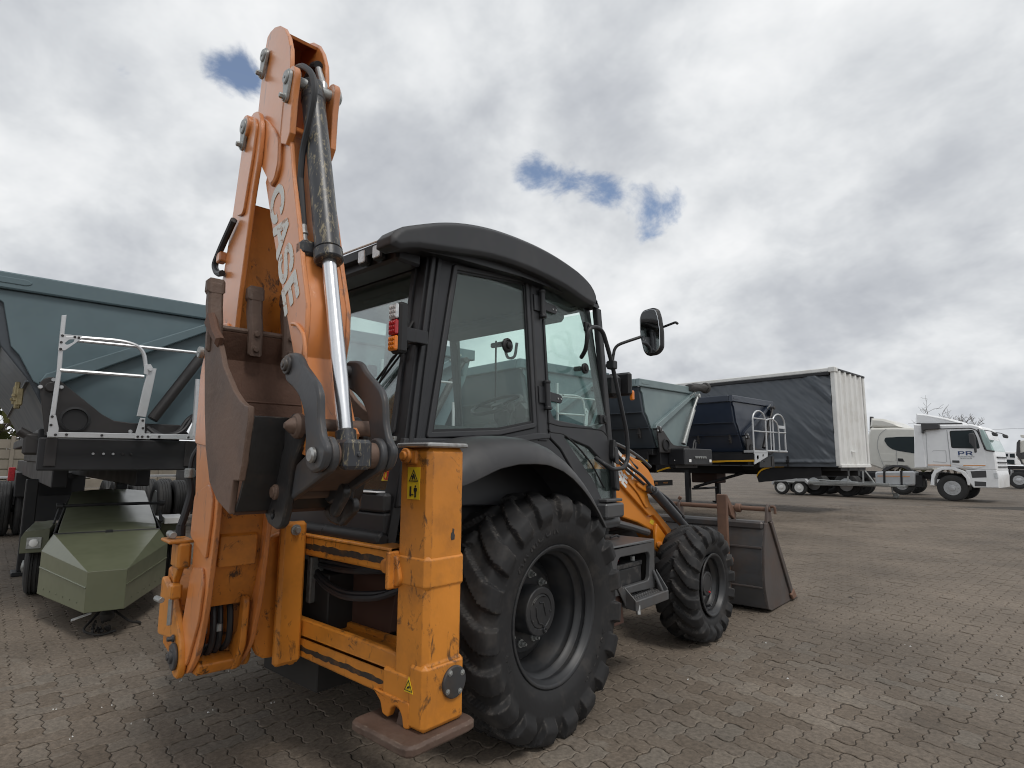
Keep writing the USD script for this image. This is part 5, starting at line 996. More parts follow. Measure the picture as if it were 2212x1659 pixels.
put('battery_cable', [tube([(0.92, 0.85, 0.80), (0.92, 0.80, 0.82), (0.85, 0.80, 0.86)], 0.009, 8, 0.03), tube([(0.90, 0.85, 0.78), (0.88, 0.95, 0.79), (0.85, 1.02, 0.78)], 0.007, 8, 0.03)], 'decal_red', SB)
put('step_tread', [box(0.93, 1.085, 0.86, 1.30, 0.540, 0.562, 0.004), box(1.075, 1.09, 0.84, 1.31, 0.500, 0.566, 0.005)]+[hull([(x, y-.006, .562), (x, y+.006, .562), (x+.02, y-.006, .562), (x+.02, y+.006, .562), (x+.003, y, .572), (x+.017, y, .572)]) for x in (0.95, 0.99, 1.03) for y in np.arange(0.88, 1.29, 0.032)], 'step_steel', SB)
put('step_side', [prism('X', [(0.74, 0.655), (0.80, 0.655), (0.925, 0.56), (0.90, 0.50), (0.86, 0.50)], 1.0, 1.010, 0.002), prism('Y', [(0.66, 0.35+.2), (1.0, 0.64), (1.09, 0.56), (1.08, 0.50)], 0.845, 0.855, 0.002), prism('Y', [(1.0, 0.70), (1.01, 0.56), (1.085, 0.53), (1.085, 0.58)], 1.295, 1.305, 0.002), tube([(1.0, 1.25, 0.70), (1.06, 1.27, 0.56)], 0.012, 8)], 'step_steel', SB)
put('step_light', [cyl((1.075, 0.885, 0.535), (1.085, 0.875, 0.475), 0.016, 12)], 'bright_steel', SB)
put('tank_skirt', prism('Y', [(0.5, 0.32), (1.0, 0.42), (0.98, 0.60), (0.5, 0.60)], 0.70, 0.84, 0.01), 'chassis_rust', SB)
put('sill_box', [box(0.70, 0.90, 0.80, 1.04, 1.085, 1.185, 0.012), box(0.70, 0.89, 0.82, 1.03, 1.195, 1.215, 0.004)], 'step_steel', SB)
put('sill_tube', [cyl((0.80, 0.70, 1.045), (0.80, 1.08, 1.050), 0.046, 24, 0.01)], 'step_steel', SB)
put('filler_cap', [cyl((0.80, 0.78, 0.915), (0.80, 0.78, 0.965), 0.036, 20), cyl((0.80, 0.78, 0.965), (0.80, 0.78, 0.98), 0.030, 20), box(0.77, 0.86, 0.81, 0.83, 0.955, 0.975, 0.004)], 'bright_steel', SB)
put('filler_cap', [lathe([(0.040, 0), (0.040, 0.02), (0.046, 0.022), (0.046, 0.055), (0.040, 0.060)], (0.74, 1.0, 0.955), (0, 0, 1), 20), cyl((0.74, 1.0, 0.915), (0.74, 1.0, 0.96), 0.018, 12), tube([(0.80, 1.0, 0.935), (0.82, 1.06, 0.95), (0.80, 1.12, 0.93)], 0.008, 6, 0.03)], 'black_plastic', SB)
put('grab_handle', tube([(0.62, 1.16, 1.04), (0.62, 1.60, 0.95), (0.62, 1.9, 0.88)], 0.03, 8), 'step_steel', SB)
put('front_lamp', [box(0.68, 0.80, 1.10, 1.22, 1.96, 2.14, 0.03), box(0.66, 0.86, 1.22, 1.27, 1.98, 2.16, 0.02), cyl((0.66, 1.0, 2.02), (0.70, 1.18, 2.02), 0.02, 10), tube([(0.74, 1.02, 2.16), (0.78, 1.05, 2.21), (0.80, 1.08, 2.2)], 0.012, 6), lathe([(0.02, 0), (0.018, 0.02)], (0.78, 1.05, 2.20), (0, 0, 1), 8)], 'black_plastic', CB)
put('indicator', box(0.83, 0.865, 1.26, 1.285, 1.945, 2.02, 0.008), 'lamp_orange', CB)

# ---- loader arms and front bucket
LA = group_part('loader_arm', BH)
armo = roundpoly([(1.10, 1.62)]+[(1.38, 1.565), (1.577, 1.5), (1.709, 1.413), (1.851, 1.349), (1.938, 1.272), (1.876, 1.212), (1.911, 1.13), (2.136, 0.985), (2.423, 0.8), (2.317, 0.764), (2.072, 0.959), (1.981, 1.018), (1.902, 1.018), (1.396, 1.319)]+[(1.10, 1.50)], 0.012)
put('arm_plate', prism('X', armo, 0.605, 0.640, 0.005), 'loader_paint', LA)
top_r = roundpoly([(1.784, 1.54), (2.015, 1.484), (2.175, 1.404), (2.268, 1.313), (2.305, 1.181), (2.227, 1.184), (2.168, 1.265), (1.932, 1.416)], 0.02)
put('arm_inner', prism('X', top_r, 0.44, 0.50, 0.006), 'loader_paint', LA)
put('arm_box', prism('X', [(1.10, 1.49)]+[(1.429, 1.313), (1.939, 1.01), (2.019, 1.011), (2.103, 0.952), (2.349, 0.758), (2.287, 0.688), (2.161, 0.73), (1.985, 0.888), (1.756, 0.97), (1.506, 1.031)]+[(1.10, 1.20)], 0.43, 0.615, 0.008), 'loader_paint', LA)
put('arm_foot', prism('X', [(2.2, 0.80), (2.40, 0.80), (2.85, 0.56), (2.85, 0.42), (2.55, 0.50), (2.2, 0.68)], 0.56, 0.63, 0.008), 'loader_paint', LA)
dbl = roundpoly([(1.53, 1.346), (1.566, 1.333), (1.667, 1.328), (1.851, 1.309), (1.874, 1.237), (1.845, 1.193), (1.87, 1.147), (1.867, 1.084), (1.82, 1.092), (1.688, 1.218), (1.54, 1.309)], 0.03)
put('pad_plate', prism('X', dbl, 0.640, 0.652, 0.004), 'loader_paint', LA)
pd2 = roundpoly([(1.641, 1.301), (1.687, 1.313), (1.831, 1.297), (1.864, 1.277), (1.856, 1.238), (1.788, 1.228), (1.659, 1.276)], 0.02)
put('pad_plate', prism('X', pd2, 0.652, 0.672, 0.005), 'loader_paint', LA)
pl = [(1.824, 1.249)][0]
put('arm_pin', [cyl((0.66, pl[0], pl[1]), (0.72, pl[0], pl[1]), 0.032, 20), cyl((0.72, pl[0], pl[1]), (0.732, pl[0], pl[1]), 0.018, 16)], 'link_steel', LA)
fl = roundpoly([(1.966, 0.957), (2.195, 0.788), (2.176, 0.717), (2.002, 0.707), (1.941, 0.742), (1.941, 0.869)], 0.02)
put('pivot_plate', prism('X', fl, 0.640, 0.675, 0.008), 'loader_paint', LA)
pf = [(1.987, 0.771)][0]
pb = roundpoly([(1.94, 0.801), (1.996, 0.802), (2.109, 0.772), (2.136, 0.73), (2.006, 0.737), (1.937, 0.764)], 0.012)
put('pivot_boss', [prism('X', pb, 0.675, 0.690, 0.004), cyl((0.66, pf[0], pf[1]), (0.715, pf[0], pf[1]), 0.030, 20), cyl((0.71, pf[0], pf[1]), (0.722, pf[0], pf[1]), 0.016, 6)], 'worn_orange_paint', LA)
put('warning_decal', prism('X', [(1.967, 0.986), (2.029, 0.965), (2.006, 0.931), (1.945, 0.955)], 0.6155, 0.6175), 'decal_yellow', LA, smooth=False)
t5o, t5x = [(1.356, 1.436), (1.79, 1.24)]
q0, q1 = [np.array(p) for p in [(1.362, 1.322), (1.863, 1.023)]]; dq = (q1-q0)/np.linalg.norm(q1-q0); ad = np.array([0, dq[0], dq[1]]); au = np.array([0, -dq[1], dq[0]])
l2 = np.array([0.6405, *[(1.432, 1.301)][0]]); l1 = l2+au*0.12
tdepth = 0.0015
put('lettering', text('570ST', 0.095, l1-ad*0.27+au*0.0, ad, au, tdepth, 5, width=0.46), 'decal_white_clean', LA, smooth=False)
put('lettering', text('CASE', 0.09, l2-ad*0.31+au*0.008, ad, au, tdepth, 6, width=0.40), 'decal_white_clean', LA, smooth=False)
for p0, p1, r in (((0.70, 1.86, 1.235), (0.70, 2.32, 0.975), 0.042), ((0.70, 2.30, 0.985), (0.70, 2.60, 0.815), 0.036)): put('tilt_cylinder', [cyl(p0, p1, r, 28), cyl(np.array(p0)+(np.array(p1)-p0)*0.42, np.array(p0)+(np.array(p1)-p0)*0.44, r+0.002, 28)], 'cylinder_paint_clean', LA)
put('tilt_cylinder', cyl((0.70, 2.55, 0.84), (0.66, 2.95, 0.62), 0.022, 20), 'chrome', LA)
put('arm_hose', [tube([(0.69, 1.14, 1.62), (0.69, 1.42, 1.46), (0.69, 1.70, 1.36), (0.69, 1.86, 1.26), (0.72, 2.1, 1.16), (0.72, 2.4, 0.98)], 0.013, 8, 0.1), tube([(0.675, 1.2, 1.54), (0.675, 1.5, 1.40), (0.675, 1.75, 1.29)], 0.012, 8, 0.1), tube([(0.50, 1.25, 1.63), (0.50, 1.55, 1.57), (0.50, 1.80, 1.49), (0.50, 1.96, 1.42)], 0.014, 8, 0.1)], 'hose_rubber', LA)
put('side_rail', [tube([(0.66, 1.10, 1.65), (0.66, 1.45, 1.60), (0.66, 1.75, 1.50), (0.66, 1.90, 1.43)], 0.014, 8, 0.2)], 'step_steel', LA)
LA2 = group_part('loader_arm', BH)
put('arm_plate', prism('X', armo, -0.64, -0.575, 0.010), 'loader_paint', LA2)
FBK = group_part('front_bucket', BH)
sd = [(3.515, 0.865), (3.43, 0.632), (3.395, 0.40), (3.40, 0.241), (3.469, 0.045), (3.56, 0.018), (4.32, 0.010), (4.36, 0.045), (4.215, 0.126), (3.668, 0.869), (3.60, 0.885)]
sr = [(3.515, 0.865), (3.43, 0.632), (3.395, 0.40), (3.40, 0.241), (3.469, 0.045), (3.56, 0.018)]
for a, b in ((1.060, 1.085), (-1.085, -1.060)): put('side_plate', prism('X', sd, a, b, 0.003), 'loader_bucket_side', FBK)
put('side_edge', prism('X', [(3.60, 0.87), (3.66, 0.885), (4.27, 0.06), (4.20, 0.03)], 1.085, 1.105, 0.004), 'loader_bucket_side', FBK)
rings = [np.array([(x, y, z) for y, z in sr+[(4.32, 0.010), (4.32, 0.028), (3.58, 0.040), (3.49, 0.06), (3.425, 0.245), (3.42, 0.40), (3.455, 0.632), (3.54, 0.86)]]) for x in (-1.06, 1.06)]
put('shell', skin(rings), 'loader_bucket_steel', FBK, smooth=25)
put('top_beam', [box(-1.06, 1.06, 3.475, 3.62, 0.80, 0.885, 0.02)], 'loader_bucket_steel', FBK)
put('back_seam', [box(-1.05, 1.055, 3.418, 3.43, 0.622, 0.642, 0.002), box(-1.05, 1.055, 3.392, 3.40, 0.245, 0.262, 0.002)], 'loader_bucket_side', FBK)
put('back_rib', [box(x, x+0.012, 3.42, 3.47, 0.66, 0.80, 0.003) for x in (0.42, 0.52)], 'loader_bucket_side', FBK)
put('cutting_edge', prism('X', [(4.28, 0.002), (4.45, 0.004), (4.30, 0.035)], -1.09, 1.09), 'loader_bucket_side', FBK)
put('end_bolt', [prism('X', [(4.13, 0.08), (4.23, 0.13), (4.33, 0.03), (4.20, 0.02)], 1.085, 1.115, 0.008)], 'rust_post', FBK)
put('bucket_hook', [prism('X', [(2.75, 0.42), (3.40, 0.25), (3.42, 0.60), (3.2, 0.62), (2.85, 0.58)], x, x+0.035, 0.006) for x in (0.50, 0.66)], 'loader_bucket_steel', FBK)
put('fork_bar', [cyl((-0.05, 3.63, 1.005), (1.10, 3.63, 1.000), 0.024, 20), cyl((-0.06, 3.63, 1.005), (0.02, 3.63, 1.005), 0.034, 20)], 'rust_post', FBK)
for x in (0.10, 1.055): put('bar_lug', prism('X', roundpoly([(3.55, 0.86), (3.72, 0.86), (3.67, 1.02), (3.63, 1.06), (3.59, 1.02)], 0.02), x, x+0.03, 0.005), 'loader_bucket_side', FBK)
put('bar_hook', [tube([(1.10, 3.63, 1.03), (1.14, 3.63, 1.03), (1.14, 3.63, 0.96)], 0.014, 8, 0.02), cyl((0.12, 3.6, 1.06), (0.14, 3.6, 1.09), 0.02, 10), cyl((0.74, 3.63, 1.0), (0.80, 3.63, 1.0), 0.045, 20)], 'rust_post', FBK)
FT = put('fork_tine', [box(0.655, 0.760, 3.33, 3.375, 0.16, 1.150, 0.008), prism('X', [(3.375, 1.14), (3.42, 1.14), (3.66, 0.93), (3.62, 0.87), (3.50, 0.93)], 0.70, 0.74, 0.006), box(0.66, 0.76, 3.30, 3.335, 0.42, 0.58, 0.012), cyl((0.76, 3.33, 0.50), (0.80, 3.33, 0.50), 0.03, 12)], 'rust_post', FBK)

# ------------------------------------------------------------------ the parked row: side tippers, curtain trailer, trucks
proto = UsdGeom.Scope.Define(stage, '/World/Looks/prototypes') if False else None
def truck_wheel_parts(parent, c, ax, R=0.52, w=0.28, rim_mat='aluminium', dual=False, rr=0.29, dish=0.10, holes=10):
    "tyre and rim of a lorry wheel at c, outer face towards ax"
    ax = np.array(ax, float); ax /= np.linalg.norm(ax)
    g = group_part('wheel', parent)
    def ty(off): return lathe([(rr-0.01, off-w/2+0.03), (rr+0.05, off-w/2+0.005), (R-0.10, off-w/2-0.005), (R-0.03, off-w/2+0.012), (R-0.004, off-w/2+0.035), (R, off-w/2+0.05), (R, off-w*0.20), (R-0.012, off-w*0.19), (R-0.012, off-w*0.17), (R, off-w*0.16), (R, off-0.012), (R-0.012, off-0.008), (R-0.012, off+0.008), (R, off+0.012), (R, off+w*0.16), (R-0.012, off+w*0.17), (R-0.012, off+w*0.19), (R, off+w*0.20), (R, off+w/2-0.05), (R-0.004, off+w/2-0.035), (R-0.03, off+w/2-0.012), (R-0.10, off+w/2+0.005), (rr+0.05, off+w/2-0.005), (rr-0.01, off+w/2-0.03)], c, ax, 44, cap=False)
    put('tyre', ty(0), 'truck_tyre', g, smooth=25)
    if dual: put('tyre', ty(-w-0.06), 'truck_tyre', g, smooth=25)
    put('rim', [lathe([(rr+0.002, w/2-0.028), (rr-0.012, w/2-0.018), (rr-0.03, w/2-0.05), (rr-0.05, w/2-dish), (rr*0.60, w/2-dish-0.02), (rr*0.52, w/2-dish+0.02), (rr*0.40, w/2-dish+0.03), (rr*0.36, w/2-dish+0.07), (0.02, w/2-dish+0.08)], c, ax, 40)], rim_mat, g, smooth=30)
    x, y, _ = basis(ax)
    if holes:
        put('wheel_nuts', [lathe([(0.018, 0), (0.012, 0.04)], np.array(c)+ax*(w/2-dish+0.012)+(math.cos(a)*x+math.sin(a)*y)*rr*0.70, ax, 6) for a in np.arange(holes)/holes*2*np.pi], 'zinc' if rim_mat != 'zinc' else 'aluminium', g, smooth=False)
        put('hand_holes', [lathe([(0.030, 0), (0.028, 0.004)], np.array(c)+ax*(w/2-dish-0.012)+(math.cos(a)*x+math.sin(a)*y)*rr*0.80, ax, 10) for a in (np.arange(holes)+.5)/holes*2*np.pi], 'trailer_black', g, smooth=False)
    return g
S0 = -3.5
def tipper(tc, body, end, label, L=6.4, rail=None, s0=S0, h=0.0, stripe=None, wheels=True, woff=0.0, rs=1.0, legs=True, bt=0.50, lm='bracket_black'):
    T = thing('side_tipper_trailer', label, 'tipper trailer', row(s0-2, tc+1.15, 0))
    sec = [(0.03, 2.98), (0.16, 2.475), (0.39, 2.17), (0.60, 1.76), (1.72, 1.76), (1.88, 2.12), (2.18, 2.68), (2.26, 2.98)]
    E_ = lambda pts: [(a+tc, z+h) for a, z in pts]
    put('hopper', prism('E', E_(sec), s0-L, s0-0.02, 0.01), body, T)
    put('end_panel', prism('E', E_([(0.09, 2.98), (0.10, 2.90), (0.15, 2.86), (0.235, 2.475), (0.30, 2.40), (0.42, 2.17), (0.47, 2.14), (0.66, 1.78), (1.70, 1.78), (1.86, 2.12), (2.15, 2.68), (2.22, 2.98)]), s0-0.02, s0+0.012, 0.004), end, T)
    rimm = put('rim', [prism('E', E_([(-0.02, 2.985), (2.30, 2.985), (2.30, 3.140), (0.0, 3.140)]), s0-0.05, s0+0.055, 0.012), rbox(s0-L, s0-0.05, tc-0.02, tc+0.10, 2.985+h, 3.14+h, 0.012), rbox(s0-L, s0-0.05, tc+2.18, tc+2.30, 2.985+h, 3.14+h, 0.012)], end, T)
    for a in (0.10, ): put('rim_slot', [prism('E', E_(roundpoly([(0.07, 3.035), (0.30, 3.035), (0.34, 3.06), (0.30, 3.09), (0.07, 3.09)], 0.02)), s0+0.053, s0+0.061, 0.003)], end, T)
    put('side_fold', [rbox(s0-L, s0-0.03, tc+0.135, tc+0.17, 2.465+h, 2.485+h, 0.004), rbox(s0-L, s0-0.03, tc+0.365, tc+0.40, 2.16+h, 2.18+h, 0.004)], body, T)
    arm = [(0.46, 2.16), (0.50, 2.24), (1.98, 3.02), (2.08, 3.0), (2.11, 2.93), (2.06, 2.72), (2.03, 2.72), (2.00, 2.88), (1.92, 2.90), (0.56, 2.13)]
    put('tipping_arm', [prism('E', E_(arm), s0+0.012, s0+0.10, 0.008)], end, T)
    put('arm_bolts', [lathe([(0.018, 0), (0.015, 0.02)], row(s0+0.10, tc+1.80+q*0.06, 2.925+q*0.03+h), UU, 8) for q in range(4)], 'zinc', T, smooth=False)
    put('lift_cylinder', [cyl(row(s0+0.16, tc+1.36, 1.86+h), row(s0+0.16, tc+1.80, 2.62+h), 0.052, 20), cyl(row(s0+0.16, tc+1.80, 2.62+h), row(s0+0.16, tc+2.02, 2.94+h), 0.030, 16), cyl(row(s0+0.10, tc+2.02, 2.94+h), row(s0+0.21, tc+2.02, 2.94+h), 0.045, 16)], 'bracket_black' if end != 'sky_lit_teal_paint' else 'zinc', T)
    pl = [(0.54, 1.67), (0.47, 2.08)]+arc((0.545, 2.125), 0.085, 190, 40, 8)+[(0.62, 2.17), (0.95, 1.89), (1.05, 1.835), (1.20, 1.82), (1.62, 1.82), (1.75, 1.69), (1.75, 1.67)]
    put('pivot_plate', prism('E', E_(pl), s0+0.10, s0+0.13, 0.006), 'bracket_black', T)
    put('plate_ring', [lathe([(0.095, 0), (0.115, 0.004), (0.12, 0.02), (0.10, 0.025), (0.095, 0.004)], row(s0+0.13, tc+0.745, 1.828+h), UU, 32, cap=False), lathe([(0.097, 0.0), (0.097, 0.003)], row(s0+0.13, tc+0.745, 1.828+h), UU, 24)], 'seal_rubber', T)
    put('pivot_pin', [cyl(row(s0+0.12, tc+0.545, 2.115+h), row(s0+0.17, tc+0.545, 2.115+h), 0.045, 20)], 'bracket_black', T)
    put('pivot_bolts', [lathe([(0.020, 0), (0.016, 0.022)], row(s0+0.13, tc+0.545+0.075*math.cos(a), 2.115+0.07*math.sin(a)+h), UU, 8) for a in (0.1, 1.4, 3.2)]+[lathe([(0.020, 0), (0.016, 0.022)], row(s0+0.13, tc+x, 1.735+h), UU, 8) for x in (1.19, 1.345)], 'aluminium', T, smooth=False)
    put('main_beam', [rbox(s0+0.06, s0+0.22, tc+bt, tc+1.80, 1.36+h, 1.655+h, 0.01), rbox(s0-L, s0+0.06, tc+0.66, tc+1.64, 1.42+h, 1.755+h, 0.01), rbox(s0-L-3.5, s0-rs, tc+0.70, tc+0.84, 1.16+h, 1.42+h, 0.01), rbox(s0-L-3.5, s0-rs, tc+1.46, tc+1.60, 1.16+h, 1.42+h, 0.01), rbox(s0-L, s0-0.02, tc+0.50, tc+0.66, 1.62+h, 1.74+h, 0.01)], 'trailer_black', T)
    put('beam_bracket', [rbox(s0+0.22, s0+0.235, tc+x, tc+x+0.085, 1.40+h, 1.655+h, 0.003) for x in ((0.545, 1.66) if bt < 0.6 else (1.62, 1.66))], 'bracket_black', T)
    for q, x in enumerate((0.90, 0.98, 1.055, 1.13, 1.20)): put('air_coupling', lathe([(0.012, 0), (0.010, 0.015)], row(s0+0.22, tc+x, 1.515+h), UU, 10), 'aluminium' if q < 3 else 'bracket_black', T)
    put('lift_hose', [tube([row(s0+0.2, tc+1.32, 1.78+h), row(s0+0.25, tc+1.40, 1.70+h), row(s0+0.25, tc+1.58, 1.72+h), row(s0+0.22, tc+1.66, 1.88+h), row(s0+0.2, tc+1.76, 1.95+h)], 0.02, 8, 0.1), tube([row(s0+0.2, tc+1.36, 1.76+h), row(s0+0.28, tc+1.45, 1.69+h), row(s0+0.28, tc+1.62, 1.74+h), row(s0+0.25, tc+1.70, 1.90+h)], 0.018, 8, 0.1)], 'hose_rubber', T)
    for ss in ((s0-0.25, s0-0.75) if lm == 'latch_zinc' else (s0-0.22, s0-1.1)):
        put('side_latch', [rbox(ss-0.03, ss+0.03, tc+0.32, tc+0.37, 1.96+h, 2.12+h, 0.008), rbox(ss-0.02, ss+0.02, tc+0.30, tc+0.34, 2.0+h, 2.18+h, 0.008), cyl(row(ss-.035, tc+0.30, 2.05+h), row(ss+.035, tc+0.30, 2.05+h), 0.015, 10)], lm, T)
    if bt < 0.6: put('latch_bar', [rbox(s0-0.14, s0-0.06, tc+0.40, tc+0.60, 1.50+h, 1.70+h, 0.02), cyl(row(s0-0.10, tc+0.36, 1.72+h), row(s0-0.10, tc+0.56, 1.60+h), 0.04, 12)], 'bracket_black', T)
    if stripe:
        put('reflective_stripe', [skin([np.array([row(s, tc+0.446, z-0.022+h), row(s, tc+0.452, z-0.022+h), row(s, tc+0.452, z+0.022+h), row(s, tc+0.446, z+0.022+h)]) for s, z in stripe])], 'reflector_yellow', T, smooth=False)
        put('gooseneck', [prism('S', [(stripe[0][0], stripe[0][1]+h-0.02)]+[(s, z+h-0.03) for s, z in stripe[1:]]+[(stripe[-1][0], 1.70+h), (stripe[0][0], 1.70+h)] if stripe[0][0] > stripe[-1][0] else [(s, z+h-0.03) for s, z in stripe]+[(stripe[-1][0], 1.70+h), (stripe[0][0], 1.70+h)], tc+0.455, tc+0.50)], 'trailer_black', T)
    for x in ((0.58, 1.55) if legs else ()):
        put('landing_leg', [rbox(s0-3.05, s0-2.91, tc+x, tc+x+0.13, 0.05, 1.2, 0.01), rbox(s0-3.13, s0-2.83, tc+x-0.05, tc+x+0.18, 0.0, 0.05, 0.008), rbox(s0-3.03, s0-2.93, tc+x+0.12, tc+x+0.17, 0.16, 0.32, 0.01)], 'trailer_black', T)
    if legs: put('leg_brace', [rbox(s0-3.01, s0-2.95, tc+0.6, tc+1.6, 0.55, 0.62, 0.006)], 'trailer_black', T)
    if wheels:
        for sw_ in (s0-8.1, s0-9.45):
            truck_wheel_parts(T, row(sw_, tc+0.05+woff, 0.50), -V, 0.50, 0.27, 'zinc', dual=True, holes=0)
            truck_wheel_parts(T, row(sw_, tc+2.25+woff, 0.50), V, 0.50, 0.27, 'zinc', dual=True, holes=0)
        put('axle', [cyl(row(sw_, tc+0.2, 0.50), row(sw_, tc+2.1, 0.50), 0.07, 12) for sw_ in (s0-8.1, s0-9.45)], 'trailer_black', T)
        put('mudguard', [rbox(s0-7.5, s0-7.46, tc+0.52+woff, tc+1.05+woff, 0.28, 1.1, 0.004), rbox(s0-10.2, s0-7.46, tc+0.62, tc+1.68, 0.75, 1.2, 0.01)], 'trailer_black', T)
        put('tail_bar', [rbox(s0-10.3, s0-10.25, tc-0.1, tc+2.4, 1.02, 1.07, 0.004)], 'aluminium', T)
        put('marker_lamp', [rbox(s0-7.44, s0-7.40, tc+0.50, tc+0.60, 1.05, 1.30, 0.01)], 'lamp_red', T)
    if rail == 'flat':
        flat_rail(T, tc+2.45, s0+0.34, h)
    if rail == 'cage':
        cage(T, tc, s0, h)
    return T
def flat_rail(T, dt, sr, h):
    q = lambda pts, r=0.0: [(a+dt, z+h) for a, z in pts]
    P3 = lambda pts: [row(sr, a+dt, z+h) for a, z in pts]
    rl = put('safety_rail', [prism('E', q([(-1.91, 1.7), (-0.695, 1.719), (-0.691, 1.669), (-1.903, 1.653)]), sr-0.03, sr+0.01, 0.004)], 'aluminium', T)
    put('rail_post', [prism('E', q([(-1.899, 2.751), (-1.865, 2.761), (-1.865, 2.572), (-1.856, 2.243), (-1.865, 1.848), (-1.901, 1.846), (-1.89, 2.239), (-1.897, 2.52)]), sr-0.03, sr+0.01, 0.005)], 'aluminium', rl)
    put('rail_post', [prism('E', q([(-1.192, 2.348), (-1.124, 2.349), (-1.147, 2.117), (-1.177, 1.869), (-1.252, 1.877), (-1.221, 2.161)]), sr-0.02, sr+0.015, 0.004)], 'aluminium', rl)
    put('rail_post', [tube(P3([(-0.752, 2.284), (-0.748, 1.966), (-0.752, 1.704)]), 0.022, 8)], 'aluminium', rl)
    put('gusset', [prism('E', q([(-1.893, 2.58), (-1.738, 2.583), (-1.74, 2.555), (-1.848, 2.434), (-1.898, 2.428)]), sr+0.01, sr+0.018, 0.002, holes=[q(roundpoly([(-1.858, 2.496), (-1.828, 2.536), (-1.789, 2.545), (-1.794, 2.517), (-1.839, 2.484)], 0.012))])], 'aluminium', rl)
    put('gusset', [prism('E', q([(-1.905, 1.845), (-1.861, 1.848), (-1.832, 1.735), (-1.834, 1.655), (-1.904, 1.658)]), sr+0.01, sr+0.018, 0.002)], 'aluminium', rl)
    put('gusset', [prism('E', q([(-1.224, 1.86), (-1.182, 1.86), (-1.178, 1.714), (-1.13, 1.691), (-1.13, 1.659), (-1.253, 1.659), (-1.25, 1.723)]), sr+0.01, sr+0.018, 0.002)], 'aluminium', rl)
    put('gusset', [prism('E', q([(-0.769, 1.833), (-0.722, 1.849), (-0.691, 1.673), (-0.815, 1.669)]), sr+0.01, sr+0.018, 0.002)], 'aluminium', rl)
    put('hinge_plate', [prism('E', q([(-1.232, 2.375), (-1.179, 2.388), (-1.157, 2.352), (-1.198, 2.277), (-1.229, 2.289)]), sr+0.012, sr+0.022, 0.002), lathe([(0.02, 0), (0.018, 0.02)], row(sr+.02, [(-1.181, 2.336)][0][0]+dt, [(-1.181, 2.336)][0][1]+h), UU, 8)], 'aluminium', rl)
    put('rail_tube', [tube(P3([(-1.854, 2.562), (-1.475, 2.582), (-1.37, 2.575), (-1.283, 2.547), (-1.235, 2.477), (-1.215, 2.364)]), 0.019, 8, 0.08)], 'aluminium', rl)
    put('rail_tube', [tube(P3([(-1.777, 2.537), (-1.368, 2.547), (-0.785, 2.556)]), 0.016, 8)], 'aluminium', rl)
    put('rail_tube', [tube(P3([(-1.866, 2.253), (-1.223, 2.262)]), 0.018, 8)], 'aluminium', rl)
    put('rail_bolts', [lathe([(0.012, 0), (0.010, 0.008)], row(sr+0.018, a+dt, z+h), UU, 8) for a, z in [(-1.878, 2.566), (-1.882, 2.504), (-1.881, 2.442), (-1.789, 2.566), (-1.76, 2.564), (-1.889, 1.761), (-1.85, 1.677), (-1.887, 1.835), (-1.201, 1.837), (-1.195, 1.763), (-1.231, 1.681), (-1.194, 1.682), (-1.146, 1.684), (-1.773, 1.681), (-1.513, 1.684), (-1.052, 1.687), (-0.797, 1.689)]], 'bracket_black', rl, smooth=False)
def cage(T, tc, s0, h):
    q = lambda cx, cy, s: None
    sa = s0+0.32
    def hoop(s, a, b, z0, z1): return tube([row(s, a, z0), row(s, a, z1-0.25)]+[row(s, (a+b)/2-(b-a)/2*math.cos(t), z1-0.25+0.25*math.sin(t)) for t in np.linspace(0.2, math.pi-0.2, 9)]+[row(s, b, z1-0.25), row(s, b, z0)], 0.022, 8)
    z0, z1 = 1.76+h, 2.78+h
    cg = put('access_cage', hoop(sa, tc+0.46, tc+1.16, z0, z1), 'aluminium', T)
    put('cage_hoop', hoop(sa-0.02, tc+1.62, tc+2.34, z0, z1-0.02), 'aluminium', cg)
    put('cage_rail', tube([row(sa, tc+1.16, z1-0.22), row(sa+0.03, tc+1.45, z1-0.16), row(sa+0.04, tc+1.75, z1-0.26), row(sa+0.04, tc+1.82, z1-0.45), row(sa+0.04, tc+1.82, z0)], 0.020, 8, 0.1), 'aluminium', cg)
    for z in (z0+0.50, z0+0.82): put('cage_rail', tube([row(sa, tc+0.46, z), row(sa, tc+1.16, z)], 0.017, 8), 'aluminium', cg)
    put('cage_rail', tube([row(sa, tc+1.16, z0+0.50), row(sa, tc+2.34, z0+0.52)], 0.017, 8), 'aluminium', cg)
    put('cage_rail', tube([row(sa, tc+1.16, z0+0.02), row(sa, tc+2.36, z0+0.02)], 0.028, 8), 'aluminium', cg)
    put('cage_post', tube([row(sa, tc+1.42, z0), row(sa, tc+1.42, z1-0.18)], 0.017, 8), 'aluminium', cg)
    put('cage_gate', [prism('E', [(tc+1.84, z0+0.62), (tc+2.30, z0+0.62), (tc+2.30, z0+0.70), (tc+1.84, z0+0.70)], sa, sa+0.02, 0.003)], 'aluminium', cg)
    put('cage_floor', [prism('E', [(tc+0.44, z0-0.03), (tc+1.20, z0-0.03), (tc+1.20, z0+0.03), (tc+0.44, z0+0.03)], sa-0.25, sa+0.01, 0.003), prism('E', [(tc+0.46, z0-0.03), (tc+1.22, z0-0.03), (tc+1.20, z0-0.12), (tc+0.55, z0-0.30), (tc+0.46, z0-0.32)], sa-0.02, sa, 0.003, holes=[arc((tc+0.66, z0-0.15), 0.06, 0, 330, 10), arc((tc+0.95, z0-0.10), 0.04, 0, 330, 10)])], 'aluminium', cg)
SPC = 3.24
tipper(-2.45, 'shaded_teal_paint', 'teal_paint', 'big grey-green side tipper at far left with white safety rail, above the olive trailer', rail='flat', woff=0.42, lm='latch_zinc')
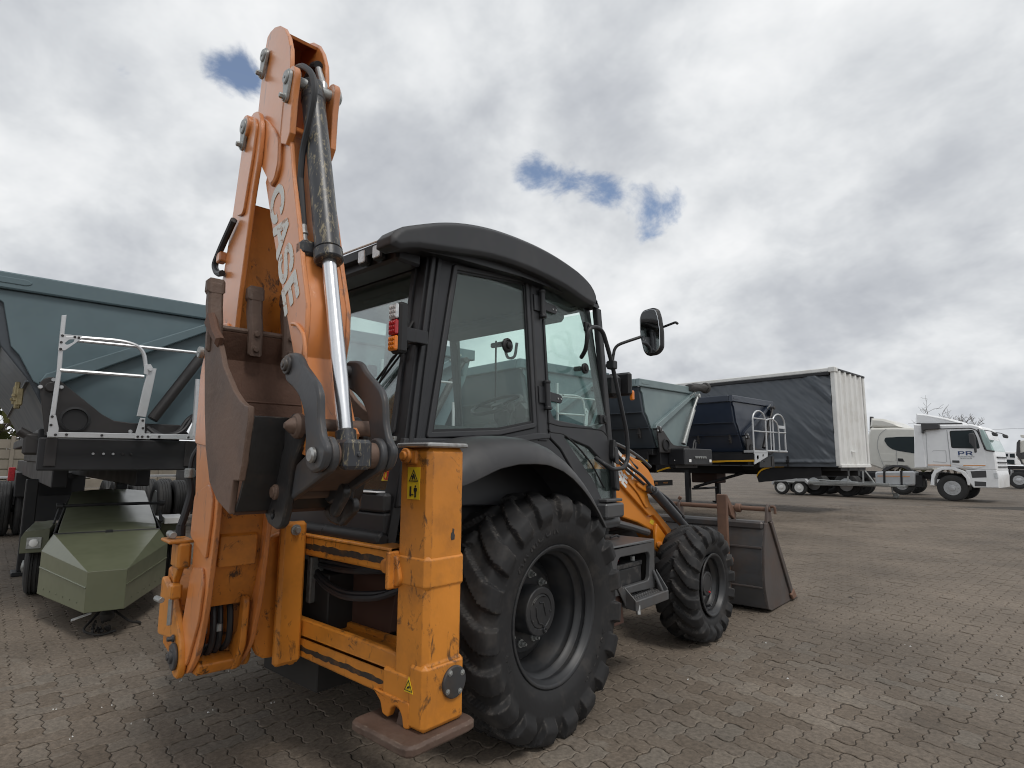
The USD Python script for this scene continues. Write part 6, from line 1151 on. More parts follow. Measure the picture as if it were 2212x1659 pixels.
tipper(-2.45+SPC, 'teal_paint', 'teal_paint', 'grey-green side tipper hidden behind the digger arm, dual tyres right of the olive trailer', rail='flat', woff=-0.15)
tipper(-2.45+2*SPC-0.0, 'shaded_teal_paint', 'teal_paint', 'dark side tipper seen through the cab windows of the backhoe', rail='flat')
T4 = tipper(7.28, 'shaded_teal_paint', 'sky_lit_teal_paint', 'teal side tipper with shade painted into its sides and sky light into its end panel, just right of the backhoe mirror arm', rs=3.2, legs=False, bt=0.95, stripe=[(-3.62, 1.50), (-6.5, 1.50)])
tp = [(9.101, 3.12), (9.884, 3.17)]
put('rolled_tarp', [skin([row(S0+0.05+0.0*k, 0, 0)+V*(tp[0][0]+(tp[1][0]-tp[0][0])*k/8)+np.array([0, 0, tp[0][1]+(tp[1][1]-tp[0][1])*k/8])+np.array([UU*math.cos(a)*(0.075+0.022*math.sin(3*a+k)+.02*(k > 1))+np.array([0, 0, 1])*math.sin(a)*(0.085+0.022*math.cos(2*a+k*1.3)) for a in np.arange(12)/12*2*np.pi]) for k in range(9)])], 'tarp', T4, smooth=40)
put('tarp_tie', [cyl(row(S0+0.05, tp[1][0]-0.10, tp[1][1]), row(S0+0.05, tp[1][0]-0.02, tp[1][1]), 0.125, 14), cyl(row(S0+0.05, tp[1][0], tp[1][1]+.03), row(S0+0.05, tp[1][0]+0.10, tp[1][1]+.03), 0.05, 10)], 'tarp', T4)
put('valve_box', [rbox(S0+0.05, S0+0.45, 8.2, 9.3, 1.42, 1.76, 0.02)], 'trailer_black', T4)
put('gladhand', [lathe([(0.03, 0), (0.025, 0.03)], row(S0+0.45, 8.62+0.09*k, 1.58), UU, 10) for k in range(5)], 'zinc', T4, smooth=False)
put('trailer_lamp', [rbox(S0+0.45, S0+0.465, 8.35, 8.43, 1.48, 1.54, 0.004), rbox(S0+0.45, S0+0.465, 9.15, 9.23, 1.48, 1.54, 0.004)], 'decal_white_clean', T4)
put('side_plate', [rbox(S0-0.62, S0-0.40, 7.718, 7.726, 1.56, 1.66, 0.002)], 'white_panel', T4)
st5 = [(-6.08, 1.223), (-5.795, 1.309), (-5.382, 1.392), (-4.984, 1.448), (-4.477, 1.497), (-3.995, 1.517), (-3.28, 1.529)]
T5 = tipper(11.26, 'navy_paint', 'navy_paint', rs=3.2, legs=False, bt=0.95, label= 'navy side tipper with white access cage, in front of the curtain trailer', rail='cage', stripe=[(s, z) for s, z in st5][::-1], s0=-3.6)
put('side_plate', [rbox(-4.75, -4.5, 11.698, 11.704, 1.56, 1.66, 0.002)], 'white_panel', T5)
SG = put('trailer_board', rbox(-6.60, -6.57, [(12.275, 0.963), (13.248, 0.778)][0][0], [(12.275, 0.963), (13.248, 0.778)][1][0], [(12.267, 0.787), (13.257, 0.948)][0][1], [(12.267, 0.787), (13.257, 0.948)][1][1], 0.003), 'trailer_black', T5)
bo = [(12.335, 0.824), (13.065, 0.899)]
put('lettering', text('PR', abs(bo[1][1]-bo[0][1]), row(-6.568, bo[0][0], bo[0][1]), V, (0, 0, 1), 0.002, True), 'stripe_amber', SG, smooth=False)
put('lettering', text('TRAILERS', abs(bo[1][1]-bo[0][1])*0.55, row(-6.568, bo[0][0]+0.40, bo[0][1]+0.03), V, (0, 0, 1), 0.002, True), 'stripe_amber', SG, smooth=False)

# ---- curtain-sided trailer
tA, tB, sE, Lc = 16.15, 18.72, -2.85, 13.2
CT = thing('curtain_trailer', 'long grey curtain-sided trailer with white corrugated front wall', 'trailer', row(sE-6, 17.4, 0))
ss_, zz_ = np.linspace(sE-0.10, sE-Lc, 420), np.linspace(1.50, 4.10, 70)
SS, ZZ = np.meshgrid(ss_, zz_, indexing='ij')
dS = sE-SS
wr = meshkit.fbm(np.stack([SS*1.2+ZZ*0.9, ZZ*0.5, SS*0], -1), 4, 5)-0.5
diag = meshkit.fbm(np.stack([(SS*0.8+ZZ*0.75)*5.5, (SS-ZZ)*0.8, SS*0+3], -1), 4, 8)-0.5
fade = np.exp(-((dS)/1.1)**2)+0.35*np.exp(-((4.1-ZZ)/0.35)**2)+0.12
pole = sum(np.exp(-((dS-x)/0.10)**2) for x in np.arange(2.0, 13, 1.25))
TT = tA-0.02-0.07*wr*np.minimum(1, fade+0.5)-0.15*diag*fade-0.015*pole*(ZZ > 2.2)-0.05*np.exp(-((ZZ-1.52)/0.05)**2)
P = UU*SS[..., None]+V*TT[..., None]+np.array([0, 0, 1.0])*ZZ[..., None]
put('curtain', grid(P), 'curtain_pvc', CT, smooth=True)
put('body', rbox(sE-Lc, sE-0.06, tA+0.10, tB, 1.42, 4.20, 0.01), 'curtain_pvc', CT)
put('top_rail', rbox(sE-Lc, sE-0.02, tA-0.05, tA+0.12, 4.19, 4.31, 0.02), 'white_panel', CT)
put('top_gutter', rbox(sE-Lc, sE-0.12, tA-0.07, tA+0.10, 4.09, 4.19, 0.01), 'trailer_black', CT)
put('bottom_rail', rbox(sE-Lc, sE-0.03, tA-0.01, tA+0.10, 1.37, 1.52, 0.01), 'curtain_pvc', CT)
for k in range(7): put('curtain_buckle', [rbox(sE-1.45-0.75*k-0.03, sE-1.45-0.75*k+0.03, tA-0.085, tA-0.05, 1.38, 1.70, 0.006), rbox(sE-1.45-0.75*k-0.045, sE-1.45-0.75*k+0.045, tA-0.10, tA-0.07, 1.50, 1.58, 0.006)], 'trailer_black', CT)
put('corner_post', [rbox(sE-0.10, sE+0.03, tA-0.02, tA+0.16, 1.40, 4.24, 0.015), rbox(sE-0.10, sE+0.03, tB-0.12, tB+0.02, 1.40, 4.24, 0.015)], 'white_panel', CT)
put('corner_casting', [rbox(sE-0.14, sE+0.05, tA-0.06, tA+0.22, 4.17, 4.33, 0.02), rbox(sE+0.05, sE+0.06, tA+0.03, tA+0.15, 4.19, 4.28, 0.004)], 'white_panel', CT)
put('top_header', rbox(sE-0.02, sE+0.05, tA+0.2, tB+0.02, 4.23, 4.30, 0.015), 'trailer_black', CT)
fl = []; t = tA+0.16; w_ = (tB-tA-0.30)/5
for k in range(5):
    a = t+k*w_; fl.append(prism('Z', [tuple((row(s, x, 0))[:2]) for s, x in ((sE-0.06, a), (sE-0.06, a+w_), (sE-0.01, a+w_), (sE-0.01, a+w_*0.70), (sE+0.045, a+w_*0.60), (sE+0.045, a+w_*0.35), (sE-0.01, a+w_*0.25), (sE-0.01, a))], 1.44, 4.24))
    put('wall_panel', fl[-1], 'white_panel', CT)
put('front_sill', [rbox(sE-0.05, sE+0.06, tA, tB, 1.36, 1.45, 0.01), rbox(sE+0.02, sE+0.08, tA+0.85, tA+1.15, 1.80, 1.86, 0.01)], 'white_panel', CT)
put('chassis', [rbox(sE-Lc, sE-0.05, tA+0.75, tA+0.92, 1.10, 1.38, 0.01), rbox(sE-Lc, sE-0.05, tB-0.92, tB-0.75, 1.10, 1.38, 0.01), rbox(sE-3.0, sE-0.05, tA+0.2, tB-0.2, 1.26, 1.38, 0.01)], 'trailer_black', CT)
stp = [(-5.355, 1.046), (-5.292, 1.159), (-5.188, 1.257), (-5.015, 1.329), (-4.792, 1.372), (-4.466, 1.384)]
put('reflective_stripe', [skin([np.array([row(s, 16.195, z-0.03), row(s, 16.205, z-0.03), row(s, 16.205, z+0.03), row(s, 16.195, z+0.03)]) for s, z in stp])], 'reflector_yellow', CT, smooth=False)
put('side_guard', [prism('S', [(s, z) for s, z in stp]+[(-3.4, 1.37), (-3.4, 1.10), (stp[0][0]+0.05, 0.86)], 16.21, 16.24, 0.0)], 'trailer_black', CT)
for (s, tt) in ((-7.9, 16.22), (-7.9, 18.30)): put('landing_leg', [rbox(s-0.08, s+0.08, tt, tt+0.16, 0.05, 1.2, 0.01), rbox(s-0.16, s+0.16, tt-0.08, tt+0.24, 0, 0.06, 0.01)], 'trailer_black', CT)
put('leg_brace', [cyl(row(-7.9, 16.7, 0.6), row(-6.0, 16.7, 1.15), 0.05, 10), cyl(row(-7.9, 16.6, 0.55), row(-7.9, 18.4, 0.55), 0.04, 10)], 'trailer_black', CT)
for s in (-13.2, -14.5, -15.8): truck_wheel_parts(CT, row(s, tA+0.15, 0.52), -V, dual=True, rim_mat='zinc', holes=0); truck_wheel_parts(CT, row(s, tB-0.15, 0.52), V, dual=True, rim_mat='zinc', holes=0)
put('toolbox', [rbox(-8.3, -7.3, 17.2, 17.9, 0.75, 1.2, 0.03)], 'chassis_rust', CT)

# ------------------------------------------------------------------ white lorries at the right
def sp(pts, v): return pts
VT = 27.0
TK = thing('truck_tractor', 'white truck tractor with blue PR lettering on its door, facing right', 'truck', row(-3, 28, 0))
cabp = [(-3.605, 1.336), (-3.501, 3.182), (-3.167, 3.134), (-2.55, 3.108), (-1.545, 3.084), (-1.332, 3.011), (-1.16, 2.899), (-1.049, 2.51), (-0.912, 2.014), (-0.885, 1.702), (-0.876, 1.258), (-1.187, 1.231), (-1.978, 1.333), (-3.137, 1.341)]
W1 = 2.42
put('cab_body', prism('S', cabp, VT, VT+W1, 0.05), 'truck_white', TK)
spo = [(-3.493, 3.167), (-3.427, 3.635), (-3.133, 3.599), (-2.392, 3.395), (-1.873, 3.182), (-1.842, 3.096)]
put('roof_spoiler', prism('S', spo, VT+0.18, VT+W1-0.18, 0.06), 'truck_white', TK)
put('spoiler_gap', prism('S', [(-3.429, 3.203), (-1.875, 3.154), (-1.843, 3.078), (-3.434, 3.125)], VT+0.10, VT+W1-0.1, 0.01), 'truck_grey_plastic', TK)
put('rear_fairing', prism('S', [(-3.495, 3.147), (-3.209, 3.116), (-3.177, 1.341), (-3.585, 1.321)], VT-0.03, VT+0.10, 0.02), 'truck_white', TK)
put('side_airbox', prism('S', roundpoly([(-3.203, 3.193), (-2.587, 3.138), (-2.56, 2.927), (-3.022, 2.906), (-3.124, 2.89), (-3.133, 2.764), (-3.214, 2.767)], 0.03), VT-0.16, VT+0.02, 0.02), 'truck_grey_plastic', TK)
dr_ = [(-2.352, 2.896), (-1.507, 2.866), (-1.356, 2.7), (-1.195, 2.016), (-1.199, 1.432), (-1.538, 1.316), (-2.324, 1.491)]
put('door', prism('S', roundpoly(dr_, 0.04), VT-0.012, VT+0.02, 0.006), 'truck_white', TK)
win = roundpoly([(-2.243, 2.812), (-1.511, 2.82), (-1.425, 2.52), (-1.372, 2.131), (-2.235, 2.165)], 0.04)
put('door_window', prism('S', win, VT-0.020, VT-0.010, 0.003), 'dark_glass', TK)
put('window_seal', prism('S', ring(win, -0.03), VT-0.017, VT-0.011, 0.001, holes=[ring(win, 0.004)]), 'black_plastic', TK)
put('roof_line', tube([row(s, VT-0.012, z) for s, z in [(-2.563, 2.937), (-1.558, 2.927), (-1.382, 2.838), (-1.27, 2.425), (-1.191, 2.061)]], 0.016, 6, 0.1), 'black_plastic', TK)
wsp = [(-1.299, 2.872), (-1.165, 2.84), (-1.006, 2.374), (-0.895, 2.014), (-1.193, 2.039), (-1.27, 2.425)]
put('windscreen', prism('S', wsp, VT-0.004, VT+W1+0.004, 0.02), 'truck_glass', TK)
put('windscreen_pillar', tube([row(s, VT-0.01, z) for s, z in [(-1.343, 2.874), (-1.256, 2.379), (-1.157, 2.039), (-0.897, 1.992)]], 0.028, 8, 0.05), 'truck_grey_plastic', TK)
for dy in (-0.02, W1-0.1): put('visor_mirror', [tube([row(s, VT+dy+0.06, z) for s, z in [(-1.148, 2.83), (-0.973, 2.788), (-0.821, 2.706)]], 0.018, 6), prism('S', roundpoly([(-0.932, 2.732), (-0.785, 2.719), (-0.75, 2.637), (-0.78, 2.571), (-0.9, 2.596)], 0.02), VT+dy-0.10, VT+dy+0.14, 0.02)], 'truck_grey_plastic', TK)
put('side_mirror', prism('S', roundpoly([(-1.612, 2.708), (-1.445, 2.726), (-1.407, 2.519), (-1.416, 2.177), (-1.416, 1.95), (-1.49, 1.928), (-1.49, 2.156), (-1.622, 2.341)], 0.04), VT-0.30, VT-0.16, 0.03), 'truck_grey_plastic', TK)
put('door_handle', prism('S', roundpoly([(-2.274, 1.644), (-2.037, 1.636), (-2.037, 1.539), (-2.274, 1.547)], 0.015), VT-0.026, VT-0.010, 0.004), 'truck_grey_plastic', TK)
for a in ([(-3.085, 2.874), (-3.125, 1.342)], [(-2.361, 2.873), (-2.341, 1.374)]): put('body_seam', tube([row(a[0][0], VT-0.002, a[0][1]), row(a[1][0], VT-0.002, a[1][1])], 0.008, 6), 'seam_grey', TK)
put('locker_outline', tube([row(s, VT-0.002, z) for s, z in roundpoly([(-2.906, 2.041), (-2.456, 2.037), (-2.472, 1.559), (-2.92, 1.581)], 0.04)], 0.006, 6), 'seam_grey', TK)
put('amber_stripe', [prism('S', [(-3.116, 1.461), (-2.327, 1.458), (-2.329, 1.43), (-3.118, 1.432)], VT-0.016, VT-0.012), prism('S', [(-1.931, 1.457), (-1.222, 1.459), (-1.224, 1.428), (-1.926, 1.425)], VT-0.018, VT-0.012)], 'stripe_amber', TK, smooth=False)
o = [(-2.059, 1.839), (-1.587, 1.997)]
put('lettering', text('PR', 0.17, row(o[0][0], VT-0.0135, o[0][1]), UU, (0, 0, 1), 0.003, True, width=o[1][0]-o[0][0]), 'sign_blue', TK, smooth=False)
for txt, y0_, y1_, xa, xb in (('POMONA ROAD', 997, 983, 1268, 1408), ('TRUCK SALES', 1012, 1000, 1280, 1388)):
    o = {997: [(-2.065, 1.765), (-1.543, 1.81)], 1012: [(-2.017, 1.7), (-1.621, 1.742)]}[y0_]
    put('lettering', text(txt, abs(o[1][1]-o[0][1])*0.9, row(o[0][0], VT-0.0135, min(o[0][1], o[1][1])), UU, (0, 0, 1), 0.003, True, width=o[1][0]-o[0][0]), 'seam_grey', TK, smooth=False)
wc = [(-2.362, 0.653)][0]
wc = (wc[0], 0.52)
arch = [(-3.091, 0.609), (-3.02, 1.035), (-2.905, 1.25), (-2.702, 1.347), (-2.202, 1.353), (-1.877, 1.197), (-1.736, 0.882), (-1.772, 0.654), (-1.846, 0.652), (-1.88, 0.923), (-2.03, 1.148), (-2.323, 1.259), (-2.632, 1.24), (-2.837, 1.11), (-2.932, 0.896), (-2.96, 0.613)]
put('wheel_arch', prism('S', arch, VT-0.02, VT+0.45, 0.015), 'truck_white', TK)
stp_ = [(-1.872, 1.265), (-1.183, 1.276), (-0.886, 1.258), (-0.845, 1.038), (-0.872, 0.576), (-1.67, 0.559), (-1.782, 0.767)]
put('step_panel', prism('S', stp_, VT+0.0, VT+W1, 0.03), 'truck_white', TK)
put('entry_step', [prism('S', [(-1.711, 1.209), (-1.228, 1.244), (-1.225, 0.976), (-1.676, 0.947)], VT-0.006, VT+0.01, 0.003), prism('S', [(-1.614, 0.818), (-1.257, 0.797), (-1.27, 0.627), (-1.622, 0.624)], VT-0.006, VT+0.01, 0.003)], 'truck_grey_plastic', TK)
put('front_lamp', prism('S', roundpoly([(-1.009, 1.168), (-0.883, 1.17), (-0.868, 0.928), (-0.998, 0.946)], 0.03), VT-0.010, VT+0.05, 0.01), 'lamp_clear', TK)
GS = {1000: [(-0.895, 1.791), (-0.84, 1.791), (-0.837, 1.733), (-0.893, 1.733)], 1050: [(-0.905, 1.591), (-0.842, 1.591), (-0.84, 1.533), (-0.902, 1.533)], 1085: [(-0.912, 1.413), (-0.846, 1.414), (-0.847, 1.356), (-0.91, 1.355)]}
for yy in (1000, 1050, 1085): put('grille_slot', prism('S', GS[yy], VT+0.25, VT+W1-0.25, 0.004), 'truck_grey_plastic', TK)
truck_wheel_parts(TK, row(wc[0], VT+0.14, 0.52), -V, 0.52, 0.30, 'aluminium', dish=0.06)
truck_wheel_parts(TK, row(wc[0], VT+W1-0.14, 0.52), V, 0.52, 0.30, 'aluminium', holes=0)
put('chassis_rail', [rbox(-9.6, -2.0, VT+0.75, VT+0.85, 0.85, 1.10, 0.01), rbox(-9.6, -2.0, VT+1.55, VT+1.65, 0.85, 1.10, 0.01), rbox(-4.4, -3.4, VT+0.15, VT+0.6, 0.5, 1.0, 0.02)], 'trailer_black', TK)
ft = [(-5.103, 1.141), (-3.603, 1.191), (-3.648, 0.566), (-5.121, 0.539)]
put('fuel_tank', prism('S', roundpoly(ft, 0.10), VT+0.02, VT+0.70, 0.06), 'aluminium', TK)
put('tank_strap', [prism('S', [(-4.781, 1.167), (-4.693, 1.168), (-4.728, 0.533), (-4.816, 0.53)], VT+0.0, VT+0.71, 0.01), prism('S', [(-4.139, 1.187), (-4.054, 1.189), (-4.082, 0.555), (-4.166, 0.552)], VT+0.0, VT+0.71, 0.01)], 'trailer_black', TK)
put('tank_stripe', prism('S', [(-5.003, 0.962), (-3.797, 0.97), (-3.799, 0.941), (-5.005, 0.932)], VT+0.008, VT+0.022), 'stripe_amber', TK, smooth=False)
put('fifth_wheel', [rbox(-7.6, -6.2, VT+0.7, VT+1.7, 1.10, 1.22, 0.03), tube([row(-5.6, VT+0.6, 1.1), row(-5.2, VT+0.6, 0.5)], 0.03, 6)], 'trailer_black', TK)
for s in (-6.3, -7.7): truck_wheel_parts(TK, row(s, VT+0.14, 0.52), -V, 0.52, 0.30, 'aluminium', dual=True, dish=0.16); truck_wheel_parts(TK, row(s, VT+W1-0.14, 0.52), V, 0.52, 0.30, 'zinc', dual=True, holes=0)
put('aerial', tube([row(s, VT+0.5, z) for s, z in [(-1.723, 3.115), (-1.942, 3.471)]], 0.010, 5), 'black_plastic', TK)
# second lorry
V2 = 31.0
TK2 = thing('truck_tractor', 'cream white truck tractor with slanted side window, behind the PR truck and the curtain trailer', 'truck', row(-5, 32, 0))
c2 = [(-6.597, 1.437), (-6.445, 2.946), (-6.318, 3.281), (-5.307, 3.265), (-4.443, 3.21), (-3.796, 3.185), (-3.753, 2.541), (-3.719, 1.784), (-3.763, 1.193), (-4.73, 1.188), (-4.861, 1.341), (-5.737, 1.359), (-5.898, 1.187), (-6.443, 1.409)]
put('cab_body', prism('S', c2, V2, V2+2.45, 0.08), 'truck_cream', TK2)
put('roof_fairing', prism('S', [(-6.368, 3.323), (-6.285, 3.788), (-5.775, 3.733), (-5.288, 3.538), (-4.893, 3.249)], V2+0.10, V2+2.35, 0.10), 'truck_cream', TK2)
put('side_window', prism('S', roundpoly([(-5.739, 2.639), (-5.679, 2.781), (-5.046, 2.804), (-4.239, 2.793), (-4.162, 1.948), (-4.531, 1.993), (-5.191, 2.12), (-5.43, 2.207), (-5.616, 2.38)], 0.06), V2-0.012, V2+0.005, 0.004), 'dark_glass', TK2)
put('locker_lid', prism('S', roundpoly([(-5.995, 1.984), (-5.31, 1.964), (-5.326, 1.588), (-5.995, 1.613)], 0.05), V2-0.008, V2+0.01, 0.003), 'truck_cream', TK2)
put('body_seam', [tube([row(s, V2-0.002, z) for s, z in [(-5.609, 3.208), (-5.956, 2.932), (-6.072, 2.358), (-5.958, 1.784), (-5.817, 1.273)]], 0.010, 6, 0.2), tube([row(s, V2-0.002, z) for s, z in [(-5.168, 2.796), (-5.25, 2.121), (-5.246, 1.337)]], 0.010, 6)], 'seam_grey', TK2)
put('door_handle', prism('S', [(-5.207, 1.762), (-5, 1.74), (-4.939, 1.584), (-5.203, 1.605)], V2-0.012, V2+0.01, 0.003), 'black_plastic', TK2)
put('marker_lamp', lathe([(0.06, 0), (0.05, 0.08), (0.02, 0.10)], row(*[(q[0]) for q in [(-5.107, 3.301)]], V2+1.0, 3.28), (0, 0, 1), 12), 'lamp_orange', TK2)
ar2 = [(-5.952, 1.13), (-5.738, 1.331), (-5.436, 1.419), (-5.047, 1.422), (-4.768, 1.315), (-4.593, 1.125), (-4.689, 1.096), (-5.055, 1.311), (-5.443, 1.318), (-5.804, 1.104)]
put('wheel_arch', prism('S', ar2, V2-0.03, V2+0.4, 0.01), 'truck_grey_plastic', TK2)
w2 = [(-5.14, 0.451)][0][0]
truck_wheel_parts(TK2, row(w2, V2+0.15, 0.52), -V, 0.52, 0.30, 'aluminium', dish=0.06); truck_wheel_parts(TK2, row(w2, V2+2.3, 0.52), V, 0.52, 0.30, 'aluminium', holes=0)
put('chassis_rail', [rbox(-12.5, -3.5, V2+0.75, V2+0.85, 0.85, 1.10, 0.01), rbox(-12.5, -3.5, V2+1.6, V2+1.7, 0.85, 1.10, 0.01)], 'trailer_black', TK2)
for s in (w2-3.9, w2-5.2): truck_wheel_parts(TK2, row(s, V2+0.15, 0.52), -V, 0.52, 0.30, 'aluminium', dual=True, dish=0.16)
put('snorkel', prism('S', [(-6.362, 3.88), (-6.253, 3.874), (-6.302, 3.525), (-6.408, 3.179)], V2+0.2, V2+0.5, 0.02), 'truck_grey_plastic', TK2)
# lorries at the right edge of the view
V3 = 46.0
TK3 = thing('truck_tractor', 'white tractor unit with dark side fairing and steel tank, cut off by the right edge', 'truck', row(-1, 47, 0))
put('cab_body', prism('S', [(-2.597, 1.853), (-2.452, 2.931), (-2.197, 3.034), (0.213, 2.98), (0.147, 1.113), (-2.279, 1.071), (-2.347, 1.568)], V3, V3+2.4, 0.05), 'truck_cream', TK3)
put('roof_lamp_bar', [prism('S', roundpoly([(-2.36, 3.377), (-2.17, 3.357), (-2.096, 3.269), (-0.776, 3.211), (-0.782, 3.135), (-2.105, 3.154), (-2.347, 3.203)], 0.03), V3+0.3, V3+2.0, 0.02)], 'truck_cream', TK3)
put('side_fairing', [prism('S', [(-2.623, 2.069), (-2.525, 2.861), (-2.416, 3.039), (-2.345, 3.037), (-2.394, 2.642), (-2.415, 1.925), (-2.325, 1.497), (-2.407, 1.496), (-2.487, 1.853)], V3-0.1, V3+0.1, 0.02), prism('S', roundpoly([(-2.457, 2.212), (-2.205, 2.282), (-2.241, 1.854), (-2.432, 1.853)], 0.03), V3-0.05, V3+0.05, 0.01)], 'truck_grey_plastic', TK3)
put('fuel_tank', prism('S', roundpoly([(-3.663, 1.193), (-2.901, 1.19), (-2.95, 0.593), (-3.712, 0.594)], 0.10), V3, V3+0.7, 0.05), 'aluminium', TK3)
put('tank_strap', prism('S', [(-3.051, 1.202), (-2.972, 1.203), (-3.012, 0.584), (-3.09, 0.582)], V3-0.02, V3+0.7, 0.01), 'trailer_black', TK3)
put('chassis_rail', prism('S', [(-3.876, 1.41), (0.072, 1.382), (0.055, 1.179), (-3.893, 1.204)], V3+0.3, V3+1.9, 0.01), 'trailer_black', TK3)
w3 = [(-2.625, 0.851)][0][0]
truck_wheel_parts(TK3, row(w3, V3+0.15, 0.52), -V, 0.52, 0.30, 'aluminium', dish=0.05); truck_wheel_parts(TK3, row(w3-4.2, V3+0.15, 0.52), -V, 0.52, 0.30, 'aluminium', dual=True, holes=0)
V4 = 56.0
TK4 = thing('cab_over_truck', 'small white truck far back, two rows of side windows, right of the PR truck', 'truck', row(-3, 57, 0))
put('cab_body', prism('S', [(-4.965, 1.49), (-4.862, 2.416), (-4.731, 2.504), (-3.888, 2.453), (-3.903, 1.455)], V4, V4+2.3, 0.06), 'truck_white', TK4)
for a in ([(1682,965),(1700,965),(1702,990),(1684,990)], [(1716,965),(1762,965),(1765,1000),(1718,998)], [(1672,1015),(1755,1018),(1765,1058),(1690,1052)], [(1640,1018),(1650,1018),(1652,1050),(1642,1050)]): pass
for q in ([(-4.458, 2.326), (-4.336, 2.325), (-4.34, 2.106), (-4.462, 2.107)], [(-4.227, 2.325), (-3.932, 2.323), (-3.944, 2.019), (-4.238, 2.036)], [(-4.562, 1.887), (-4.003, 1.862), (-3.999, 1.515), (-4.466, 1.564)], [(-4.783, 1.86), (-4.715, 1.861), (-4.724, 1.579), (-4.792, 1.579)]): put('window', prism('S', q, V4-0.02, V4+0.01, 0.004), 'dark_glass', TK4)
put('roof_mirror', prism('S', [(-4.903, 2.505), (-4.823, 2.637), (-4.65, 2.653), (-4.727, 2.548)], V4, V4+0.3, 0.02), 'truck_grey_plastic', TK4)
put('chassis_rail', rbox(-7.0, -0.5, V4+0.3, V4+1.9, 0.55, 1.1, 0.02), 'trailer_black', TK4)
for s in (-4.0, -1.2): truck_wheel_parts(TK4, row(s, V4+0.15, 0.45), -V, 0.45, 0.28, 'zinc', holes=0)

# ---- small flat trailer with twin axles under the curtain trailer
ST_ = thing('flatbed_trailer', 'small low flat trailer with two white spoked wheels, below the curtain trailer', 'trailer', row(-8, 27, 0))
VS = 26.3
def pts_w(l): return l
w5 = [[(-8.947, 0.315)][0][0], [(-8.115, 0.346)][0][0]]
for s in w5:
    g = truck_wheel_parts(ST_, row(s, VS+0.10, 0.335), -V, 0.335, 0.20, 'decal_white_clean', rr=0.215, dish=0.05, holes=0)
    put('spoke_slots', [lathe([(0.030, 0), (0.028, 0.012)], row(s, VS+0.10, 0.335)-V*(0.048)+(UU*math.cos(a)+np.array([0, 0, 1])*math.sin(a))*0.135, -V, 8) for a in np.arange(8)/8*2*np.pi]+[lathe([(0.05, 0), (0.045, 0.05)], row(s, VS+0.10, 0.335)-V*0.05, -V, 12)], 'trailer_black', g, smooth=False)
    truck_wheel_parts(ST_, row(s, VS+1.75, 0.335), V, 0.335, 0.20, 'decal_white_clean', rr=0.215, dish=0.05, holes=0)
put('mudguard', [prism('S', [(-9.397, 0.467), (-9.321, 0.701), (-7.798, 0.76), (-7.678, 0.614), (-7.708, 0.505), (-7.834, 0.639), (-9.232, 0.598), (-9.322, 0.439)], VS-0.03, VS+0.24, 0.006)], 'aluminium', ST_)
dk = [(-7.687, 0.662), (-5.605, 0.705), (-5.612, 0.592), (-7.695, 0.524)]
put('deck_frame', [rbox(w5[0]-0.3, -3.9, VS+0.25, VS+1.6, 0.50, 0.58, 0.01), rbox(w5[1]+0.35, -4.4, VS+0.05, VS+0.12, 0.55, 0.66, 0.01), rbox(w5[1]+0.35, -4.4, VS+1.75, VS+1.82, 0.55, 0.66, 0.01)], 'zinc', ST_)
put('ramp_frame', [tube([row(s, VS+0.1, z) for s, z in [(-6.027, 0.523), (-5.985, 1.181)]], 0.035, 6), tube([row(s, VS+0.1, z) for s, z in [(-5.406, 0.569), (-5.374, 1.265)]], 0.035, 6), tube([row(s, VS+0.1, z) for s, z in [(-5.36, 1.266), (-4.937, 0.609)]], 0.03, 6), tube([row(s, VS+0.1, z) for s, z in [(-7.471, 0.736), (-5.604, 0.662)]], 0.03, 6), tube([row(s, VS+0.1, z) for s, z in [(-7.485, 0.499), (-4.855, 0.539)]], 0.03, 6)], 'zinc', ST_)
jw = [(-4.548, 0.477), (-4.53, 0.237), (-4.406, 0.195)]
put('jockey_wheel', [tube([row(jw[0][0], VS+0.9, 0.55), row(jw[1][0], VS+0.9, 0.22), row(jw[2][0], VS+0.9, 0.12)], 0.03, 8), cyl(row(jw[2][0], VS+0.85, 0.115), row(jw[2][0], VS+0.95, 0.115), 0.115, 20)], 'zinc', ST_)
put('drawbar', [rbox(-5.0, jw[0][0]+0.6, VS+0.85, VS+0.95, 0.48, 0.58, 0.01)], 'zinc', ST_)

# ------------------------------------------------------------------ olive box trailer in the left foreground
th = math.atan2(-0.243, 0.97); F = np.array([math.cos(th), math.sin(th), 0]); L_ = np.array([-math.sin(th), math.cos(th), 0]); O = np.array([-5.06, -0.54, 0])
def g3(a, b, z): return O+F*a+L_*b+np.array([0, 0, z])
GT = thing('box_trailer', 'olive green box trailer with pointed nose and sloping lid, nose towards camera', 'trailer', O)
def facets(P, F_): 
    m = trimesh.Trimesh(np.array(P), F_, process=False); return m
hw = 0.505
low = [(-1.35, -hw), (1.38, -hw), (2.46, -0.135), (2.46, 0.135), (1.38, hw), (-1.35, hw)]
zb, zs = 0.24, 0.62
body = skin([np.array([g3(a, b, zb) for a, b in low]), np.array([g3(a, b, zs-(0.06 if a > 2 else 0)) for a, b in low])])
put('body', body, 'olive_paint', GT, smooth=12)
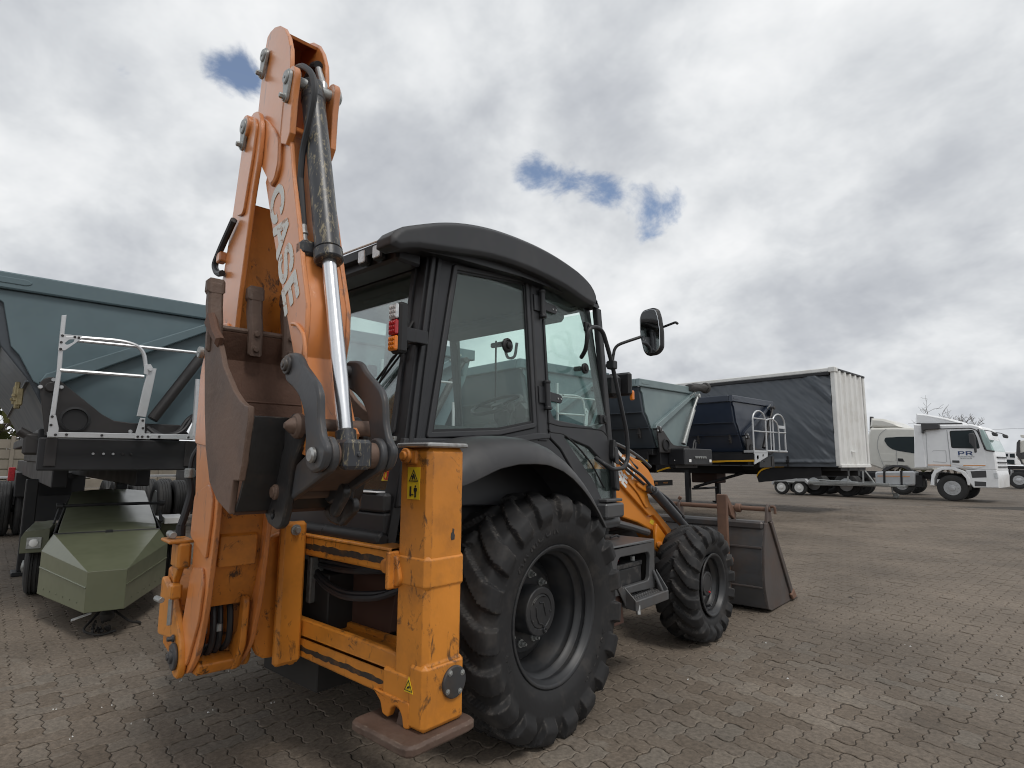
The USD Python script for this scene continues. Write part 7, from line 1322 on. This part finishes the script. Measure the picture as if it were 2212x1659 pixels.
# bonnet facets from the side walls up to the lid's front edge
A = [g3(1.38, -hw, zs), g3(2.46, -0.135, zs-0.06), g3(2.46, 0.135, zs-0.06), g3(1.38, hw, zs)]
Bq = [g3(1.30, -0.43, 0.755), g3(1.30, 0.43, 0.755), g3(-1.35, -hw, zs), g3(-1.35, hw, zs), g3(-1.35, -0.43, 0.93), g3(-1.35, 0.43, 0.93)]
put('nose_cover', facets(A+Bq, [[0, 1, 4], [4, 1, 2], [4, 2, 5], [5, 2, 3], [6, 0, 4], [6, 4, 8], [3, 7, 5], [7, 9, 5], [6, 8, 9], [6, 9, 7]]), 'olive_paint', GT, smooth=False)
lidl = [(-0.40, 0.0), (-0.2, 0.03), (0.0, 0.04), (0.2, 0.03), (0.40, 0.0)]
rings = [np.array([g3(1.285, b, 0.765+0.0) for b, c in lidl]+[g3(1.285, 0.40, 0.75), g3(1.285, -0.40, 0.75)]), np.array([g3(1.18, b, 0.800+c) for b, c in lidl]+[g3(1.18, 0.41, 0.74), g3(1.18, -0.41, 0.74)]), np.array([g3(-1.30, b*1.02, 1.03+c*0.8) for b, c in lidl]+[g3(-1.30, 0.42, 0.90), g3(-1.30, -0.42, 0.90)])]
put('lid', skin(rings), 'olive_paint', GT, smooth=20)
put('lid_seal', tube([g3(1.295, -0.43, 0.756), g3(1.295, 0.43, 0.756)], 0.010, 6), 'seal_rubber', GT)
put('lid_side_seam', [tube([g3(1.28, sx_*0.43, 0.765), g3(-1.30, sx_*0.44, 0.94)], 0.008, 6) for sx_ in (-1, 1)], 'seal_rubber', GT)
put('pressed_line', [tube([g3(1.38, sx_*(hw+0.001), 0.475), g3(2.46, sx_*0.137, 0.435)], 0.006, 6) for sx_ in (-1, 1)], 'olive_paint', GT)
put('lid_bar', [tube([g3(0.78, -0.43, 0.985), g3(0.78, 0.0, 0.99), g3(0.78, 0.47, 0.985)], 0.016, 8), tube([g3(0.78, -0.43, 0.985), g3(0.90, -0.46, 0.82)], 0.010, 6), cyl(g3(0.78, -0.46, 0.985), g3(0.78, -0.40, 0.985), 0.030, 12), cyl(g3(0.78, 0.44, 0.985), g3(0.78, 0.50, 0.985), 0.030, 12), tube([g3(0.86, 0.45, 0.9), g3(1.0, 0.46, 0.80)], 0.016, 6)], 'black_plastic', GT)
for sx_ in (-1, 1):
    fb_ = put('mudguard', [skin([np.array([g3(a, sx_*(hw+b), z) for b, z in ((0.0, 0.50), (0.0, 0.74), (0.20, 0.72), (0.23, 0.66), (0.23, 0.50))]) for a in (-0.55, 0.50)])], 'olive_paint', GT, smooth=12)
    put('side_lamp', [skin([np.array([g3(a, sx_*(hw+b), z) for b, z in ((0.06, 0.545), (0.06, 0.655), (0.18, 0.655), (0.18, 0.545))]) for a in (0.495, 0.515)])], 'zinc', fb_, smooth=False)
    put('lamp_lens', lathe([(0.040, 0), (0.036, 0.012), (0.02, 0.018)], g3(0.515, sx_*(hw+0.12), 0.60), F, 20), 'decal_white_clean', fb_)
    truck_wheel_parts(GT, g3(0, sx_*(hw+0.115), 0.30), L_*sx_, 0.30, 0.17, 'zinc', rr=0.18, dish=0.04, holes=0)
put('axle', cyl(g3(0, -0.6, 0.30), g3(0, 0.6, 0.30), 0.03, 10), 'trailer_black', GT)
put('white_box', [skin([np.array([g3(a, b, z) for b, z in ((0.525, 0.74), (0.525, 0.80), (0.72, 0.80), (0.72, 0.74))]) for a in (0.05, 0.60)])], 'decal_white_clean', GT, smooth=False)
put('drawbar', [tube([g3(1.650, 0, 0.22), g3(2.070, 0.02, 0.20)], 0.03, 8), tube([g3(2.000, -0.02, 0.22), g3(2.170, 0.03, 0.19)], 0.035, 8)], 'chain_steel', GT)
put('hitch', [lathe([(0.02, 0), (0.05, 0.02), (0.055, 0.06), (0.03, 0.10)], g3(2.190, 0.03, 0.10), (0, 0, 1), 14), cyl(g3(2.070, -0.05, 0.20), g3(2.070, 0.12, 0.22), 0.022, 10), cyl(g3(2.090, 0.08, 0.19), g3(2.090, 0.16, 0.19), 0.035, 12)], 'chain_steel', GT)
lk = [lathe([(0.011, -.004), (0.016, 0), (0.011, .004)], g3(2.110+0.06*math.sin(k*0.9), 0.06*math.cos(k*1.3), 0.015+0.02*max(0, 5-k*0.4)), (math.sin(k*2), math.cos(k*2), 0.3), 8) for k in range(26)]
put('safety_chain', lk+[tube([g3(2.050, 0.05, 0.18), g3(2.150, 0.20, 0.06), g3(2.050, 0.30, 0.012), g3(1.950, 0.26, 0.012)], 0.009, 6, 0.05), tube([g3(2.010, 0.02, 0.2), g3(2.230, -0.14, 0.05), g3(2.310, -0.02, 0.014), g3(2.200, 0.1, 0.014)], 0.010, 6, 0.05)], 'chain_steel', GT)
put('number_plate', [skin([np.array([g3(a, b, z) for b, z in ((-0.22, 0.10), (-0.22, 0.108), (-0.08, 0.15), (-0.08, 0.142))]) for a in (2.0, 2.06)])], 'white_panel', GT, smooth=False)

put('lid_latch', [skin([np.array([g3(a, b, z) for b, z in ((-0.03, 0.70), (-0.03, 0.775), (0.03, 0.775), (0.03, 0.70))]) for a in (1.30, 1.335)]), cyl(g3(1.345, -0.02, 0.735), g3(1.345, 0.02, 0.735), 0.012, 10)], 'trailer_black', GT)
put('nose_rivets', [lathe([(0.007, 0), (0.005, 0.004)], g3(1.38+(2.46-1.38)*k/7, sx_*(hw+(0.135-hw)*k/7+0.001), 0.30), L_*sx_, 6) for k in range(1, 7) for sx_ in (-1, 1)], 'olive_paint', GT, smooth=False)

# ------------------------------------------------------------------ far wall, trees, wire
WL = thing('panel_wall', 'low precast concrete panel wall at the far left edge', 'wall', row(-24, -3, 0))
sW = -24.0
RW = np.random.default_rng(11)
for k in range(12):
    t0 = -14+1.55*k
    put('post', rbox(sW-0.06, sW+0.08, t0-0.06, t0+0.06, 0, 2.25, 0.01), 'wall_concrete', WL)
    for j in range(6): put('panel', rbox(sW-0.03+RW.normal(0, .006), sW+0.03+RW.normal(0, .006), t0+0.06, t0+1.49, 0.02+j*0.355, 0.345+j*0.355, 0.008), 'wall_concrete', WL)
def branches(base, h, rng, n0, spread, thick, levels=3, droop=0.0):
    segs = []
    def grow(p, d, L, r, lev):
        q = p.copy(); pts = [p]
        for i in range(4):
            d = d+rng.normal(0, 0.16, 3); d[2] += 0.04; d /= np.linalg.norm(d); q = q+d*L/4; pts.append(q)
        segs.append((np.array(pts), r))
        if lev < levels:
            for _ in range(rng.integers(3, 6)):
                k = rng.integers(1, 5); dd = d+rng.normal(0, spread, 3); dd[2] = abs(dd[2])*0.8+0.15; dd /= np.linalg.norm(dd)
                grow(pts[k], dd, L*rng.uniform(0.5, 0.8), r*0.5, lev+1)
    for _ in range(n0):
        d = np.array([rng.normal(0, 0.3), rng.normal(0, 0.3), 1.0]); grow(np.array(base, float)+rng.normal(0, 0.1, 3)*[1, 1, 0], d/np.linalg.norm(d), h*rng.uniform(0.35, 0.5), thick, 0)
    return segs
def bare_tree(name, label, cat, base, h, seed, n0=1, thick=0.10, levels=4, group=None, leaves=0):
    rng = np.random.default_rng(seed); T = thing(name, label, cat, base, group=group); sg_ = branches(base, h, rng, n0, 0.75, thick, levels)
    put('trunk', [tube(p, r, 5) for p, r in sg_ if r > thick*0.3], 'bark', T)
    tw = [(p, max(r, 0.012)) for p, r in sg_ if r <= thick*0.3]
    if tw: put('crown', [tube(p[::2] if len(p) > 3 else p, r, 3) for p, r in tw], 'bark', T, smooth=False)
    if leaves:
        P, Fc = [], []
        ends = np.array([p[-1] for p, r in sg_]); c = ends[rng.integers(0, len(ends), leaves)]+rng.normal(0, 0.35, (leaves, 3))
        a, b = rng.normal(0, 0.11, (leaves, 3)), rng.normal(0, 0.11, (leaves, 3))
        v = np.stack([c-a, c+b, c+a, c-b], 1).reshape(-1, 3); i = np.arange(leaves)*4
        put('leaves', trimesh.Trimesh(v, np.vstack([np.stack([i, i+1, i+2], 1), np.stack([i, i+2, i+3], 1)]), process=False), 'leaf', T, smooth=False, kind='stuff')
    return T
LBL = ['leftmost of the leafless grey shrubs behind the far left concrete wall', 'second leafless grey shrub from the left behind the far left concrete wall', 'third leafless grey shrub from the left behind the far left concrete wall', 'rightmost of the leafless grey shrubs behind the far left concrete wall']
for k, (s, t, hh) in enumerate(((-27.5, -6.5, 4.2), (-28, -4.2, 4.8), (-27, -2.0, 4.4), (-28.5, 0.2, 4.6))):
    bare_tree('bare_shrub', LBL[k], 'shrub', row(s, t, 0), hh, 40+k, n0=4, thick=0.07, levels=3, group='leafless shrubs behind the wall', leaves=700)
bare_tree('leafy_tree', 'dark leafy tree top behind the cream truck roof', 'tree', row(-13.6, 62, 0), 5.6, 5, n0=2, thick=0.16, levels=3, leaves=3500)
bare_tree('bare_tree', 'leafless tree rising behind the wind deflector of the PR truck', 'tree', row(-10.9, 63, 0), 8.0, 6, n0=2, thick=0.14, levels=4)
bare_tree('bare_tree', 'lower leafless tree behind the roof of the PR truck, right of the taller one', 'tree', row(-9.2, 64, 0), 6.6, 8, n0=2, thick=0.12, levels=4)
PW = thing('power_line', 'thin overhead wire in the sky right of the PR truck', 'wire', row(0, 70, 0))
put('wire', tube([row(-30+q*8, 70, 5.2-0.35*math.sin(math.pi*q/8)) for q in range(9)], 0.012, 5), 'black_plastic', PW)
put('pole', [cyl(row(-30, 70, 0), row(-30, 70, 5.6), 0.12, 10), cyl(row(34, 70, 0), row(34, 70, 5.6), 0.12, 10)], 'bark', PW)
# litter on the paving
LT = thing('litter', kind='stuff')
rl_ = np.random.default_rng(21)
spots = [(1.771, 1.716), (1.235, 1.255), (2.857, 2.346), (0.769, 3.714), (-0.425, 14.648), (-1.365, -0.732), (-1.205, -0.736), (-0.871, -1.707), (-1.335, -1.695), (-1.17, -1.46), (-1.179, -1.234), (-0.662, -1.092), (-1.517, -0.461), (-0.802, -1.423), (-0.485, -0.799), (-1.289, -1.02), (2.251, 3.187), (1.383, 2.481)]
ms = []
for x, y in spots:
    for _ in range(2):
        a = rl_.uniform(0, 6.28); r = rl_.uniform(0.003, 0.010); cx, cy = x+rl_.normal(0, 0.02), y+rl_.normal(0, 0.02)
        P = [(cx+r*math.cos(a+k*2.1)*rl_.uniform(.5, 1.4), cy+r*math.sin(a+k*2.1)*rl_.uniform(.3, 1), 0.003) for k in range(3)]
        ms.append(hull(P+[(cx, cy, 0.008+rl_.uniform(0, .006)), (cx+.003, cy+.002, 0.002)]))
put('scraps', ms, 'decal_white_clean', LT, smooth=False)
